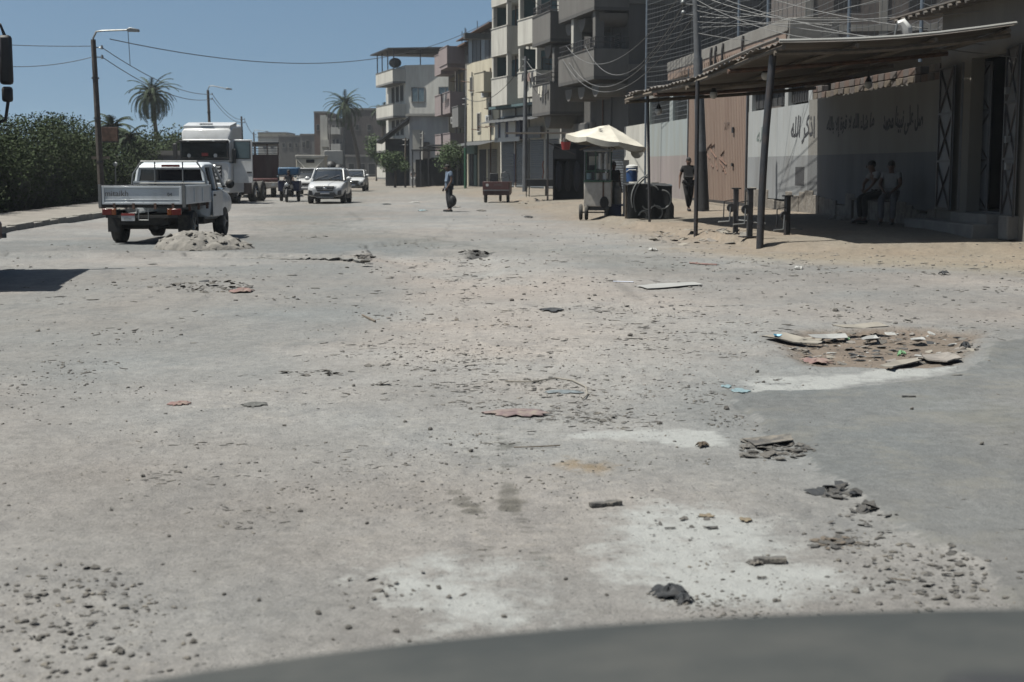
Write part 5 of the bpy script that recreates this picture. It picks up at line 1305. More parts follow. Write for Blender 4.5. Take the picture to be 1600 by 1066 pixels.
b = MB(); b.loft([ring(.84, .42, 1.12, 2.42), ring(.86, .40, 1.14, 2.6), ring(.87, .38, 1.14, 3.6), ring(.86, .4, 1.12, 4.2, .14), ring(.83, .45, 1.02, 4.95, .16), ring(.76, .5, .85, 5.1, .12)])
cab = b.build('body', M['pick_paint'], pl, sub=1)
b = MB(); gr = lambda y, hb, ht, zb, zt_: [(hb, y, zb), (ht, y, zt_-.05), (ht-.08, y, zt_), (-ht+.08, y, zt_), (-ht, y, zt_-.05), (-hb, y, zb)]
b.loft([gr(2.42, .8, .68, 1.1, 1.60), gr(2.7, .81, .70, 1.1, 1.66), gr(3.5, .81, .70, 1.1, 1.66), gr(4.15, .8, .62, 1.1, 1.2)]); gh = b.build('glasshouse', M['glass'], pl, smooth=30)
b = MB(); b.loft([gr(2.39, .71, .70, 1.56, 1.66), gr(2.6, .735, .725, 1.6, 1.715), gr(3.3, .735, .725, 1.6, 1.72), gr(3.62, .72, .71, 1.58, 1.68)]); b.build('roof', M['pick_paint'], pl, bevel=.015)
def pil(b):
    for s in (-1, 1):
        b.tube([(s*.80, 2.40, 1.1), (s*.70, 2.40, 1.6)], .055, 6); b.tube([(s*.82, 3.05, 1.1), (s*.725, 3.05, 1.62)], .035, 5); b.tube([(s*.81, 4.1, 1.12), (s*.7, 3.55, 1.64)], .04, 5)
    b.tube([(-.8, 2.40, 1.12), (.8, 2.40, 1.12)], .05, 5); b.tube([(-.7, 2.40, 1.6), (.7, 2.40, 1.6)], .045, 5)
part('pillars', M['pick_paint'], pl, pil, kind='stuff')
for s in (-1, 1):
    m_ = part('wing_mirror', M['black'], pl, lambda b: b.ball((s*1.0, 3.85, 1.22), .12, 8, 6, (.9, .5, .9)))
    part('mirror_arm', M['black'], m_, lambda b: b.tube([(s*.82, 3.85, 1.15), (s*.95, 3.85, 1.18)], .02, 5))
    dr = part('door', M['pick_paint'], pl, lambda b: b.box(s*.865-.006, s*.865+.012, 2.62, 3.62, .5, 1.08), bevel=.01)
    part('door_handle', M['black'], dr, lambda b: b.box(s*.885-.01, s*.885+.015, 2.7, 2.85, .96, 1.0))
def rack(b):
    for x in (-.86, .86): b.tube([(x, 2.2, .84), (x*.93, 2.22, 1.45), (x*.72, 2.25, 1.72)], .02, 6)
    for x in (-.32, .3): b.tube([(x, 2.26, 1.2), (x, 2.26, 1.72)], .016, 6)
    b.tube([(-.63, 2.25, 1.73), (.63, 2.25, 1.73)], .02, 6); b.tube([(-.8, 2.24, 1.25), (.8, 2.24, 1.25)], .016, 6)
part('ladder_rack', M['steel'], pl, rack)
bb('brake_light', 'red_lens', pl, -.2, .2, 2.36, 2.39, 1.58, 1.66)
part('passenger_headrests', M['black'], pl, lambda b: [b.ball((x, 2.75, 1.25), .13, 8, 6) for x in (-.35, .35)] and None)
part('red_cushion', M['red'], pl, lambda b: b.box(.2, .34, 2.43, 2.5, 1.15, 1.3))
pl.location = (-7.64, 29.5, Hz(-7.7, 30)-.01); pl.rotation_euler = (0, 0, R(-1.0))

# --- oncoming vehicles: front at local y=0 facing the camera (-y), body runs away along +y
def car(name, label, cat, loc, rz, hw, L_, hh, hood, paint, plate='blue', suv=True, group=None):
    t = thing(name, label, cat, loc, rz, group)
    zb, bl = .28, hood
    b = MB(); b.loft([ring(hw-.16, zb+.12, bl-.28, -.02, .12), ring(hw-.07, zb+.02, bl-.14, .1, .14), ring(hw-.02, zb, bl-.05, .38, .16), ring(hw, zb, bl+.02, 1.1, .14), ring(hw, zb, bl+.08, 1.5, .12), ring(hw, zb, bl+.1, L_*.6, .12), ring(hw, zb, bl+.1, L_-.4, .12), ring(hw-.05, zb+.05, bl+.05, L_-.05, .14)])
    b.build('body', M[paint], t, sub=1)
    g = lambda y, hb, ht, zb_, zt_: [(hb, y, zb_), (ht+.02, y, zt_-.08), (ht-.1, y, zt_), (-ht+.1, y, zt_), (-ht-.02, y, zt_-.08), (-hb, y, zb_)]
    b = MB(); b.loft([g(1.12, hw-.1, hw-.2, bl, bl+.1), g(1.75, hw-.09, hw-.24, bl+.05, hh-.06), g(2.2, hw-.08, hw-.23, bl+.05, hh-.03), g(L_-.7, hw-.09, hw-.24, bl+.05, hh-.04), g(L_-.2, hw-.12, hw-.3, bl+.05, hh-.3)])
    b.build('glasshouse', M['glass'], t, smooth=30)
    b = MB(); b.loft([g(1.72, hw-.22, hw-.24, hh-.09, hh-.03), g(2.2, hw-.19, hw-.21, hh-.08, hh), g(L_-.8, hw-.19, hw-.22, hh-.08, hh-.01), g(L_-.5, hw-.24, hw-.26, hh-.12, hh-.06)]); b.build('roof', M[paint], t, bevel=.02)
    def pil(b):
        for s in (-1, 1):
            b.tube([(s*(hw-.10), 1.1, bl+.05), (s*(hw-.215), 1.74, hh-.05)], .035, 5)
            for y in (2.35, L_-1.1): b.tube([(s*(hw-.085), y, bl+.1), (s*(hw-.21), y, hh-.05)], .04, 5)
            b.tube([(s*(hw-.1), L_-.25, bl+.1), (s*(hw-.25), L_-.6, hh-.08)], .07, 5)
    part('pillars', M[paint], t, pil, kind='stuff')
    for s in (-1, 1):
        part('headlight', M['clear_lens'], t, lambda b: b.loft([[(s*(hw-.1), .16, bl-.2), (s*(hw-.09), .34, bl-.12), (s*(hw-.12), .34, bl-.26), (s*(hw-.14), .16, bl-.3)], [(s*(hw-.46), -.01, bl-.24), (s*(hw-.45), .04, bl-.2), (s*(hw-.45), .04, bl-.33), (s*(hw-.46), -.01, bl-.33)]]))
        part('fog_lamp', M['black'], t, lambda b: b.prism([(s*(hw-.12), zb+.14), (s*(hw-.3), zb+.1), (s*(hw-.28), zb+.32), (s*(hw-.12), zb+.36)], -.005, .15, 'y'))
        wm = part('wing_mirror', M[paint], t, lambda b: b.ball((s*(hw+.1), 1.28, bl+.14), .12, 8, 6, (1, .6, .75)))
        if suv: part('roof_rail', M['black'], t, lambda b: b.tube([(s*(hw-.3), 1.9, hh+.01), (s*(hw-.29), 2.4, hh+.05), (s*(hw-.29), L_-1.2, hh+.05), (s*(hw-.3), L_-.9, hh)], .02, 5))
        part('door', M[paint], t, lambda b: b.box(s*(hw-.005)-.008, s*(hw-.005)+.012, 1.55, 2.45, zb+.22, bl), bevel=.01)
        part('sill', M['black'], t, lambda b: b.box(s*(hw-.03)-.02, s*(hw-.03)+.03, 1.2, L_-1.1, zb-.04, zb+.14))
        for y in (.78, L_-.8): make_wheel(t, s*(hw-.12), y, .33, .22, 'steel')
    gl = part('grille', M['black'], t, lambda b: b.prism([(-hw*.5, bl-.2), (hw*.5, bl-.2), (hw*.42, bl-.42), (-hw*.42, bl-.42)], -.045, .05, 'y'), bevel=.01)
    for k in range(2): part('grille_bar', M['chrome'], gl, lambda b: b.box(-hw*.43, hw*.43, -.055, -.045, bl-.28-.08*k, bl-.265-.08*k))
    part('badge', M['chrome'], gl, lambda b: b.ball((0, -.055, bl-.3), .06, 10, 6, (1.5, .3, .8)))
    part('lower_intake', M['black'], t, lambda b: b.prism([(-hw*.62, zb+.08), (hw*.62, zb+.08), (hw*.5, zb+.26), (-hw*.5, zb+.26)], -.05, .08, 'y'), bevel=.01)
    part('skid_plate', M['steel'], t, lambda b: b.box(-hw*.45, hw*.45, -.052, .1, zb-.0, zb+.06))
    pp = part('number_plate', M['plate'], t, lambda b: b.box(-.21, .21, -.07, -.055, bl-.56, bl-.45)); part('plate_band', M['blue'], pp, lambda b: b.box(-.21, .21, -.074, -.0705, bl-.485, bl-.45))
    part('underbody', M['chassis'], t, lambda b: b.box(-hw+.15, hw-.15, .3, L_-.3, zb-.06, zb+.1))
    part('wiper', M['black'], t, lambda b: [b.tube([(x, 1.14, bl+.13), (x+.5, 1.32, bl+.3)], .012, 4) for x in (-.5, .05)] and None)
    return t
q = on(508, 319); car('suv', 'white suv coming towards us mid road, nearer of the two white cars', 'suv', (q.x, q.y, q.z), R(.5), .87, 4.1, 1.65, 1.02, 'suv_paint')
q = at(550, 262, 99); car('hatchback', 'smaller white car following half hidden behind the nearer white suv', 'car', (q.x, 99, Hz(q.x, 99)), R(1), .86, 4.0, 1.5, .95, 'suv_paint', suv=False)

# white tractor lorry, door open
tr = thing('lorry', 'white long haul lorry tractor parked at the kerb with its cab door swung open', 'lorry')
hw = 1.2
def prof(y, w2, z0, z1): return [(w2, y, z0), (w2, y, z1-.1), (w2-.12, y, z1), (-w2+.12, y, z1), (-w2, y, z1-.1), (-w2, y, z0)]
b = MB(); b.loft([prof(0, hw-.08, .55, 1.9), prof(.08, hw, .5, 1.93), prof(2.1, hw, .5, 1.93)]); b.build('cab_lower', M['white_paint'], tr, bevel=.03)
b = MB(); b.loft([prof(.05, hw-.04, 1.93, 2.75), prof(.18, hw-.03, 1.93, 2.95), prof(2.1, hw-.03, 1.93, 2.98)]); b.build('cab_upper', M['white_paint'], tr, bevel=.03)
b = MB(); b.loft([prof(.22, hw-.12, 2.9, 3.05), prof(.34, hw-.05, 2.9, 3.4), prof(.7, hw-.04, 2.9, 3.58), prof(2.1, hw-.04, 2.9, 3.66)]); rf = b.build('roof_dome', M['white_paint'], tr, bevel=.06)
b = MB(); b.add([(-hw+.1, .42, 3.4), (hw-.1, .42, 3.4), (hw-.05, 1.3, 3.5), (-hw+.05, 1.3, 3.5), (-hw+.1, .42, 3.56), (hw-.1, .42, 3.56), (hw-.05, 1.3, 3.74), (-hw+.05, 1.3, 3.74)], [(0, 1, 2, 3), (7, 6, 5, 4), (0, 4, 5, 1), (1, 5, 6, 2), (2, 6, 7, 3), (3, 7, 4, 0)]); b.build('deflector', M['white_paint'], rf); bb('roof_hatch', 'steel', rf, -.3, .3, .36, .42, 3.6, 3.66)
bb('windscreen', 'glass', tr, -hw+.1, hw-.1, .0, .06, 2.08, 2.78, .03)
bb('windscreen_frame', 'black', tr, -hw+.04, hw-.04, .035, .075, 1.98, 2.86, .03)
vs_ = bb('sun_visor', 'black', tr, -hw+.06, hw-.06, -.16, .05, 2.8, 2.9, .02)
for x in (-.75, .45): bb('running_lamp', 'clear_lens', vs_, x, x+.1, -.19, -.16, 2.83, 2.88)
for x in (-.6, .15): part('wiper', M['black'], tr, lambda b: b.tube([(x, -.02, 2.07), (x+.55, -.03, 2.12)], .018, 4))
bb('red_pennant', 'red', tr, -.12, .18, -.012, -.004, 2.18, 2.32)
for x in (-.72, .52): part('sun_disc_toy', M['white_plastic'], tr, lambda b: b.tube([(x, -.01, 2.2), (x, -.005, 2.2)], .09, 8))
for k in range(4): gb = part('grille_slat', M['white_paint'], tr, lambda b: b.prism([(-.78, 1.72-.17*k), (.78, 1.72-.17*k), (.70, 1.63-.17*k), (-.70, 1.63-.17*k)], -.05, .03, 'y'), bevel=.01)
bb('grille_back', 'black', tr, -.8, .8, -.02, .0, 1.0, 1.76)
bb('bumper', 'white_paint', tr, -hw, hw, -.12, .1, .5, .95, .04); bb('lower_intake', 'black', tr, -.6, .6, -.135, -.12, .56, .72)
for s in (-1, 1):
    part('headlight', M['clear_lens'], tr, lambda b: b.prism([(s*.75, .78), (s*1.15, .74), (s*1.16, .98), (s*.85, .92)], -.14, -.06, 'y'))
    mr = part('wing_mirror', M['black'], tr, lambda b: b.box(s*1.42-.1, s*1.42+.1, .1, .22, 2.05, 2.75), bevel=.03) if s < 0 else None
    if mr: part('mirror_glass', M['glass_pale'], mr, lambda b: b.box(s*1.42-.085, s*1.42+.085, .223, .23, 2.1, 2.7)); part('mirror_arm', M['black'], mr, lambda b: b.tube([(s*1.1, .2, 2.85), (s*1.4, .16, 2.78)], .03, 5))
    for y in (1.25, 4.2): make_wheel(tr, s*1.02, y, .5, .32, 'chrome')
    make_wheel(tr, s*1.02, 5.5, .5, .34)
    part('wheel_arch', M['white_paint'], tr, lambda b: b.tube([(s*1.06, 1.25+.6*math.cos(a), .5+.6*math.sin(a)) for a in [math.pi*k/8 for k in range(9)]], .05, 5, False))
    bb('cab_step', 'chassis', tr, s*1.1-.1, s*1.1+.1, .3, .75, .3, .5)
bb('chassis_rails', 'chassis', tr, -.5, .5, 1.8, 6.6, .6, .85); bb('fuel_tank', 'chassis', tr, -1.1, -.6, 2.3, 3.6, .4, .9, .05); bb('air_tank', 'brown_red', tr, .6, 1.15, 2.3, 3.6, .4, 1.0, .05)
bb('fifth_wheel_plate', 'chassis', tr, -.45, .45, 4.3, 5.3, .88, 1.0); bb('rear_bulkhead', 'opening', tr, -hw+.05, hw-.05, 2.11, 2.16, .9, 3.5)
dg = math.radians(8)
dr = bb('open_door', 'white_paint', tr, 1.21, 2.12, .42, .50, .95, 2.93, .02)
bb('door_window', 'glass_pale', dr, 1.30, 2.0, .405, .418, 2.08, 2.82); bb('door_window_frame', 'black', dr, 1.26, 2.04, .41, .419, 2.04, 2.86)
part('door_mirror', M['black'], dr, lambda b: b.box(1.22, 1.38, .25, .35, 1.85, 2.5), bevel=.03); bb('door_handle', 'black', dr, 1.85, 2.08, .40, .42, 1.4, 1.47)
tr.location = (-14.05, 65.5, Hz(-14, 66)); tr.rotation_euler = (0, 0, R(-6))

# red slatted lorry behind it
rt = thing('lorry', 'dusty dark red lorry with slatted high sides behind the white one', 'lorry', (-15.05, 80.5, 0), R(9.5))
for s, x in ((-1, -.6), (1, 1.9)):
    for k in range(6): bb('side_board', 'brown_red', rt, x-.03, x+.03, .1, 8, 1.15+k*.2, 1.32+k*.2)
for k in range(6): bb('front_board', 'brown_red', rt, -.6, 1.93, .0, .05, 1.15+k*.2, 1.32+k*.2)
for k in range(4): bb('rail', 'steel', rt, -.62, 1.95, -.02, .02, 2.42+k*.13, 2.47+k*.13)
bb('front_panel', 'brown_red', rt, -.58, 1.9, .051, .09, 1.13, 2.38)
for x in (-.6, 0, .65, 1.3, 1.9): bb('stake', 'brown_red', rt, x-.03, x+.03, -.05, -.02, 1.1, 2.95)
bb('canvas_top', 'tin_dark', rt, -.65, 1.95, .0, 8, 2.96, 3.1, .04); bb('load_bed', 'chassis', rt, -.6, 1.9, 0, 8, .95, 1.13)
bb('cab', 'dark_red', rt, -.5, 1.85, -1.7, -.2, .7, 1.05, .05); bb('headboard', 'brown_red', rt, -.55, 1.9, -.25, -.1, .6, 1.12); bb('bumper', 'stainless', rt, -.5, 1.85, -1.8, -1.7, .55, .85, .02)
for x in (-.3, 1.6): make_wheel(rt, x, -.9, .48, .3); make_wheel(rt, x, 5.6, .48, .3)
for x in (-.35, 1.5): bb('headlight', 'clear_lens', rt, x, x+.2, -1.83, -1.8, .65, .78)

# white box van / people carrier behind the tricycle
vn = thing('delivery_van', 'white van with a tall pale box body behind the tricycle', 'van', (at(482, 262, 86).x, 86, Hz(-12, 86)), R(4))
bb('box_body', 'canvas', vn, -.86, .86, 1.6, 4.6, .7, 2.25, .03); bb('box_top_band', 'offwhite', vn, -.9, .9, 1.55, 4.65, 2.25, 2.42, .02)
for s in (-1, 1): part('box_brace', M['offwhite'], vn, lambda b: b.tube([(s*.85, 1.58, 2.2), (s*.3, 1.58, 1.6)], .04, 5))
bb('vent', 'opening', vn, -.25, .25, 1.575, 1.6, 1.95, 2.15)
b = MB(); b.loft([ring(.72, .35, .8, 0, .12), ring(.8, .3, .95, .12, .14), ring(.82, .3, 1.05, .8, .12), ring(.82, .3, 1.1, 1.8, .12)]); b.build('body', M['suv_paint'], vn, sub=1)
b = MB(); b.loft([[(.72, .65, 1.0), (.7, .66, 1.04), (-.7, .66, 1.04), (-.72, .65, 1.0)], [(.66, 1.25, 1.5), (.6, 1.3, 1.55), (-.6, 1.3, 1.55), (-.66, 1.25, 1.5)], [(.7, 1.8, 1.5), (.62, 1.8, 1.6), (-.62, 1.8, 1.6), (-.7, 1.8, 1.5)]]); b.build('windscreen', M['glass'], vn)
bb('roof', 'suv_paint', vn, -.66, .66, 1.25, 1.9, 1.55, 1.64, .03); bb('grille', 'black', vn, -.4, .4, -.03, .05, .62, .74, .01); bb('bumper', 'suv_paint', vn, -.78, .78, -.06, .1, .34, .5, .03)
for s in (-1, 1): bb('headlight', 'clear_lens', vn, s*.6-.13, s*.6+.13, -.03, .06, .62, .76, .02); make_wheel(vn, s*.72, .8, .3, .2); make_wheel(vn, s*.72, 3.8, .3, .2)
for s in (-1, 1): part('pillar', M['suv_paint'], vn, lambda b: b.tube([(s*.72, .64, 1.03), (s*.65, 1.26, 1.56)], .035, 5))
# dark loaded pickup further back
dk = thing('pickup_truck', 'distant pickup piled with dark sacks and a pale panel behind the white suv', 'pickup', (at(514, 262, 112).x, 112, 0), R(6))
bb('cab', 'white_paint', dk, -.8, .8, 0, 2.4, .35, 1.2, .1); part('sack_load', M['bag'], dk, lambda b: [b.ball((x, 2.9, z), .5, 8, 6) for x, z in ((-.6, 1.5), (.1, 1.7), (.7, 1.45), (-.2, 1.3))] and None); bb('windscreen', 'glass', dk, -.7, .7, .35, 2.2, 1.2, 1.62, .06)
bb('pale_panel', 'sheet', dk, -.45, 1.05, 3.0, 3.1, 1.9, 3.0, .03); 
for s in (-1, 1): make_wheel(dk, s*.7, .6, .32, .2)

# --- people -----------------------------------------------------------------
def skin_mesh(name, verts, edges, radii, m, parent, root=0, sub=2):
    me = bpy.data.meshes.new(name); me.from_pydata([tuple(v) for v in verts], edges, []); me.materials.append(m)
    o = bpy.data.objects.new(name, me); col.objects.link(o); o.parent = parent
    sk = o.modifiers.new('skin', 'SKIN'); sk.use_smooth_shade = True
    if not me.skin_vertices: me.skin_vertices.new() if hasattr(me.skin_vertices, 'new') else None
    for i, r in enumerate(radii):
        me.skin_vertices[0].data[i].radius = (r, r) if not isinstance(r, tuple) else r
    me.skin_vertices[0].data[root].use_root = True
    s = o.modifiers.new('sub', 'SUBSURF'); s.levels = sub; s.render_levels = sub
    return o
STAND = dict(pelvis=(0, 0, .95), waist=(0, 0, 1.08), chest=(0, 0, 1.28), neck=(0, .01, 1.47), head=(0, -.01, 1.57), crown=(0, 0, 1.67),
    shL=(-.18, 0, 1.40), elL=(-.25, .02, 1.12), wrL=(-.27, -.05, .87), shR=(.18, 0, 1.40), elR=(.25, .02, 1.12), wrR=(.27, -.05, .87),
    hiL=(-.10, 0, .90), knL=(-.11, -.02, .50), anL=(-.11, .03, .09), toL=(-.12, -.14, .035), hiR=(.10, 0, .90), knR=(.11, -.02, .50), anR=(.11, .03, .09), toR=(.12, -.14, .035))
def person(label, loc, rz, pose, shirt, trousers, skin='skin', h=1.0, sleeves=.55):
    t = thing('person', label, 'person', loc, rz); P_ = {k: Vector(v)*h for k, v in {**STAND, **pose}.items()}
    names = ['pelvis', 'waist', 'chest', 'neck', 'head', 'crown', 'shL', 'elL', 'wrL', 'shR', 'elR', 'wrR', 'hiL', 'knL', 'anL', 'toL', 'hiR', 'knR', 'anR', 'toR']
    rad = [.12, .11, .13, .055, .088, .07, .06, .042, .028, .06, .042, .028, .085, .06, .04, .03, .085, .06, .04, .03]
    ed = [('pelvis', 'waist'), ('waist', 'chest'), ('chest', 'neck'), ('neck', 'head'), ('head', 'crown'), ('chest', 'shL'), ('shL', 'elL'), ('elL', 'wrL'), ('chest', 'shR'), ('shR', 'elR'), ('elR', 'wrR'),
          ('pelvis', 'hiL'), ('hiL', 'knL'), ('knL', 'anL'), ('anL', 'toL'), ('pelvis', 'hiR'), ('hiR', 'knR'), ('knR', 'anR'), ('anR', 'toR')]
    V = [P_[n] for n in names]; E = [(names.index(a), names.index(b_)) for a, b_ in ed]; RR = [r*h for r in rad]
    for s, el, wr in ((-1, 'elL', 'wrL'), (1, 'elR', 'wrR')):
        d = (P_[wr]-P_[el]).normalized(); side = Vector((0, -1, 0)); side = (side-d*side.dot(d)).normalized()
        pi = len(V); V.append(P_[wr]+d*.07*h); RR.append(.03*h); E.append((names.index(wr), pi))
        for k, (off, ln) in enumerate(((-.028, .065), (-.010, .08), (.010, .075), (.028, .06))):
            a = len(V); V.append(V[pi]+d*.035*h+side*off*h); RR.append(.0095*h); E.append((pi, a)); V.append(V[a]+d*ln*.6*h+Vector((-s*.008, 0, 0))); RR.append(.008*h); E.append((a, a+1))
        a = len(V); V.append(P_[wr]+d*.05*h+side*.045*h); RR.append(.011*h); E.append((pi, a)); V.append(V[a]+d*.035*h+side*.012*h); RR.append(.009*h); E.append((a, a+1))
    skin_mesh('body', V, E, RR, M[skin], t)
    def sub(ns, rs, es, nm, m, extra=None):
        vs = [P_[n] if isinstance(n, str) else n for n in ns]; skin_mesh(nm, vs, es, [r*h if not isinstance(r, tuple) else (r[0]*h, r[1]*h) for r in rs], m, t)
    l = lambda a, b_, k: P_[a].lerp(P_[b_], k)
    sub([P_['pelvis'], P_['waist'], P_['chest'], l('chest', 'neck', .62), P_['shL'], l('shL', 'elL', sleeves), P_['shR'], l('shR', 'elR', sleeves), P_['pelvis']-Vector((0, 0, .07*h))],
        [.145, .135, (.165, .14), .075, .082, .068, .082, .068, .15], [(0, 1), (1, 2), (2, 3), (2, 4), (4, 5), (2, 6), (6, 7), (0, 8)], 'shirt', M[shirt])
    sub([P_['pelvis'], P_['hiL'], P_['knL'], l('knL', 'anL', .93), P_['hiR'], P_['knR'], l('knR', 'anR', .93)], [.13, .105, .08, .062, .105, .08, .062], [(0, 1), (1, 2), (2, 3), (0, 4), (4, 5), (5, 6)], 'trousers', M[trousers])
    H_ = P_['head']+Vector((0, 0, .045*h))
    part('hair', M['hair'], t, lambda b: b.ball(tuple(H_+Vector((0, .025*h, .028*h))), .098*h, 12, 8, (.86, 1.0, .92)))
    part('nose', M[skin], t, lambda b: b.ball(tuple(H_+Vector((0, -.105*h, -.03*h))), .02*h, 6, 5, (.8, 1, 1.3)))
    for s in (-1, 1):
        part('eye', M['hair'], t, lambda b: b.ball(tuple(H_+Vector((s*.033*h, -.088*h, -.005*h))), .012*h, 6, 4, (1.3, .6, .8)))
        part('ear', M[skin], t, lambda b: b.ball(tuple(H_+Vector((s*.088*h, .0, -.02*h))), .027*h, 6, 5, (.4, .7, 1.1)))
        an, to = P_['anL' if s < 0 else 'anR'], P_['toL' if s < 0 else 'toR']
        part('shoe', M['bag'], t, lambda b: b.tube([tuple(an+Vector((0, .05*h, -.055*h))), tuple(an.lerp(to, .4)+Vector((0, 0, -.03*h))), tuple(to+Vector((0, -.05*h, 0)))], [.042*h, .05*h, .032*h], 8))
    part('mouth', M['dark_red'], t, lambda b: b.ball(tuple(H_+Vector((0, -.088*h, -.068*h))), .02*h, 6, 4, (1, .4, .3)))
    return t
q = on(702, 331)
person('man in a blue grey shirt standing alone on the road edge holding a black bag', (q.x, q.y, q.z), R(-70), dict(head=(0, -.09, 1.545), crown=(0, -.10, 1.64), neck=(0, -.02, 1.46), chest=(0, .0, 1.27), wrL=(-.25, -.1, .86), elL=(-.24, .03, 1.12), wrR=(.24, -.14, .88)), 'shirt_blue', 'cloth_navy', 'skin_dark', 1.05)
bg_ = thing('carrier_bag', 'black bag hanging from the hand of the man in the blue grey shirt', 'bag', (q.x+.12, q.y-.22, q.z+.42))
part('bag_body', M['bag'], bg_, lambda b: b.ball((0, 0, 0), .19, 10, 8, (.9, .6, 1.2))); part('handle', M['bag'], bg_, lambda b: b.tube([(0, 0, .2), (.0, 0, .38)], .02, 5))
q = at(1075, 323, 46.8); zq = Hz(q.x, 46.8)
person('man in black t-shirt and trousers walking towards us before the salmon gate', (q.x, 46.8, zq), R(6), dict(elL=(-.26, .06, 1.12), wrL=(-.29, -.02, .87), elR=(.25, .08, 1.13), wrR=(.24, .1, .9), knL=(-.06, -.1, .5), anL=(.02, -.02, .10), toL=(.02, -.18, .04), knR=(.10, .05, .5), anR=(.07, .22, .12), toR=(.09, .1, .035)), 'cloth_black', 'cloth_black', 'skin', 1.02)
SIT = dict(pelvis=(0, .0, .72), waist=(0, .0, .85), chest=(0, -.03, 1.06), neck=(0, -.04, 1.25), head=(0, -.07, 1.35), crown=(0, -.06, 1.45), shL=(-.18, -.03, 1.18), shR=(.18, -.03, 1.18), elL=(-.24, -.16, .95), elR=(.24, -.16, .95),
           wrL=(-.12, -.36, .82), wrR=(.12, -.36, .82), hiL=(-.10, -.05, .69), hiR=(.10, -.05, .69), knL=(-.14, -.45, .62), knR=(.14, -.45, .62), anL=(-.13, -.42, .12), toL=(-.14, -.58, .05), anR=(.13, -.42, .12), toR=(.14, -.58, .05))
q1 = at(1374, 340, 34.9); q2 = at(1391, 340, 34.3)
z1_, z2_ = Hz(q1.x, 34.9), Hz(q2.x, 34.3)
person('seated young man in profile with white shirt leaning forward in the shelter shade', (q1.x, 34.9, z1_), R(-78), {**SIT, 'chest': (0, -.12, 1.05), 'neck': (0, -.2, 1.22), 'head': (0, -.25, 1.31), 'crown': (0, -.26, 1.41), 'shL': (-.18, -.15, 1.16), 'shR': (.18, -.15, 1.16), 'elL': (-.23, -.3, .93), 'elR': (.23, -.3, .93)}, 'shirt_white', 'cloth_black', 'skin_dark', 1.06)
person('seated man in a white shirt facing the road, right of his companion in the shade', (q2.x, 34.3, z2_), R(-25), SIT, 'shirt_white', 'cloth_grey', 'skin_dark', 1.03)
bn = thing('bench', 'high dark wooden bench the two seated men share under the shelter', 'bench', (W.P(W.S(1385), .75, 0).x, W.P(W.S(1385), .75, 0).y-1.2, Hz(10, 35)), R(95))
bb('seat', 'wood_pole', bn, -1.3, .9, -.2, .2, .55, .61, .01)
for x in (-1.2, .8):
    for y in (-.15, .15): bb('leg', 'wood_pole', bn, x-.03, x+.03, y-.03, y+.03, -.1, .55)
# rider + tricycle coming towards us
tc_ = thing('cargo_tricycle', 'dark motor tricycle with a bright blue hood coming towards us beside the lorries', 'tricycle', (on(448, 316).x, on(448, 316).y, 0), R(4))
make_wheel(tc_, 0, .0, .28, .11); 
for s in (-1, 1): make_wheel(tc_, s*.42, 1.9, .27, .14)
def fork(b):
    for s in (-1, 1): b.tube([(s*.08, 0, .28), (s*.07, .12, .75), (s*.07, .22, 1.0)], .022, 6)
    b.tube([(-.36, .3, 1.02), (-.1, .2, 1.05), (.1, .2, 1.05), (.36, .3, 1.02)], .018, 6)
part('fork', M['dark_steel'], tc_, fork); part('headlamp', M['clear_lens'], tc_, lambda b: b.ball((0, .06, .82), .1, 10, 6, (1, .5, 1))); part('mudguard', M['black'], tc_, lambda b: b.tube([(0, -.28, .35), (0, -.1, .58), (0, .2, .6)], .05, 6))
bb('engine', 'chassis', tc_, -.2, .2, .4, 1.0, .25, .6, .03); bb('saddle', 'black', tc_, -.16, .16, .7, 1.2, .72, .82, .03); bb('cargo_box', 'navy', tc_, -.52, .52, 1.25, 2.6, .5, 1.0, .02)
bb('hood', 'blue_tarp', tc_, -.5, .5, 1.2, 2.5, 1.28, 1.66, .06); 
for s in (-1, 1): bb('hood_post', 'dark_steel', tc_, s*.46-.02, s*.46+.02, 1.22, 1.26, 1.0, 1.3); part('mirror', M['glass_pale'], tc_, lambda b: b.ball((s*.42, .25, 1.22), .06, 8, 5, (1, .4, 1)))
qt = tc_.location
person('rider in dark clothes sitting on the blue hooded tricycle', (qt.x-.02, qt.y+.9, .12), R(4), {**SIT, 'wrL': (-.3, -.5, .95), 'wrR': (.3, -.5, .95), 'knL': (-.2, -.35, .55), 'knR': (.2, -.35, .55), 'anL': (-.22, -.3, .2), 'anR': (.22, -.3, .2), 'toL': (-.22, -.42, .15), 'toR': (.22, -.42, .15)}, 'cloth_navy', 'cloth_black', 'skin_dark', .95)
q = at(792/1.0-87, 262, 130)
person('far seated figure in white before the grey shed', (at(699, 262, 100).x-4.2, 126, .1), R(10), SIT, 'shirt_white', 'shirt_white', 'skin_dark', .95)

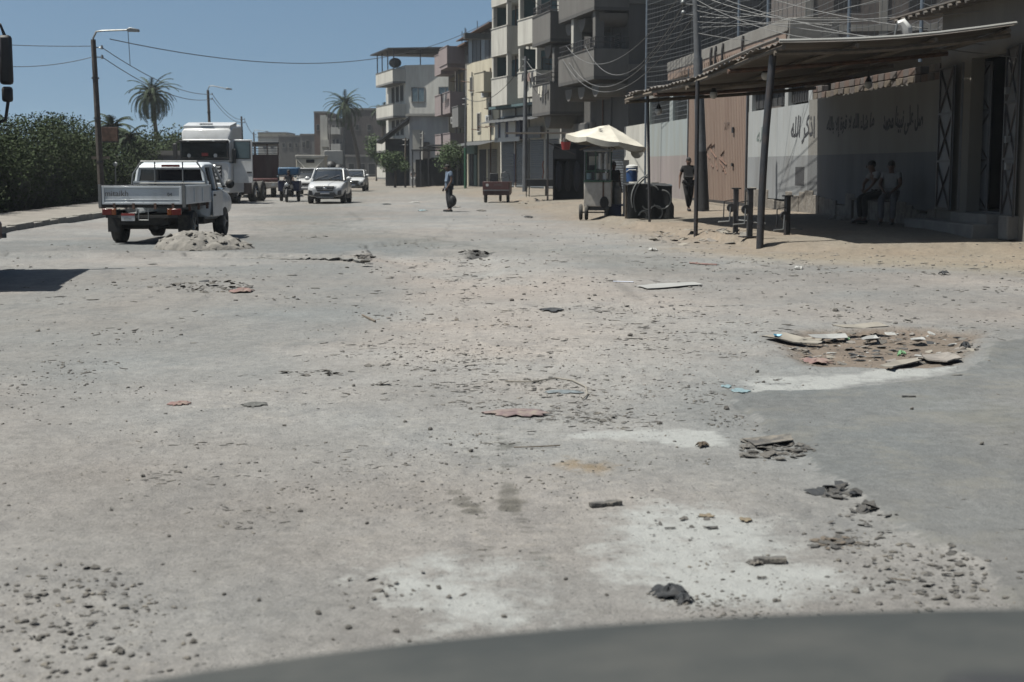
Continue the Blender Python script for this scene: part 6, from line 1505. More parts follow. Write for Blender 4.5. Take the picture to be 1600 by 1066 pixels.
# parked red cargo tricycle, rear towards us
q = on(775, 317); ct = thing('cargo_tricycle', 'maroon cargo tricycle parked tail on at the roadside beside the pole', 'tricycle', (q.x, q.y, q.z), R(-4))
def sidep(b): pass
bb('tail_board', 'dark_red', ct, -.62, .62, 0, .04, .62, 1.0, .01); bb('lower_board', 'brown_red', ct, -.62, .62, -.005, .035, .36, .58, .01); bb('board_trim', 'steel', ct, -.63, .63, -.03, -.006, .57, .62)
for s in (-1, 1): bb('side_board', 'dark_red', ct, s*.62-.02, s*.62+.02, .04, 1.7, .42, 1.0, .01); make_wheel(ct, s*.54, .5, .27, .13)
bb('floor', 'chassis', ct, -.6, .6, .04, 1.7, .36, .42); part('badge', M['white_plastic'], ct, lambda b: b.tube([(-.42, -.012, .84), (-.42, -.001, .84)], .07, 12))
o = text_mesh('board_lettering', 'AYMC', M['faded_ink'], .15, .001); o.location = (.1, -.006, .85); o.rotation_euler = (R(90), 0, 0); o.parent = ct
make_wheel(ct, 0, 2.7, .27, .1)
def fr(b):
    b.tube([(0, 1.6, .45), (0, 2.2, .5), (0, 2.6, 1.0)], .03, 6); b.tube([(-.35, 2.35, 1.22), (0, 2.55, 1.1), (.35, 2.35, 1.22)], .018, 6)
    b.tube([(.1, 1.6, .95), (.14, 1.6, 1.38), (.3, 1.62, 1.46), (.5, 1.6, 1.36), (.55, 1.6, .95)], .02, 6); b.tube([(-.55, .05, .95), (-.58, .05, 1.25)], .015, 5); b.tube([(-.6, 1.6, .95), (-.6, 1.6, 1.15), (-.2, 1.6, 1.1)], .018, 5)
part('frame', M['dark_steel'], ct, fr); bb('saddle', 'black', ct, -.2, .2, 1.8, 2.3, .75, .85, .03)
bx_ = bb('speaker_box', 'black', None, q.x-.3, q.x+.1, q.y+.5, q.y+.9, q.z+.42, q.z+1.4, .02); tag(bx_, 'black box standing in the bed of the maroon cargo tricycle', 'box')

# dark trailer/handcart by the shops
q = at(845, 296, 74); zq = Hz(q.x, 74); hc = thing('flat_trailer', 'low black flat trailer standing outside the shaded shop', 'trailer', (q.x, 74, zq), 0)
bb('deck', 'black', hc, -.75, .95, 0, 1.6, .5, .85, .02); bb('deck_edge', 'steel', hc, -.78, .98, -.03, 0, .84, .89)
for x in (.3, .8): make_wheel(hc, x, .3, .26, .14)
for x in (-.75, -.6): part('prop', M['dark_steel'], hc, lambda b: b.tube([(x, 0, -.1), (x, 0, .95)], .03, 6))
# shop front with dark awning and goods behind the cart
q0 = at(868, 262, 66)
kk_ = thing('shop_kiosk', 'dark shop recess with hanging goods and a low tin awning behind the food cart', 'kiosk', (q0.x, 66, Hz(q0.x, 66)), R(-3))
bb('back', 'opening', kk_, -.1, 2.3, 1.0, 1.1, 0, 2.6); bb('side', 'opening', kk_, -.12, -.06, 0, 1, 0, 2.3); bb('board', 'black', kk_, -.1, .95, -.06, -.01, 1.9, 2.35)
for k in range(5): part('hanging_goods', M['cloth_black'] if k % 2 else M['cloth_navy'], kk_, lambda b: b.ball((.15+k*.42, .1, 1.1), .3, 8, 6, (.6, .5, 2.4)))
part('kiosk_post', M['dark_steel'], kk_, lambda b: b.tube([(-.35, -.4, 0), (-.35, -.4, 3.2)], .05, 6)); part('orange_garland', M['orange_lens'], kk_, lambda b: b.tube([(-.6, 0, 1.0), (-.55, 0, 1.3), (-.6, 0, 1.6), (-.56, 0, 1.8)], .03, 5))
part('awning_frame', M['tin'], kk_, lambda b: b.box(-2.3, 1.1, -.6, 1.2, 3.05, 3.1)); part('awning_brace', M['dark_steel'], kk_, lambda b: b.tube([(-.3, -.4, 2.6), (.9, -.4, 2.1)], .03, 5))
rc = at(884, 228, 55); rl = thing('red_bucket', 'red bucket hanging at the left end of the cream umbrella', 'bucket', (rc.x, 55, rc.z)); part('bucket_shell', M['red'], rl, lambda b: b.tube([(0, 0, -.15), (0, 0, .15)], [.14, .2], 12)); part('handle', M['dark_steel'], rl, lambda b: b.tube([(-.18, 0, .15), (0, 0, .34), (.18, 0, .15)], .012, 5))

# --- food cart --------------------------------------------------------------
q = on(930, 344); fc = thing('food_cart', 'stainless food cart with glass case and green trim under the cream umbrella', 'cart', (q.x, q.y, q.z), R(-6))
bb('body', 'stainless', fc, -.36, .50, 0, 1.0, .42, 1.2, .02); bb('corner_trim', 'rust', fc, .22, .27, -.015, -.001, .45, 1.2)
part('stain', mat('soot_stain', (.03, .03, .03), .9, .3, 8), fc, lambda b: b.ball((.28, -.02, .55), .14, 10, 6, (1, .1, 1.4)))
bb('under_frame', 'dark_steel', fc, -.3, .45, .1, .9, .3, .4); part('axle', M['dark_steel'], fc, lambda b: b.tube([(-.45, .1, .24), (.4, .1, .24)], .025, 6))
for x, y in ((-.46, .1), (-.28, .05), (.38, .15)):
    b = MB(); b.wheel((x, y, .25), .25, .1, 18); w_ = b.build('wheel', M['rubber'], fc); part('rim', M['green'] if x < -.4 else M['steel'], w_, lambda b: b.tube([(x-.055, y, .25), (x-.045, y, .25)], .14, 12))
bb('counter', 'green', fc, -.37, .5, -.05, 1.0, 1.2, 1.24)
for x in (-.34, .0, .46):
    for y in (-.02, .95): part('case_post', M['green'] if x == 0 or y > 0 else M['steel'], fc, lambda b: b.box(x-.015, x+.015, y-.015, y+.015, 1.24, 2.15))
bb('case_top', 'steel', fc, -.38, .5, -.05, 1.0, 2.15, 2.2)
bb('shelf', 'green', fc, -.33, .45, .0, .9, 1.52, 1.55); bb('back_panel', 'canvas', fc, -.25, .05, .85, .9, 1.6, 2.0)
for x, z, r, m_ in ((-.2, 1.27, .09, 'litter_cyan'), (.05, 1.27, .08, 'stainless'), (.3, 1.27, .09, 'white_plastic'), (.18, 1.57, .07, 'white_plastic'), (.36, 1.57, .07, 'white_plastic')):
    part('jar', M[m_], fc, lambda b: b.tube([(x, .15, z), (x, .15, z+.2)], r, 10))
bb('dark_pot', 'black', fc, -.22, -.02, .2, .5, 1.56, 1.72, .02)
for x in (.14, .32): part('cup_stack', M['white_plastic'], fc, lambda b: b.tube([(x, .05, 1.6), (x, .05, 2.08)], [.06, .05], 10))
part('frame_bar', M['wood'], fc, lambda b: b.tube([(-.5, -.05, 2.2), (-.1, -.1, 2.33), (.35, -.1, 2.33), (.62, -.05, 2.22)], .03, 6))
um = thing('umbrella', 'large cream canvas umbrella with scalloped edge shading the food cart', 'umbrella', (q.x+.42, q.y+.3, q.z))
part('pole', M['steel'], um, lambda b: b.tube([(0, 0, 0), (.02, 0, 2.86)], .025, 8))
ur, uz = 1.34, 2.97
tilt = Matrix.Rotation(R(9), 4, 'Y')
for k in range(8):
    a0, a1 = k*math.pi/4+.25, (k+1)*math.pi/4+.25; vs = []; fs = []; nn = 5; mm = 6
    for i in range(nn+1):
        rr = ur*i/nn
        for j in range(mm+1):
            a = a0+(a1-a0)*j/mm; sagr = rr*(1-.055*math.sin(math.pi*j/mm)); z = -.50*(i/nn)**1.1-.035*math.sin(math.pi*j/mm)*(i/nn)+.012*math.sin(7*a+3*i)
            vs.append(tilt @ Vector((sagr*math.cos(a), sagr*math.sin(a), z)))
    for j in range(mm+1):
        a = a0+(a1-a0)*j/mm; rr = ur*(1-.055*math.sin(math.pi*j/mm)); vs.append(tilt @ Vector((rr*math.cos(a)*.985, rr*math.sin(a)*.985, -.50-.035*math.sin(math.pi*j/mm)-.13-.05*math.sin(math.pi*j/mm))))
    fs = [(i*(mm+1)+j, i*(mm+1)+j+1, (i+1)*(mm+1)+j+1, (i+1)*(mm+1)+j) for i in range(nn+1) for j in range(mm)]
    b = MB(); b.add([v_+Vector((0, 0, uz)) for v_ in vs], fs); b.build('canopy_panel', M['canvas'], um)
    part('rib', M['wood'], um, lambda b: b.tube([Vector((0, 0, uz-.02))+tilt @ Vector((0, 0, 0)), Vector((0, 0, uz-.03))+tilt @ Vector((ur*.97*math.cos(a0), ur*.97*math.sin(a0), -.50))], .012, 4))
o = text_mesh('printed_mark', 'Z', M['faded_ink'], .2, .001, bold=.01); o.location = (-.3, -.63, uz-.155); o.rotation_euler = (R(28), R(12), 0); o.parent = um
bl = thing('water_cooler', 'blue and white drinks cooler standing on the quilt covered stall', 'cooler', (on(989, 300).x*0+at(989, 286, 43.5).x, 43.9, at(989, 284, 43.9).z))
part('body', M['blue'], bl, lambda b: b.tube([(0, 0, 0), (0, 0, .42)], [.17, .18], 16)); part('lid', M['white_plastic'], bl, lambda b: b.tube([(0, 0, .42), (0, 0, .48), (0, 0, .52)], [.19, .18, .08], 16)); part('handle', M['white_plastic'], bl, lambda b: b.tube([(-.18, -.05, .3), (-.1, -.2, .36), (.1, -.2, .36), (.18, -.05, .3)], .015, 5))
jb = on(951, 345); jz = thing('jerrycan_crate', 'dark navy crate on the ground between food cart and quilt stall', 'crate', (jb.x+.15, jb.y+.3, jb.z), R(5)); bb('crate_body', 'navy', jz, -.25, .25, -.2, .2, 0, .46, .03); bb('crate_rim', 'navy', jz, -.27, .27, -.22, .22, .46, .5, .01)
pt_ = thing('milk_churn', 'grey metal churn standing between the cart and the quilt stall', 'churn', (jb.x+.3, jb.y+.9, jb.z+.5)); part('churn_body', M['steel'], pt_, lambda b: b.tube([(0, 0, 0), (0, 0, .5), (0, 0, .58), (0, 0, .7)], [.17, .17, .1, .1], 14)); bt = thing('low_table', 'low white table under the metal churn', 'table', (jb.x+.3, jb.y+.9, jb.z)); bb('top', 'white_plastic', bt, -.3, .3, -.25, .25, .44, .5)
for x in (-.26, .26): bb('leg', 'white_plastic', bt, x-.02, x+.02, -.2, .2, 0, .44)
# stall covered by the quilt
s0_, s1_ = on(980, 343), on(1046, 338); qs = thing('quilt_stall', 'stall counter draped in a black quilt with looping grey flower lines', 'stall', (0, 0, 0))
LQ2 = Line((s0_.x, s0_.y), (s0_.x+1.32, s0_.y+.22)); LQ2.n = Vector((LQ2.t.y, -LQ2.t.x)); wq = (LQ2.b-LQ2.a).length
def drape(b):
    n = 28; vs = []
    for i in range(n+1):
        s = wq*i/n
        for j in range(9):
            z = (s0_.z)+.02+.98*j/8; o_ = .04*math.sin(s*11)*(1-j/8)+.015*math.sin(s*23+j)
            vs.append(LQ2.P(s+(.06 if i == n and j < 4 else 0), o_, z+(.03*math.sin(s*4) if j == 8 else 0)))
        vs.append(LQ2.P(s, -.75, s0_.z+1.04))
    b.add(vs, [(i*10+j, i*10+j+1, (i+1)*10+j+1, (i+1)*10+j) for i in range(n) for j in range(9)])
part('quilt', M['quilt'], qs, drape)
def qside(b): b.add([LQ2.P(wq, 0.02, s0_.z), LQ2.P(wq+.05, -.75, s0_.z), LQ2.P(wq, -.75, s0_.z+1.03), LQ2.P(wq, 0.0, s0_.z+1.0)], [(0, 1, 2, 3)])
part('quilt_side', M['quilt_blue'], qs, qside); 
part('counter_frame', M['wood'], qs, lambda b: [LQ2.box(b, x, x+.06, -.7, -.64, s0_.z, s0_.z+.98) for x in (.1, wq-.15)] and None)
def loops(b):
    def circ(cx, cz, r, a0, a1):
        b.tube([LQ2.P(cx+r*math.cos(a), .075, s0_.z+cz+r*math.sin(a)) for a in [R(a0+(a1-a0)*k/12) for k in range(13)]], .022, 4)
    circ(wq-.32, .58, .27, -150, 90); circ(wq-.5, .2, .2, -60, 120); circ(wq-.85, .12, .14, 0, 180); circ(wq-.62, .78, .2, 20, 150); circ(.85, .6, .75, 110, 200); circ(.95, .55, .78, 115, 205); circ(.45, .1, .13, 0, 170); circ(wq-.75, .45, .16, 200, 330)
part('quilt_pattern', M['quilt_line'], qs, loops)
# vendor in dark behind the cart
q = at(959, 262, 46.5); person('vendor in dark clothes standing in shade behind the food cart', (q.x, 46.6, Hz(q.x, 46.6)), R(30), {}, 'cloth_black', 'cloth_navy', 'skin_dark', 1.0)
wb_ = thing('white_sign_post', 'narrow white upright board beside the blue cooler', 'sign', (at(978, 262, 46).x, 46, Hz(3.7, 46))); bb('board', 'white_paint', wb_, -.08, .1, 0, .04, .0, 1.75)
rs = at(993, 242, 46); part('round_sign', M['offwhite'], wb_, lambda b: b.tube([(.35, -.0, 2.0), (.35, .03, 2.0)], .2, 18))

# jacks (three stands with crank wheels)
for k, (px, py) in enumerate(((1149, 366), (1171, 371), (1229, 379))):
    g = on(px, py); t = thing('jack_stand', ['leftmost of the black crank stands under the shelter edge', 'middle black crank stand, half behind the curved pole', 'right hand black crank stand nearest the inscription wall'][k], 'jack stand', (g.x, g.y, g.z), R(10*k), 'crank stands under the shelter edge')
    bb('column', 'dark_steel', t, -.055, .055, -.055, .055, 0, 1.02, .01); bb('head_plate', 'dark_steel', t, -.1, .1, -.08, .08, 1.02, 1.05); bb('foot_plate', 'dark_steel', t, -.2, .2, -.15, .15, 0, .025)
    cw = part('crank_wheel', M['dark_steel'], t, lambda b: b.tube([(-.12, -.1, .6), (-.12, -.05, .6)], .1, 12)); part('crank_arm', M['steel'], cw, lambda b: b.tube([(-.14, -.12, .62), (-.16, -.12, .3), (-.42, -.14, .28)], .02, 5))
    part('handle', M['steel'], t, lambda b: b.tube([(.05, -.1, .32), (.3, -.14, .3)], .018, 5)); part('side_rod', M['dark_steel'], t, lambda b: b.tube([(-.28, -.02, .35), (-.27, -.02, .75), (-.05, 0, .78)], .015, 5))
# stones along the wall foot
for k, (px, py, s) in enumerate(((1305, 336, .16), (1322, 338, .22), (1340, 340, .17))):
    g = at(px, py, 38.6-k); v, f = SH[k]; b = MB(); b.add([(a*s*1.3, c_*s, d*s) for a, c_, d in v], [tuple(x) for x in f]); o = b.build('stone_block', M['stone_pale'], None, smooth=0); o.location = (g.x, 38.6-k, Hz(g.x, 38.6-k)+s*.3); tag(o, ['left rough stone at the foot of the inscription wall', 'largest rough stone at the foot of the inscription wall', 'right rough stone at the foot of the inscription wall'][k], 'stone')
# --- dark red lorry at the left edge of the picture
lf = thing('lorry', 'dark red lorry cab with a tall black mirror at the very left edge', 'lorry', (-8.26, 22.9, 0), R(8.5))
bb('cab', 'dark_red', lf, -2.4, .0, -3.9, 0, .75, 3.3, .08); bb('bumper', 'dark_red', lf, -2.45, .05, -.3, .12, .5, .8, .05); bb('bumper_lip', 'steel', lf, -2.4, .1, .1, .16, .52, .6)
bb('side_window', 'glass', lf, -.0, .012, -1.7, -.4, 1.9, 2.8); bb('roof_deflector', 'dark_red', lf, -2.2, -.2, -3.2, -.6, 3.32, 3.8, .1); bb('sleeper_fairing', 'black', lf, -.3, .04, -3.9, -3.2, .9, 3.3, .04)
mg = bb('wing_mirror', 'black', lf, .16, .36, -.22, -.06, 2.95, 3.72, .05); bb('lower_mirror', 'black', mg, .18, .34, -.2, -.06, 2.68, 2.92, .04)
part('mirror_arm', M['black'], lf, lambda b: [b.tube([(0, -.2, 3.8), (.2, -.15, 3.88), (.26, -.14, 3.7)], .03, 6), b.tube([(0, -.2, 2.3), (.22, -.15, 2.4), (.27, -.14, 2.7)], .03, 6)] and None)
for s in (-2.2, -.22): make_wheel(lf, s, -1.3, .52, .34); make_wheel(lf, s, -8, .52, .34)
bb('cargo_bed', 'brown_red', lf, -2.4, -.05, -11, -4.9, 1.1, 2.1, .03); bb('chassis_rails', 'chassis', lf, -1.7, -.7, -11, -.5, .7, .95); bb('front_marker', 'orange_lens', lf, .0, .03, -.35, -.15, 1.1, 1.25)

# ================================================================ litter and rubble on the road
def gp(px, py): g = on(px, py); return g
def crumple(name, cat, label, px, py, wpx, hpx, m, h=.03, seed=0, rz=0, n=12, flat=False, group=None):
    g = gp(px, py); d = g.y; wx = wpx*d/F_PX*.5; wy = min(hpx*d*d/(CAM_H*F_PX)*.5, wx*1.6); r = random.Random(seed+int(px)); b = MB()
    vs = [(0, 0, h*(.8 if not flat else .3))]; rings = 6; k = 30; o_l = [.55+.6*r.random()**.8 for _ in range(k)]
    for i in range(1, rings+1):
        for j in range(k):
            a = 2*math.pi*j/k; out = 1+(o_l[j]-1)*(i/rings)**1.3+r.uniform(-.04, .04); rr = i/rings*out
            z = h*(.25+.75*abs(math.sin(1.5*a+seed+3.1*rr))*r.uniform(.7, 1)*(1-rr**4)) if not flat else h*(.4+.6*math.sin(a*2+seed)**2*(i/rings))*.8
            vs.append((wx*rr*math.cos(a), wy*rr*math.sin(a), z))
    fs = [(0, 1+j, 1+(j+1) % k) for j in range(k)]+[(1+(i-1)*k+j, 1+i*k+j, 1+i*k+(j+1) % k, 1+(i-1)*k+(j+1) % k) for i in range(1, rings) for j in range(k)]
    b.add(vs, fs); o = b.build(name, m, None, smooth=25 if not flat else 40); so2 = o.modifiers.new('t', 'SOLIDIFY'); so2.thickness = .004
    o.location = (g.x, g.y, g.z+.004); o.rotation_euler = (0, 0, R(rz)); return tag(o, label, cat, group)
def flatpoly(name, cat, label, pts, m, th=.003, lift=.012, curl=.0, group=None):
    c = gp(sum(p[0] for p in pts)/len(pts), sum(p[1] for p in pts)/len(pts)); r = random.Random(int(pts[0][0]))
    P2 = []
    for i, (a, b_) in enumerate(pts):
        nx = pts[(i+1) % len(pts)]; P2.append((a, b_)); P2.append(((a+nx[0])/2+r.uniform(-2, 2), (b_+nx[1])/2+r.uniform(-.6, .6)))
    V = []
    for a, b_ in P2: g = gp(a, b_); V.append(Vector((g.x-c.x, g.y-c.y, g.z-c.z+lift+curl*r.random())))
    n = len(V); lift *= .5; curl *= .7
    b = MB(); b.add([(0, 0, lift+.004)]+V+[v-Vector((0, 0, th)) for v in V], [(0, 1+i, 1+(i+1) % n) for i in range(n)]+[(1+i, 1+n+i, 1+n+(i+1) % n, 1+(i+1) % n) for i in range(n)])
    o = b.build(name, m, None, smooth=0); o.location = c; return tag(o, label, cat, group)
# chunk shapes: flat broken flakes
def flake(seed, th=.25):
    r = random.Random(seed); n = r.randint(5, 8); b = MB(); P0 = [(math.cos(2*math.pi*i/n+r.uniform(-.3, .3))*r.uniform(.6, 1), math.sin(2*math.pi*i/n+r.uniform(-.3, .3))*r.uniform(.6, 1)) for i in range(n)]
    P1 = [(x*r.uniform(.8, .95), y*r.uniform(.8, .95)) for x, y in P0]
    b.add([(x, y, 0) for x, y in P0]+[(x, y, th*r.uniform(.7, 1.1)) for x, y in P1], [tuple(range(n))[::-1], tuple(range(n, 2*n))]+[(i, (i+1) % n, n+(i+1) % n, n+i) for i in range(n)]); return b
FL = {}
def rubble(name, cat, label, cx, cy, rx, ry, n, smin, smax, mats, tilt=.5, seed=1, group=None, pw=2.3):
    g = gp(cx, cy); t = thing(name, label, cat, tuple(g), group=group); r = random.Random(seed)
    for k in range(n):
        a = r.uniform(0, 6.28); q = r.random()**.6; px, py = cx+rx*q*math.cos(a), cy+ry*q*math.sin(a); p = gp(px, py); mk = mats[r.randrange(len(mats))]; key = (mk, r.randrange(6))
        if key not in FL:
            me = flake(key[1]*7+3).mesh('chunk'); me.materials.append(M[mk]); FL[key] = me
        o = bpy.data.objects.new('chunk', FL[key]); col.objects.link(o); o.parent = t; s = smin*.55+(smax-smin*.55)*r.random()**pw
        o.location = (p.x-g.x, p.y-g.y, p.z-g.z+r.uniform(0, .01)); o.rotation_euler = (r.uniform(-tilt, tilt), r.uniform(-tilt, tilt), r.uniform(0, 6.28)); o.scale = (s, s*r.uniform(.45, 1), s*r.uniform(.15, .6))
    return t
# the mound in front of the pickup
g = gp(318, 379); mn = thing('rubble_mound', 'low mound of dusty broken asphalt and sand just behind the pickup', 'mound', ((318-800)/F_PX*28.25, 28.35, Hz(-6.1, 28.3)-.03))
b = MB(); nn = 40; vs = []
for i in range(nn+1):
    for j in range(nn+1):
        u, v_ = i/nn*2-1, j/nn*2-1; x, y = u*1.0, v_*.75; e = (u*.98)**2+(v_*.98)**2
        z = .36*max(0, 1-e)**.62*(1-.25*u) if e < 1 else -.05
        z += (float(vnoise(np.array([x]), np.array([y]), .16, 51, 4)[0])-.5)*.16*max(0, 1-e)**.3+(float(vnoise(np.array([x]), np.array([y]), .05, 53, 2)[0])-.5)*.035*(e < 1); vs.append((x, y, z))
b.add(vs, [(i*(nn+1)+j, i*(nn+1)+j+1, (i+1)*(nn+1)+j+1, (i+1)*(nn+1)+j) for i in range(nn) for j in range(nn)]); b.build('heap', M['rubble'], mn, smooth=30)
r = random.Random(3)
for k in range(170):
    a = r.uniform(0, 6.28); q = r.random()**.4*.98; x, y = q*math.cos(a), q*.72*math.sin(a); key = ('rubble' if k % 3 else 'stone', k % 6)
    if key not in FL: me = flake(key[1]*7+3).mesh('chunk'); me.materials.append(M[key[0]]); FL[key] = me
    o = bpy.data.objects.new('chunk', FL[key]); col.objects.link(o); o.parent = mn; s = .03+.1*r.random()**2; o.location = (x, y, .36*max(0, 1-q*q)**.62*(1-.25*x)-.02); o.rotation_euler = (r.uniform(-.6, .6), r.uniform(-.6, .6), r.uniform(0, 6)); o.scale = (s, s*.7, s*1.0)
rubble('asphalt_rubble', 'rubble', 'strip of dark broken asphalt and cloth in the shallow crater left of centre', 330, 449, 62, 9, 90, .03, .11, ['asphalt_lump', 'rag_dark', 'stone', 'stone'], .5, 4)
rubble('asphalt_rubble', 'rubble', 'thin trail of grey crumbs at the left tip of the shallow crater', 250, 446, 22, 5, 22, .02, .06, ['stone', 'stone_pale'], .4, 5)
crumple('rag', 'rag', 'dusty red rag lying in the shallow crater left of centre', 378, 456, 40, 9, M['rag_red'], .05, 3)
rubble('asphalt_lumps', 'rubble', 'layered broken asphalt lip at the end of the raised road slab', 566, 404, 16, 7, 26, .06, .17, ['asphalt_lump', 'rubble'], .25, 6)
rubble('asphalt_lumps', 'rubble', 'row of dark asphalt flakes along the raised slab edge', 450, 402, 110, 2.5, 34, .03, .09, ['asphalt_lump', 'rubble'], .25, 7)
rubble('asphalt_lumps', 'rubble', 'dark asphalt crumbs inside the black pit beyond the sandy hollow', 742, 395, 24, 4, 30, .05, .13, ['asphalt_lump'], .5, 8)
rubble('asphalt_lumps', 'rubble', 'scatter of dark flakes in the floor of the sandy hollow', 750, 435, 60, 6, 36, .02, .07, ['asphalt_lump', 'stone'], .3, 9)
rubble('asphalt_lumps', 'rubble', 'patch of grey crumbs between slab and pit', 660, 384, 60, 5, 34, .03, .08, ['rubble', 'stone'], .3, 19)
rubble('asphalt_lumps', 'rubble', 'dark flakes lying beyond the slab near the skid line', 487, 371, 30, 3, 18, .05, .12, ['asphalt_lump', 'rubble'], .3, 20)
rubble('asphalt_slabs', 'rubble', 'stack of thin grey asphalt plates beside the second chalk patch', 1208, 703, 58, 16, 130, .015, .085, ['asphalt_lump', 'stone', 'rubble'], .22, 10)
flatpoly('asphalt_plate', 'plate', 'largest flat grey asphalt plate on the stack beside the second chalk patch', [(1160, 690), (1235, 684), (1240, 694), (1180, 702)], M['stone'], .004, .02, .008)
rubble('asphalt_lumps', 'rubble', 'cluster of blue black asphalt lumps right of the chalk area', 1308, 770, 38, 11, 60, .02, .075, ['asphalt_lump', 'rag_dark'], .5, 11)
rubble('asphalt_lumps', 'rubble', 'small dark lump with crumbs at the edge of the smooth asphalt', 1356, 796, 14, 8, 14, .02, .07, ['asphalt_lump'], .6, 12)
rubble('splinters', 'rubble', 'thin splinters on the brownish patch near the smooth asphalt', 1310, 850, 48, 9, 60, .015, .06, ['stone', 'wood', 'asphalt_lump'], .2, 13)
rubble('splinters', 'rubble', 'spread of grey flakes nearest the bonnet at the right', 1450, 900, 110, 48, 170, .006, .034, ['stone', 'asphalt_lump', 'rubble'], .4, 14)
rubble('splinters', 'rubble', 'band of dark chippings in the bottom left corner', 130, 950, 120, 70, 140, .005, .028, ['stone', 'asphalt_lump'], .5, 15)
rubble('splinters', 'rubble', 'grey flakes on the crossing of dust and chalk left of the bonnet rise', 620, 920, 110, 45, 50, .01, .03, ['stone', 'rubble'], .4, 16)
rubble('roadside_rubble_heap', 'rubble', 'torn kerb rubble with litter in front of the shelter poles', 1095, 371, 88, 13, 170, .04, .22, ['rubble', 'stone_pale', 'card', 'rubble'], .5, 17)
rubble('roadside_rubble_heap', 'rubble', 'long sticks and clods on the sandy verge before the cargo tricycle', 850, 312, 60, 8, 60, .06, .22, ['rubble', 'stone', 'wood'], .4, 18)
# potholes full of litter on the right
rubble('litter_bed', 'litter', 'bed of trampled brown litter and stones filling the long right hand pothole', 1380, 545, 150, 27, 260, .02, .085, ['rubble', 'stone', 'card', 'wood', 'stone_pale', 'asphalt_lump', 'rag_dark', 'sheet'], .35, 21, pw=1.7)
flatpoly('cardboard_sheet', 'cardboard', 'largest flattened grey carton at the left end of the litter pothole', [(1190, 531), (1225, 527), (1285, 541), (1278, 544), (1240, 541)], M['card'], .012, .04, .01)
flatpoly('plastic_sheet', 'plastic', 'white plastic strip on the litter just right of the flattened carton', [(1262, 532), (1320, 531), (1325, 536), (1275, 538)], M['sheet'], .004, .05, .02)
flatpoly('plastic_scrap', 'plastic', 'small blue printed scrap on the corner of the flattened carton', [(1208, 531), (1222, 532), (1218, 535), (1210, 534)], mat('sky_blue_print', (.12, .4, .6), .5, .1, 9), .003, .06)
flatpoly('cardboard_sheet', 'cardboard', 'long pale carton flap along the far edge of the litter pothole', [(1300, 517), (1370, 513), (1388, 518), (1340, 521)], M['card'], .01, .05, .02)
flatpoly('cardboard_sheet', 'cardboard', 'rounded pale carton piece at the near right edge of the litter pothole', [(1440, 563), (1480, 557), (1503, 567), (1480, 572), (1450, 570)], M['stone_pale'], .012, .04, .01)
flatpoly('cardboard_sheet', 'cardboard', 'narrow brownish carton strip at the near edge of the litter pothole', [(1375, 577), (1430, 566), (1440, 570), (1395, 581)], M['card'], .01, .035, .01)
flatpoly('paper_scrap', 'paper', 'crumpled whitish paper in the middle of the litter pothole', [(1345, 537), (1368, 534), (1376, 539), (1352, 541)], M['sheet'], .004, .05, .03)
flatpoly('paper_scrap', 'paper', 'second whitish paper right of middle in the litter pothole', [(1422, 538), (1440, 536), (1446, 541), (1428, 542)], M['sheet'], .004, .05, .03)
crumple('plastic_scrap', 'plastic', 'bright green plastic near the front of the litter pothole', 1409, 556, 14, 6, M['litter_green'], .05, 2)
crumple('plastic_scrap', 'plastic', 'tiny green scrap at the far side of the litter pothole', 1324, 533, 9, 5, M['litter_green'], .04, 2)
crumple('rag', 'rag', 'dusty red cloth at the left front of the litter pothole', 1275, 566, 52, 11, M['rag_red'], .03, 5)
crumple('rag', 'rag', 'dark lump of cloth at the right end of the litter pothole', 1508, 545, 16, 7, M['rag_dark'], .07, 7)
crumple('plastic_scrap', 'plastic', 'pale cyan plastic flake left of the upper chalk strip', 1158, 612, 30, 7, M['litter_cyan'], .012, 5, flat=True)
crumple('plastic_scrap', 'plastic', 'greyer cyan flake behind the pale cyan one at the chalk strip', 1135, 605, 18, 6, M['litter_cyan'], .01, 6, flat=True)
flatpoly('board', 'board', 'flat white board lying alone on the sand right of centre', [(994, 450), (1020, 446), (1085, 443), (1098, 447), (1050, 451), (1012, 453)], M['sheet'], .006, .02, .012)
crumple('rag', 'rag', 'flattened faded maroon rag in the middle of the road', 810, 646, 110, 12, M['rag_maroon'], .016, 9)
crumple('rag', 'rag', 'small dusty red rag on the left of the road', 281, 632, 38, 6, M['rag_red'], .02, 4)
crumple('rag', 'rag', 'torn black rag nearest the bonnet', 1045, 930, 60, 22, M['rag_dark'], .04, 8)
crumple('rag', 'rag', 'second fold of black cloth beside the torn rag by the bonnet', 1068, 940, 34, 13, M['rag_dark'], .03, 10)
crumple('rag', 'rag', 'grey wispy rag on the left of the road right of the small red rag', 397, 633, 42, 8, mat('grey_wisp', (.14, .14, .13), .95, .3, 20), .012, 12)
crumple('plastic_scrap', 'plastic', 'flat silvery film in the centre right of the maroon rag', 880, 613, 62, 6, mat('grey_film', (.22, .25, .26), .6, .3, 20), .006, 12)
crumple('rag', 'rag', 'dark twisted shreds on the sand above the centre', 862, 485, 40, 6, M['rag_dark'], .02, 13)
crumple('rag', 'rag', 'brown dried clump under the second chalk patch', 1098, 698, 22, 6, mat('dry_clump', (.13, .1, .07), .95, .3, 20), .03, 14)
crumple('tarpaulin_scrap', 'scrap', 'flat brown leaf on the chalk area, left one of two', 1105, 808, 26, 6, mat('brown_leaf', (.25, .2, .13), .9, .2, 20), .01, 15, flat=True)
crumple('tarpaulin_scrap', 'scrap', 'flat brown leaf on the chalk area, right one of two', 1165, 814, 24, 6, MATS['brown_leaf'], .01, 16, flat=True)
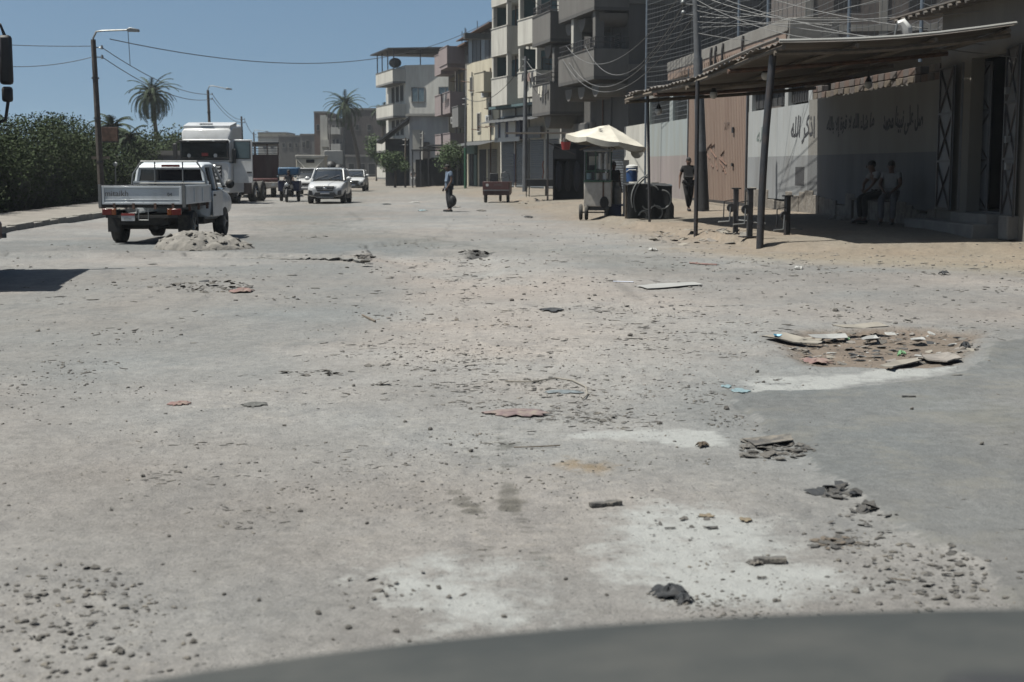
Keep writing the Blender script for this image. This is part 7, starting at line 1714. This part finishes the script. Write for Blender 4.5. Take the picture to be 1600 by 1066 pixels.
def plank(label, px, py, L_px, w, th, ang, m='stone', name='plank', cat='plank'):
    g = gp(px, py); L_ = L_px*g.y/F_PX; b = MB(); r = random.Random(px); n = 6; secs = []
    for i in range(n+1):
        x = L_*(i/n-.5); ww = w*.5*r.uniform(.75, 1.1); secs.append([(x, -ww, 0), (x, ww, 0), (x, ww*.9, th*r.uniform(.8, 1.1)), (x, -ww*.9, th*r.uniform(.8, 1.1))])
    b.loft(secs); o = b.build(name, M[m], None, smooth=0, bevel=.003); o.location = (g.x, g.y, g.z+.004); o.rotation_euler = (0, 0, R(ang)); return tag(o, label, cat)
plank('flat grey stick of broken kerb left above the large chalk area', 946, 791, 54, .05, .02, 20)
plank('longer rough grey slab with a forked end on the large chalk area', 1203, 880, 52, .045, .022, -4)
crumple('rag', 'rag', 'ragged end of the forked slab on the large chalk area', 1180, 882, 28, 9, M['stone'], .02, 17)
plank('small dark strip on the chalk area, left of two', 1047, 827, 18, .015, .006, 6, 'asphalt_lump', 'strip', 'strip')
plank('small dark strip on the chalk area, right of two', 1113, 827, 18, .02, .01, -4, 'asphalt_lump', 'strip', 'strip')
plank('thin twig near the right edge of the stony drift', 1405, 908, 36, .008, .006, -22, 'wood', 'twig', 'twig')
plank('dark stick pointing across the grey asphalt left of centre', 576, 499, 95, .02, .02, -72, 'wood', 'stick', 'stick')
plank('slim dark stick on the smooth asphalt at right', 1420, 621, 22, .02, .01, -3, 'asphalt_lump', 'stick', 'stick')
plank('grey stick among the stones beside the chalk area front', 1190, 905, 16, .012, .008, 10, 'stone', 'stick', 'stick')
def wire(label, pts, r_, m='wood'):
    P3 = [gp(a, b_)+Vector((0, 0, .012)) for a, b_ in pts]; b = MB(); b.tube(P3, r_, 5); return tag(b.build('wire', M[m], None), label, 'wire')
wire('long curved brown hose scrap in the middle of the road', [(790, 598), (830, 599), (868, 593), (895, 597), (915, 607), (918, 618), (910, 626)], .006, 'card')
rubble('splinters', 'rubble', 'broken line of thin dark splinters across the sand left of centre', 660, 500, 110, 3, 34, .01, .05, ['asphalt_lump', 'wood'], .1, 41)
rubble('splinters', 'rubble', 'broken line of thin dark splinters on the sand at the centre', 800, 510, 60, 3, 26, .01, .05, ['asphalt_lump', 'wood'], .1, 42)
wire('short wire on the asphalt beside the oil drips', [(803, 702), (840, 701), (875, 699)], .004)
wire('thin red cord lying behind the white board', [(1078, 412), (1100, 414), (1120, 415)], .02, 'rag_red')
wire('fine wire beyond the left end of the white board', [(958, 441), (990, 442)], .008, 'blue')
# individually placed stones, largest in the photo
ST = [(469, 800, 9), (224, 745, 8), (174, 798, 7), (672, 672, 9), (633, 660, 7), (445, 666, 7), (573, 819, 8), (498, 960, 12), (545, 982, 13), (619, 988, 11), (302, 1005, 13), (405, 939, 9), (788, 965, 9), (884, 906, 9), (948, 931, 8), (736, 706, 8), (704, 696, 7), (1031, 663, 9), (1534, 695, 9), (1356, 535, 8), (1305, 487, 11), (520, 1000, 8),
      (185, 1018, 16), (110, 992, 12), (60, 1001, 12), (190, 1022, 14), (232, 1024, 9), (160, 1040, 15), (100, 915, 8), (26, 925, 9), (350, 930, 8), (686, 920, 10), (640, 1003, 8), (735, 640, 7), (264, 839, 7), (553, 604, 7), (800, 470, 7), (1193, 598, 7), (1135, 640, 12), (1183, 582, 7), (1180, 521, 8), (985, 525, 8), (1425, 640, 7), (860, 560, 6), (1211, 940, 10)]
sm = []
for k in range(8):
    v, f = stone_shape(k+20, .75); b = MB(); b.add([tuple(x) for x in v], [tuple(x) for x in f]); me = b.mesh('stone'); me.materials.append(M['stone']); sm.append(me)
for k, (px, py, s) in enumerate(ST):
    g = gp(px, py); o = bpy.data.objects.new('loose_stone', sm[k % 8]); col.objects.link(o); s_ = s*g.y/F_PX*.52; o.location = (g.x, g.y, g.z+s_*.35); o.scale = (s_*1.1, s_*.9, s_); o.rotation_euler = (0, 0, k*1.3)
    tag(o, 'dark loose fist sized stone lying on the open dusty road', 'stone', 'loose dark stones lying on the road')
# litter on the verge
rr = random.Random(31)
for k, (px, py, m_) in enumerate(((752, 330, 'stone'), (826, 340, 'rag_dark'), (712, 324, 'stone_pale'), (660, 330, 'litter_cyan'), (604, 320, 'rag_dark'), (1020, 392, 'sheet'), (1247, 421, 'sheet'), (1475, 429, 'rag_dark'), (648, 317, 'sheet'))):
    crumple('litter', 'litter', ['grey clod near the standing man', 'dark clod on the verge left of the food cart', 'pale clod behind the standing man', 'cyan wrapper left of the standing man', 'dark lump on the far road', 'white scrap at the kerb rubble', 'pale scrap on the tan sand before the shelter', 'dark clod on the sand before the open doors', 'white wrapper on the far road'][k], px, py, 16, 4, M[m_], .06, k)
# --- the bonnet of the car the picture is taken from
bo = thing('car_bonnet', 'blurred dark grey car bonnet across the bottom right corner', 'bonnet')
edge = [(60, 1096), (200, 1064), (350, 1040), (500, 1018), (650, 1000), (800, 985), (950, 972), (1100, 962), (1300, 953), (1500, 948), (1700, 946), (1900, 950)]
b = MB(); vs = []; nv = 12
for (a, c_) in edge:
    e = at(a, c_, 1.75+.1*math.sin((a-60)/1840*math.pi))
    for j in range(nv+1):
        t_ = j/nv; y = e.y-1.25*t_; crown = .10*(1-(1-t_)**2)*.9
        vs.append((e.x*(1-.12*t_), y, e.z-.004+crown*.55+.012*math.sin((a/1600)*3)*t_))
    vs.append((e.x, e.y+.03, e.z-.03)); vs.append((e.x, e.y+.04, e.z-.2))
m2 = nv+3; n_ = len(edge)
fs = []
for i in range(n_-1):
    for j in range(nv): fs.append((i*m2+j, i*m2+j+1, (i+1)*m2+j+1, (i+1)*m2+j))
    fs.append((i*m2, (i+1)*m2, (i+1)*m2+nv+1, i*m2+nv+1)); fs.append((i*m2+nv+1, (i+1)*m2+nv+1, (i+1)*m2+nv+2, i*m2+nv+2))
b.add(vs, fs); b.build('bonnet_skin', M['bonnet'], bo, smooth=60)
def ribs(b):
    for (a, c_) in ((1200, 1012), (1450, 1004)):
        p0 = at(a, c_, 1.45); b.tube([p0, p0+Vector((.3, -.02, -.005))], .012, 6)
part('cowl_slot', M['black'], bo, lambda b: b.box(.26, .7, .80, .84, at(1500, 1064, .82).z-.04, at(1500, 1064, .82).z), bevel=.01)
part('engine_bay', M['black'], bo, lambda b: b.box(-.3, .95, .5, 1.5, .6, .95))

for k, (cx, cy, rx, ry, n, s0, s1, lab) in enumerate((
    (500, 584, 75, 5, 40, .01, .06, 'streak of thin dark flakes left of centre below the grey asphalt'), (590, 572, 26, 4, 16, .01, .05, 'small pair of flakes right of the long dark streak'),
    (590, 601, 20, 3, 12, .01, .06, 'short dark flake line under the long streak'), (690, 577, 60, 4, 26, .008, .04, 'faint line of splinters in the gravelly centre'),
    (850, 600, 60, 9, 60, .008, .035, 'crumbs around the curved hose scrap'), (940, 655, 60, 9, 60, .008, .04, 'brown crumbs behind the middle chalk patch'),
    (1240, 700, 40, 10, 40, .006, .03, 'crumbs trailing right from the asphalt plates'), (1130, 660, 40, 8, 36, .008, .035, 'dark flakes beside the upper left of the smooth asphalt'),
    (700, 408, 90, 12, 60, .02, .07, 'clods spread over the sandy hollow'), (1150, 425, 170, 18, 120, .012, .06, 'wide scatter of dark crumbs between white board and tan sand'),
    (1330, 450, 240, 30, 160, .01, .05, 'wide scatter of dark crumbs beyond the litter pothole'), (1350, 500, 90, 8, 60, .01, .05, 'crumbs along the far edge of the litter pothole'),
    (1040, 820, 70, 30, 50, .006, .022, 'small pebbles at the left of the large chalk area'), (1350, 820, 60, 30, 70, .006, .03, 'brown crumbs between chalk and smooth asphalt'),
    (560, 470, 50, 30, 20, .01, .04, 'sparse crumbs on the grey asphalt tongue'), (1010, 480, 90, 22, 60, .01, .05, 'grey crumbs beneath the white board'))):
    rubble('scattered_crumbs', 'rubble', lab, cx, cy, rx, ry, n, s0, s1, ['stone', 'asphalt_lump', 'rubble', 'stone'], .35, 60+k)

# thin dusty air, a closed box named haze round camera and scene
hz = MB(); hz.box(-420, 420, -30, 620, -1.2, 17.5)
hm = bpy.data.materials.new('dusty_air'); hm.use_nodes = True; hn = hm.node_tree; hn.nodes.clear()
hv = hn.nodes.new('ShaderNodeVolumePrincipled'); hv.inputs['Color'].default_value = (.82, .88, .94, 1); hv.inputs['Density'].default_value = .00022; hv.inputs['Anisotropy'].default_value = .1
ho = hn.nodes.new('ShaderNodeOutputMaterial'); hn.links.new(hv.outputs[0], ho.inputs['Volume'])
hz.build('haze', hm, None, smooth=0, kind='stuff')
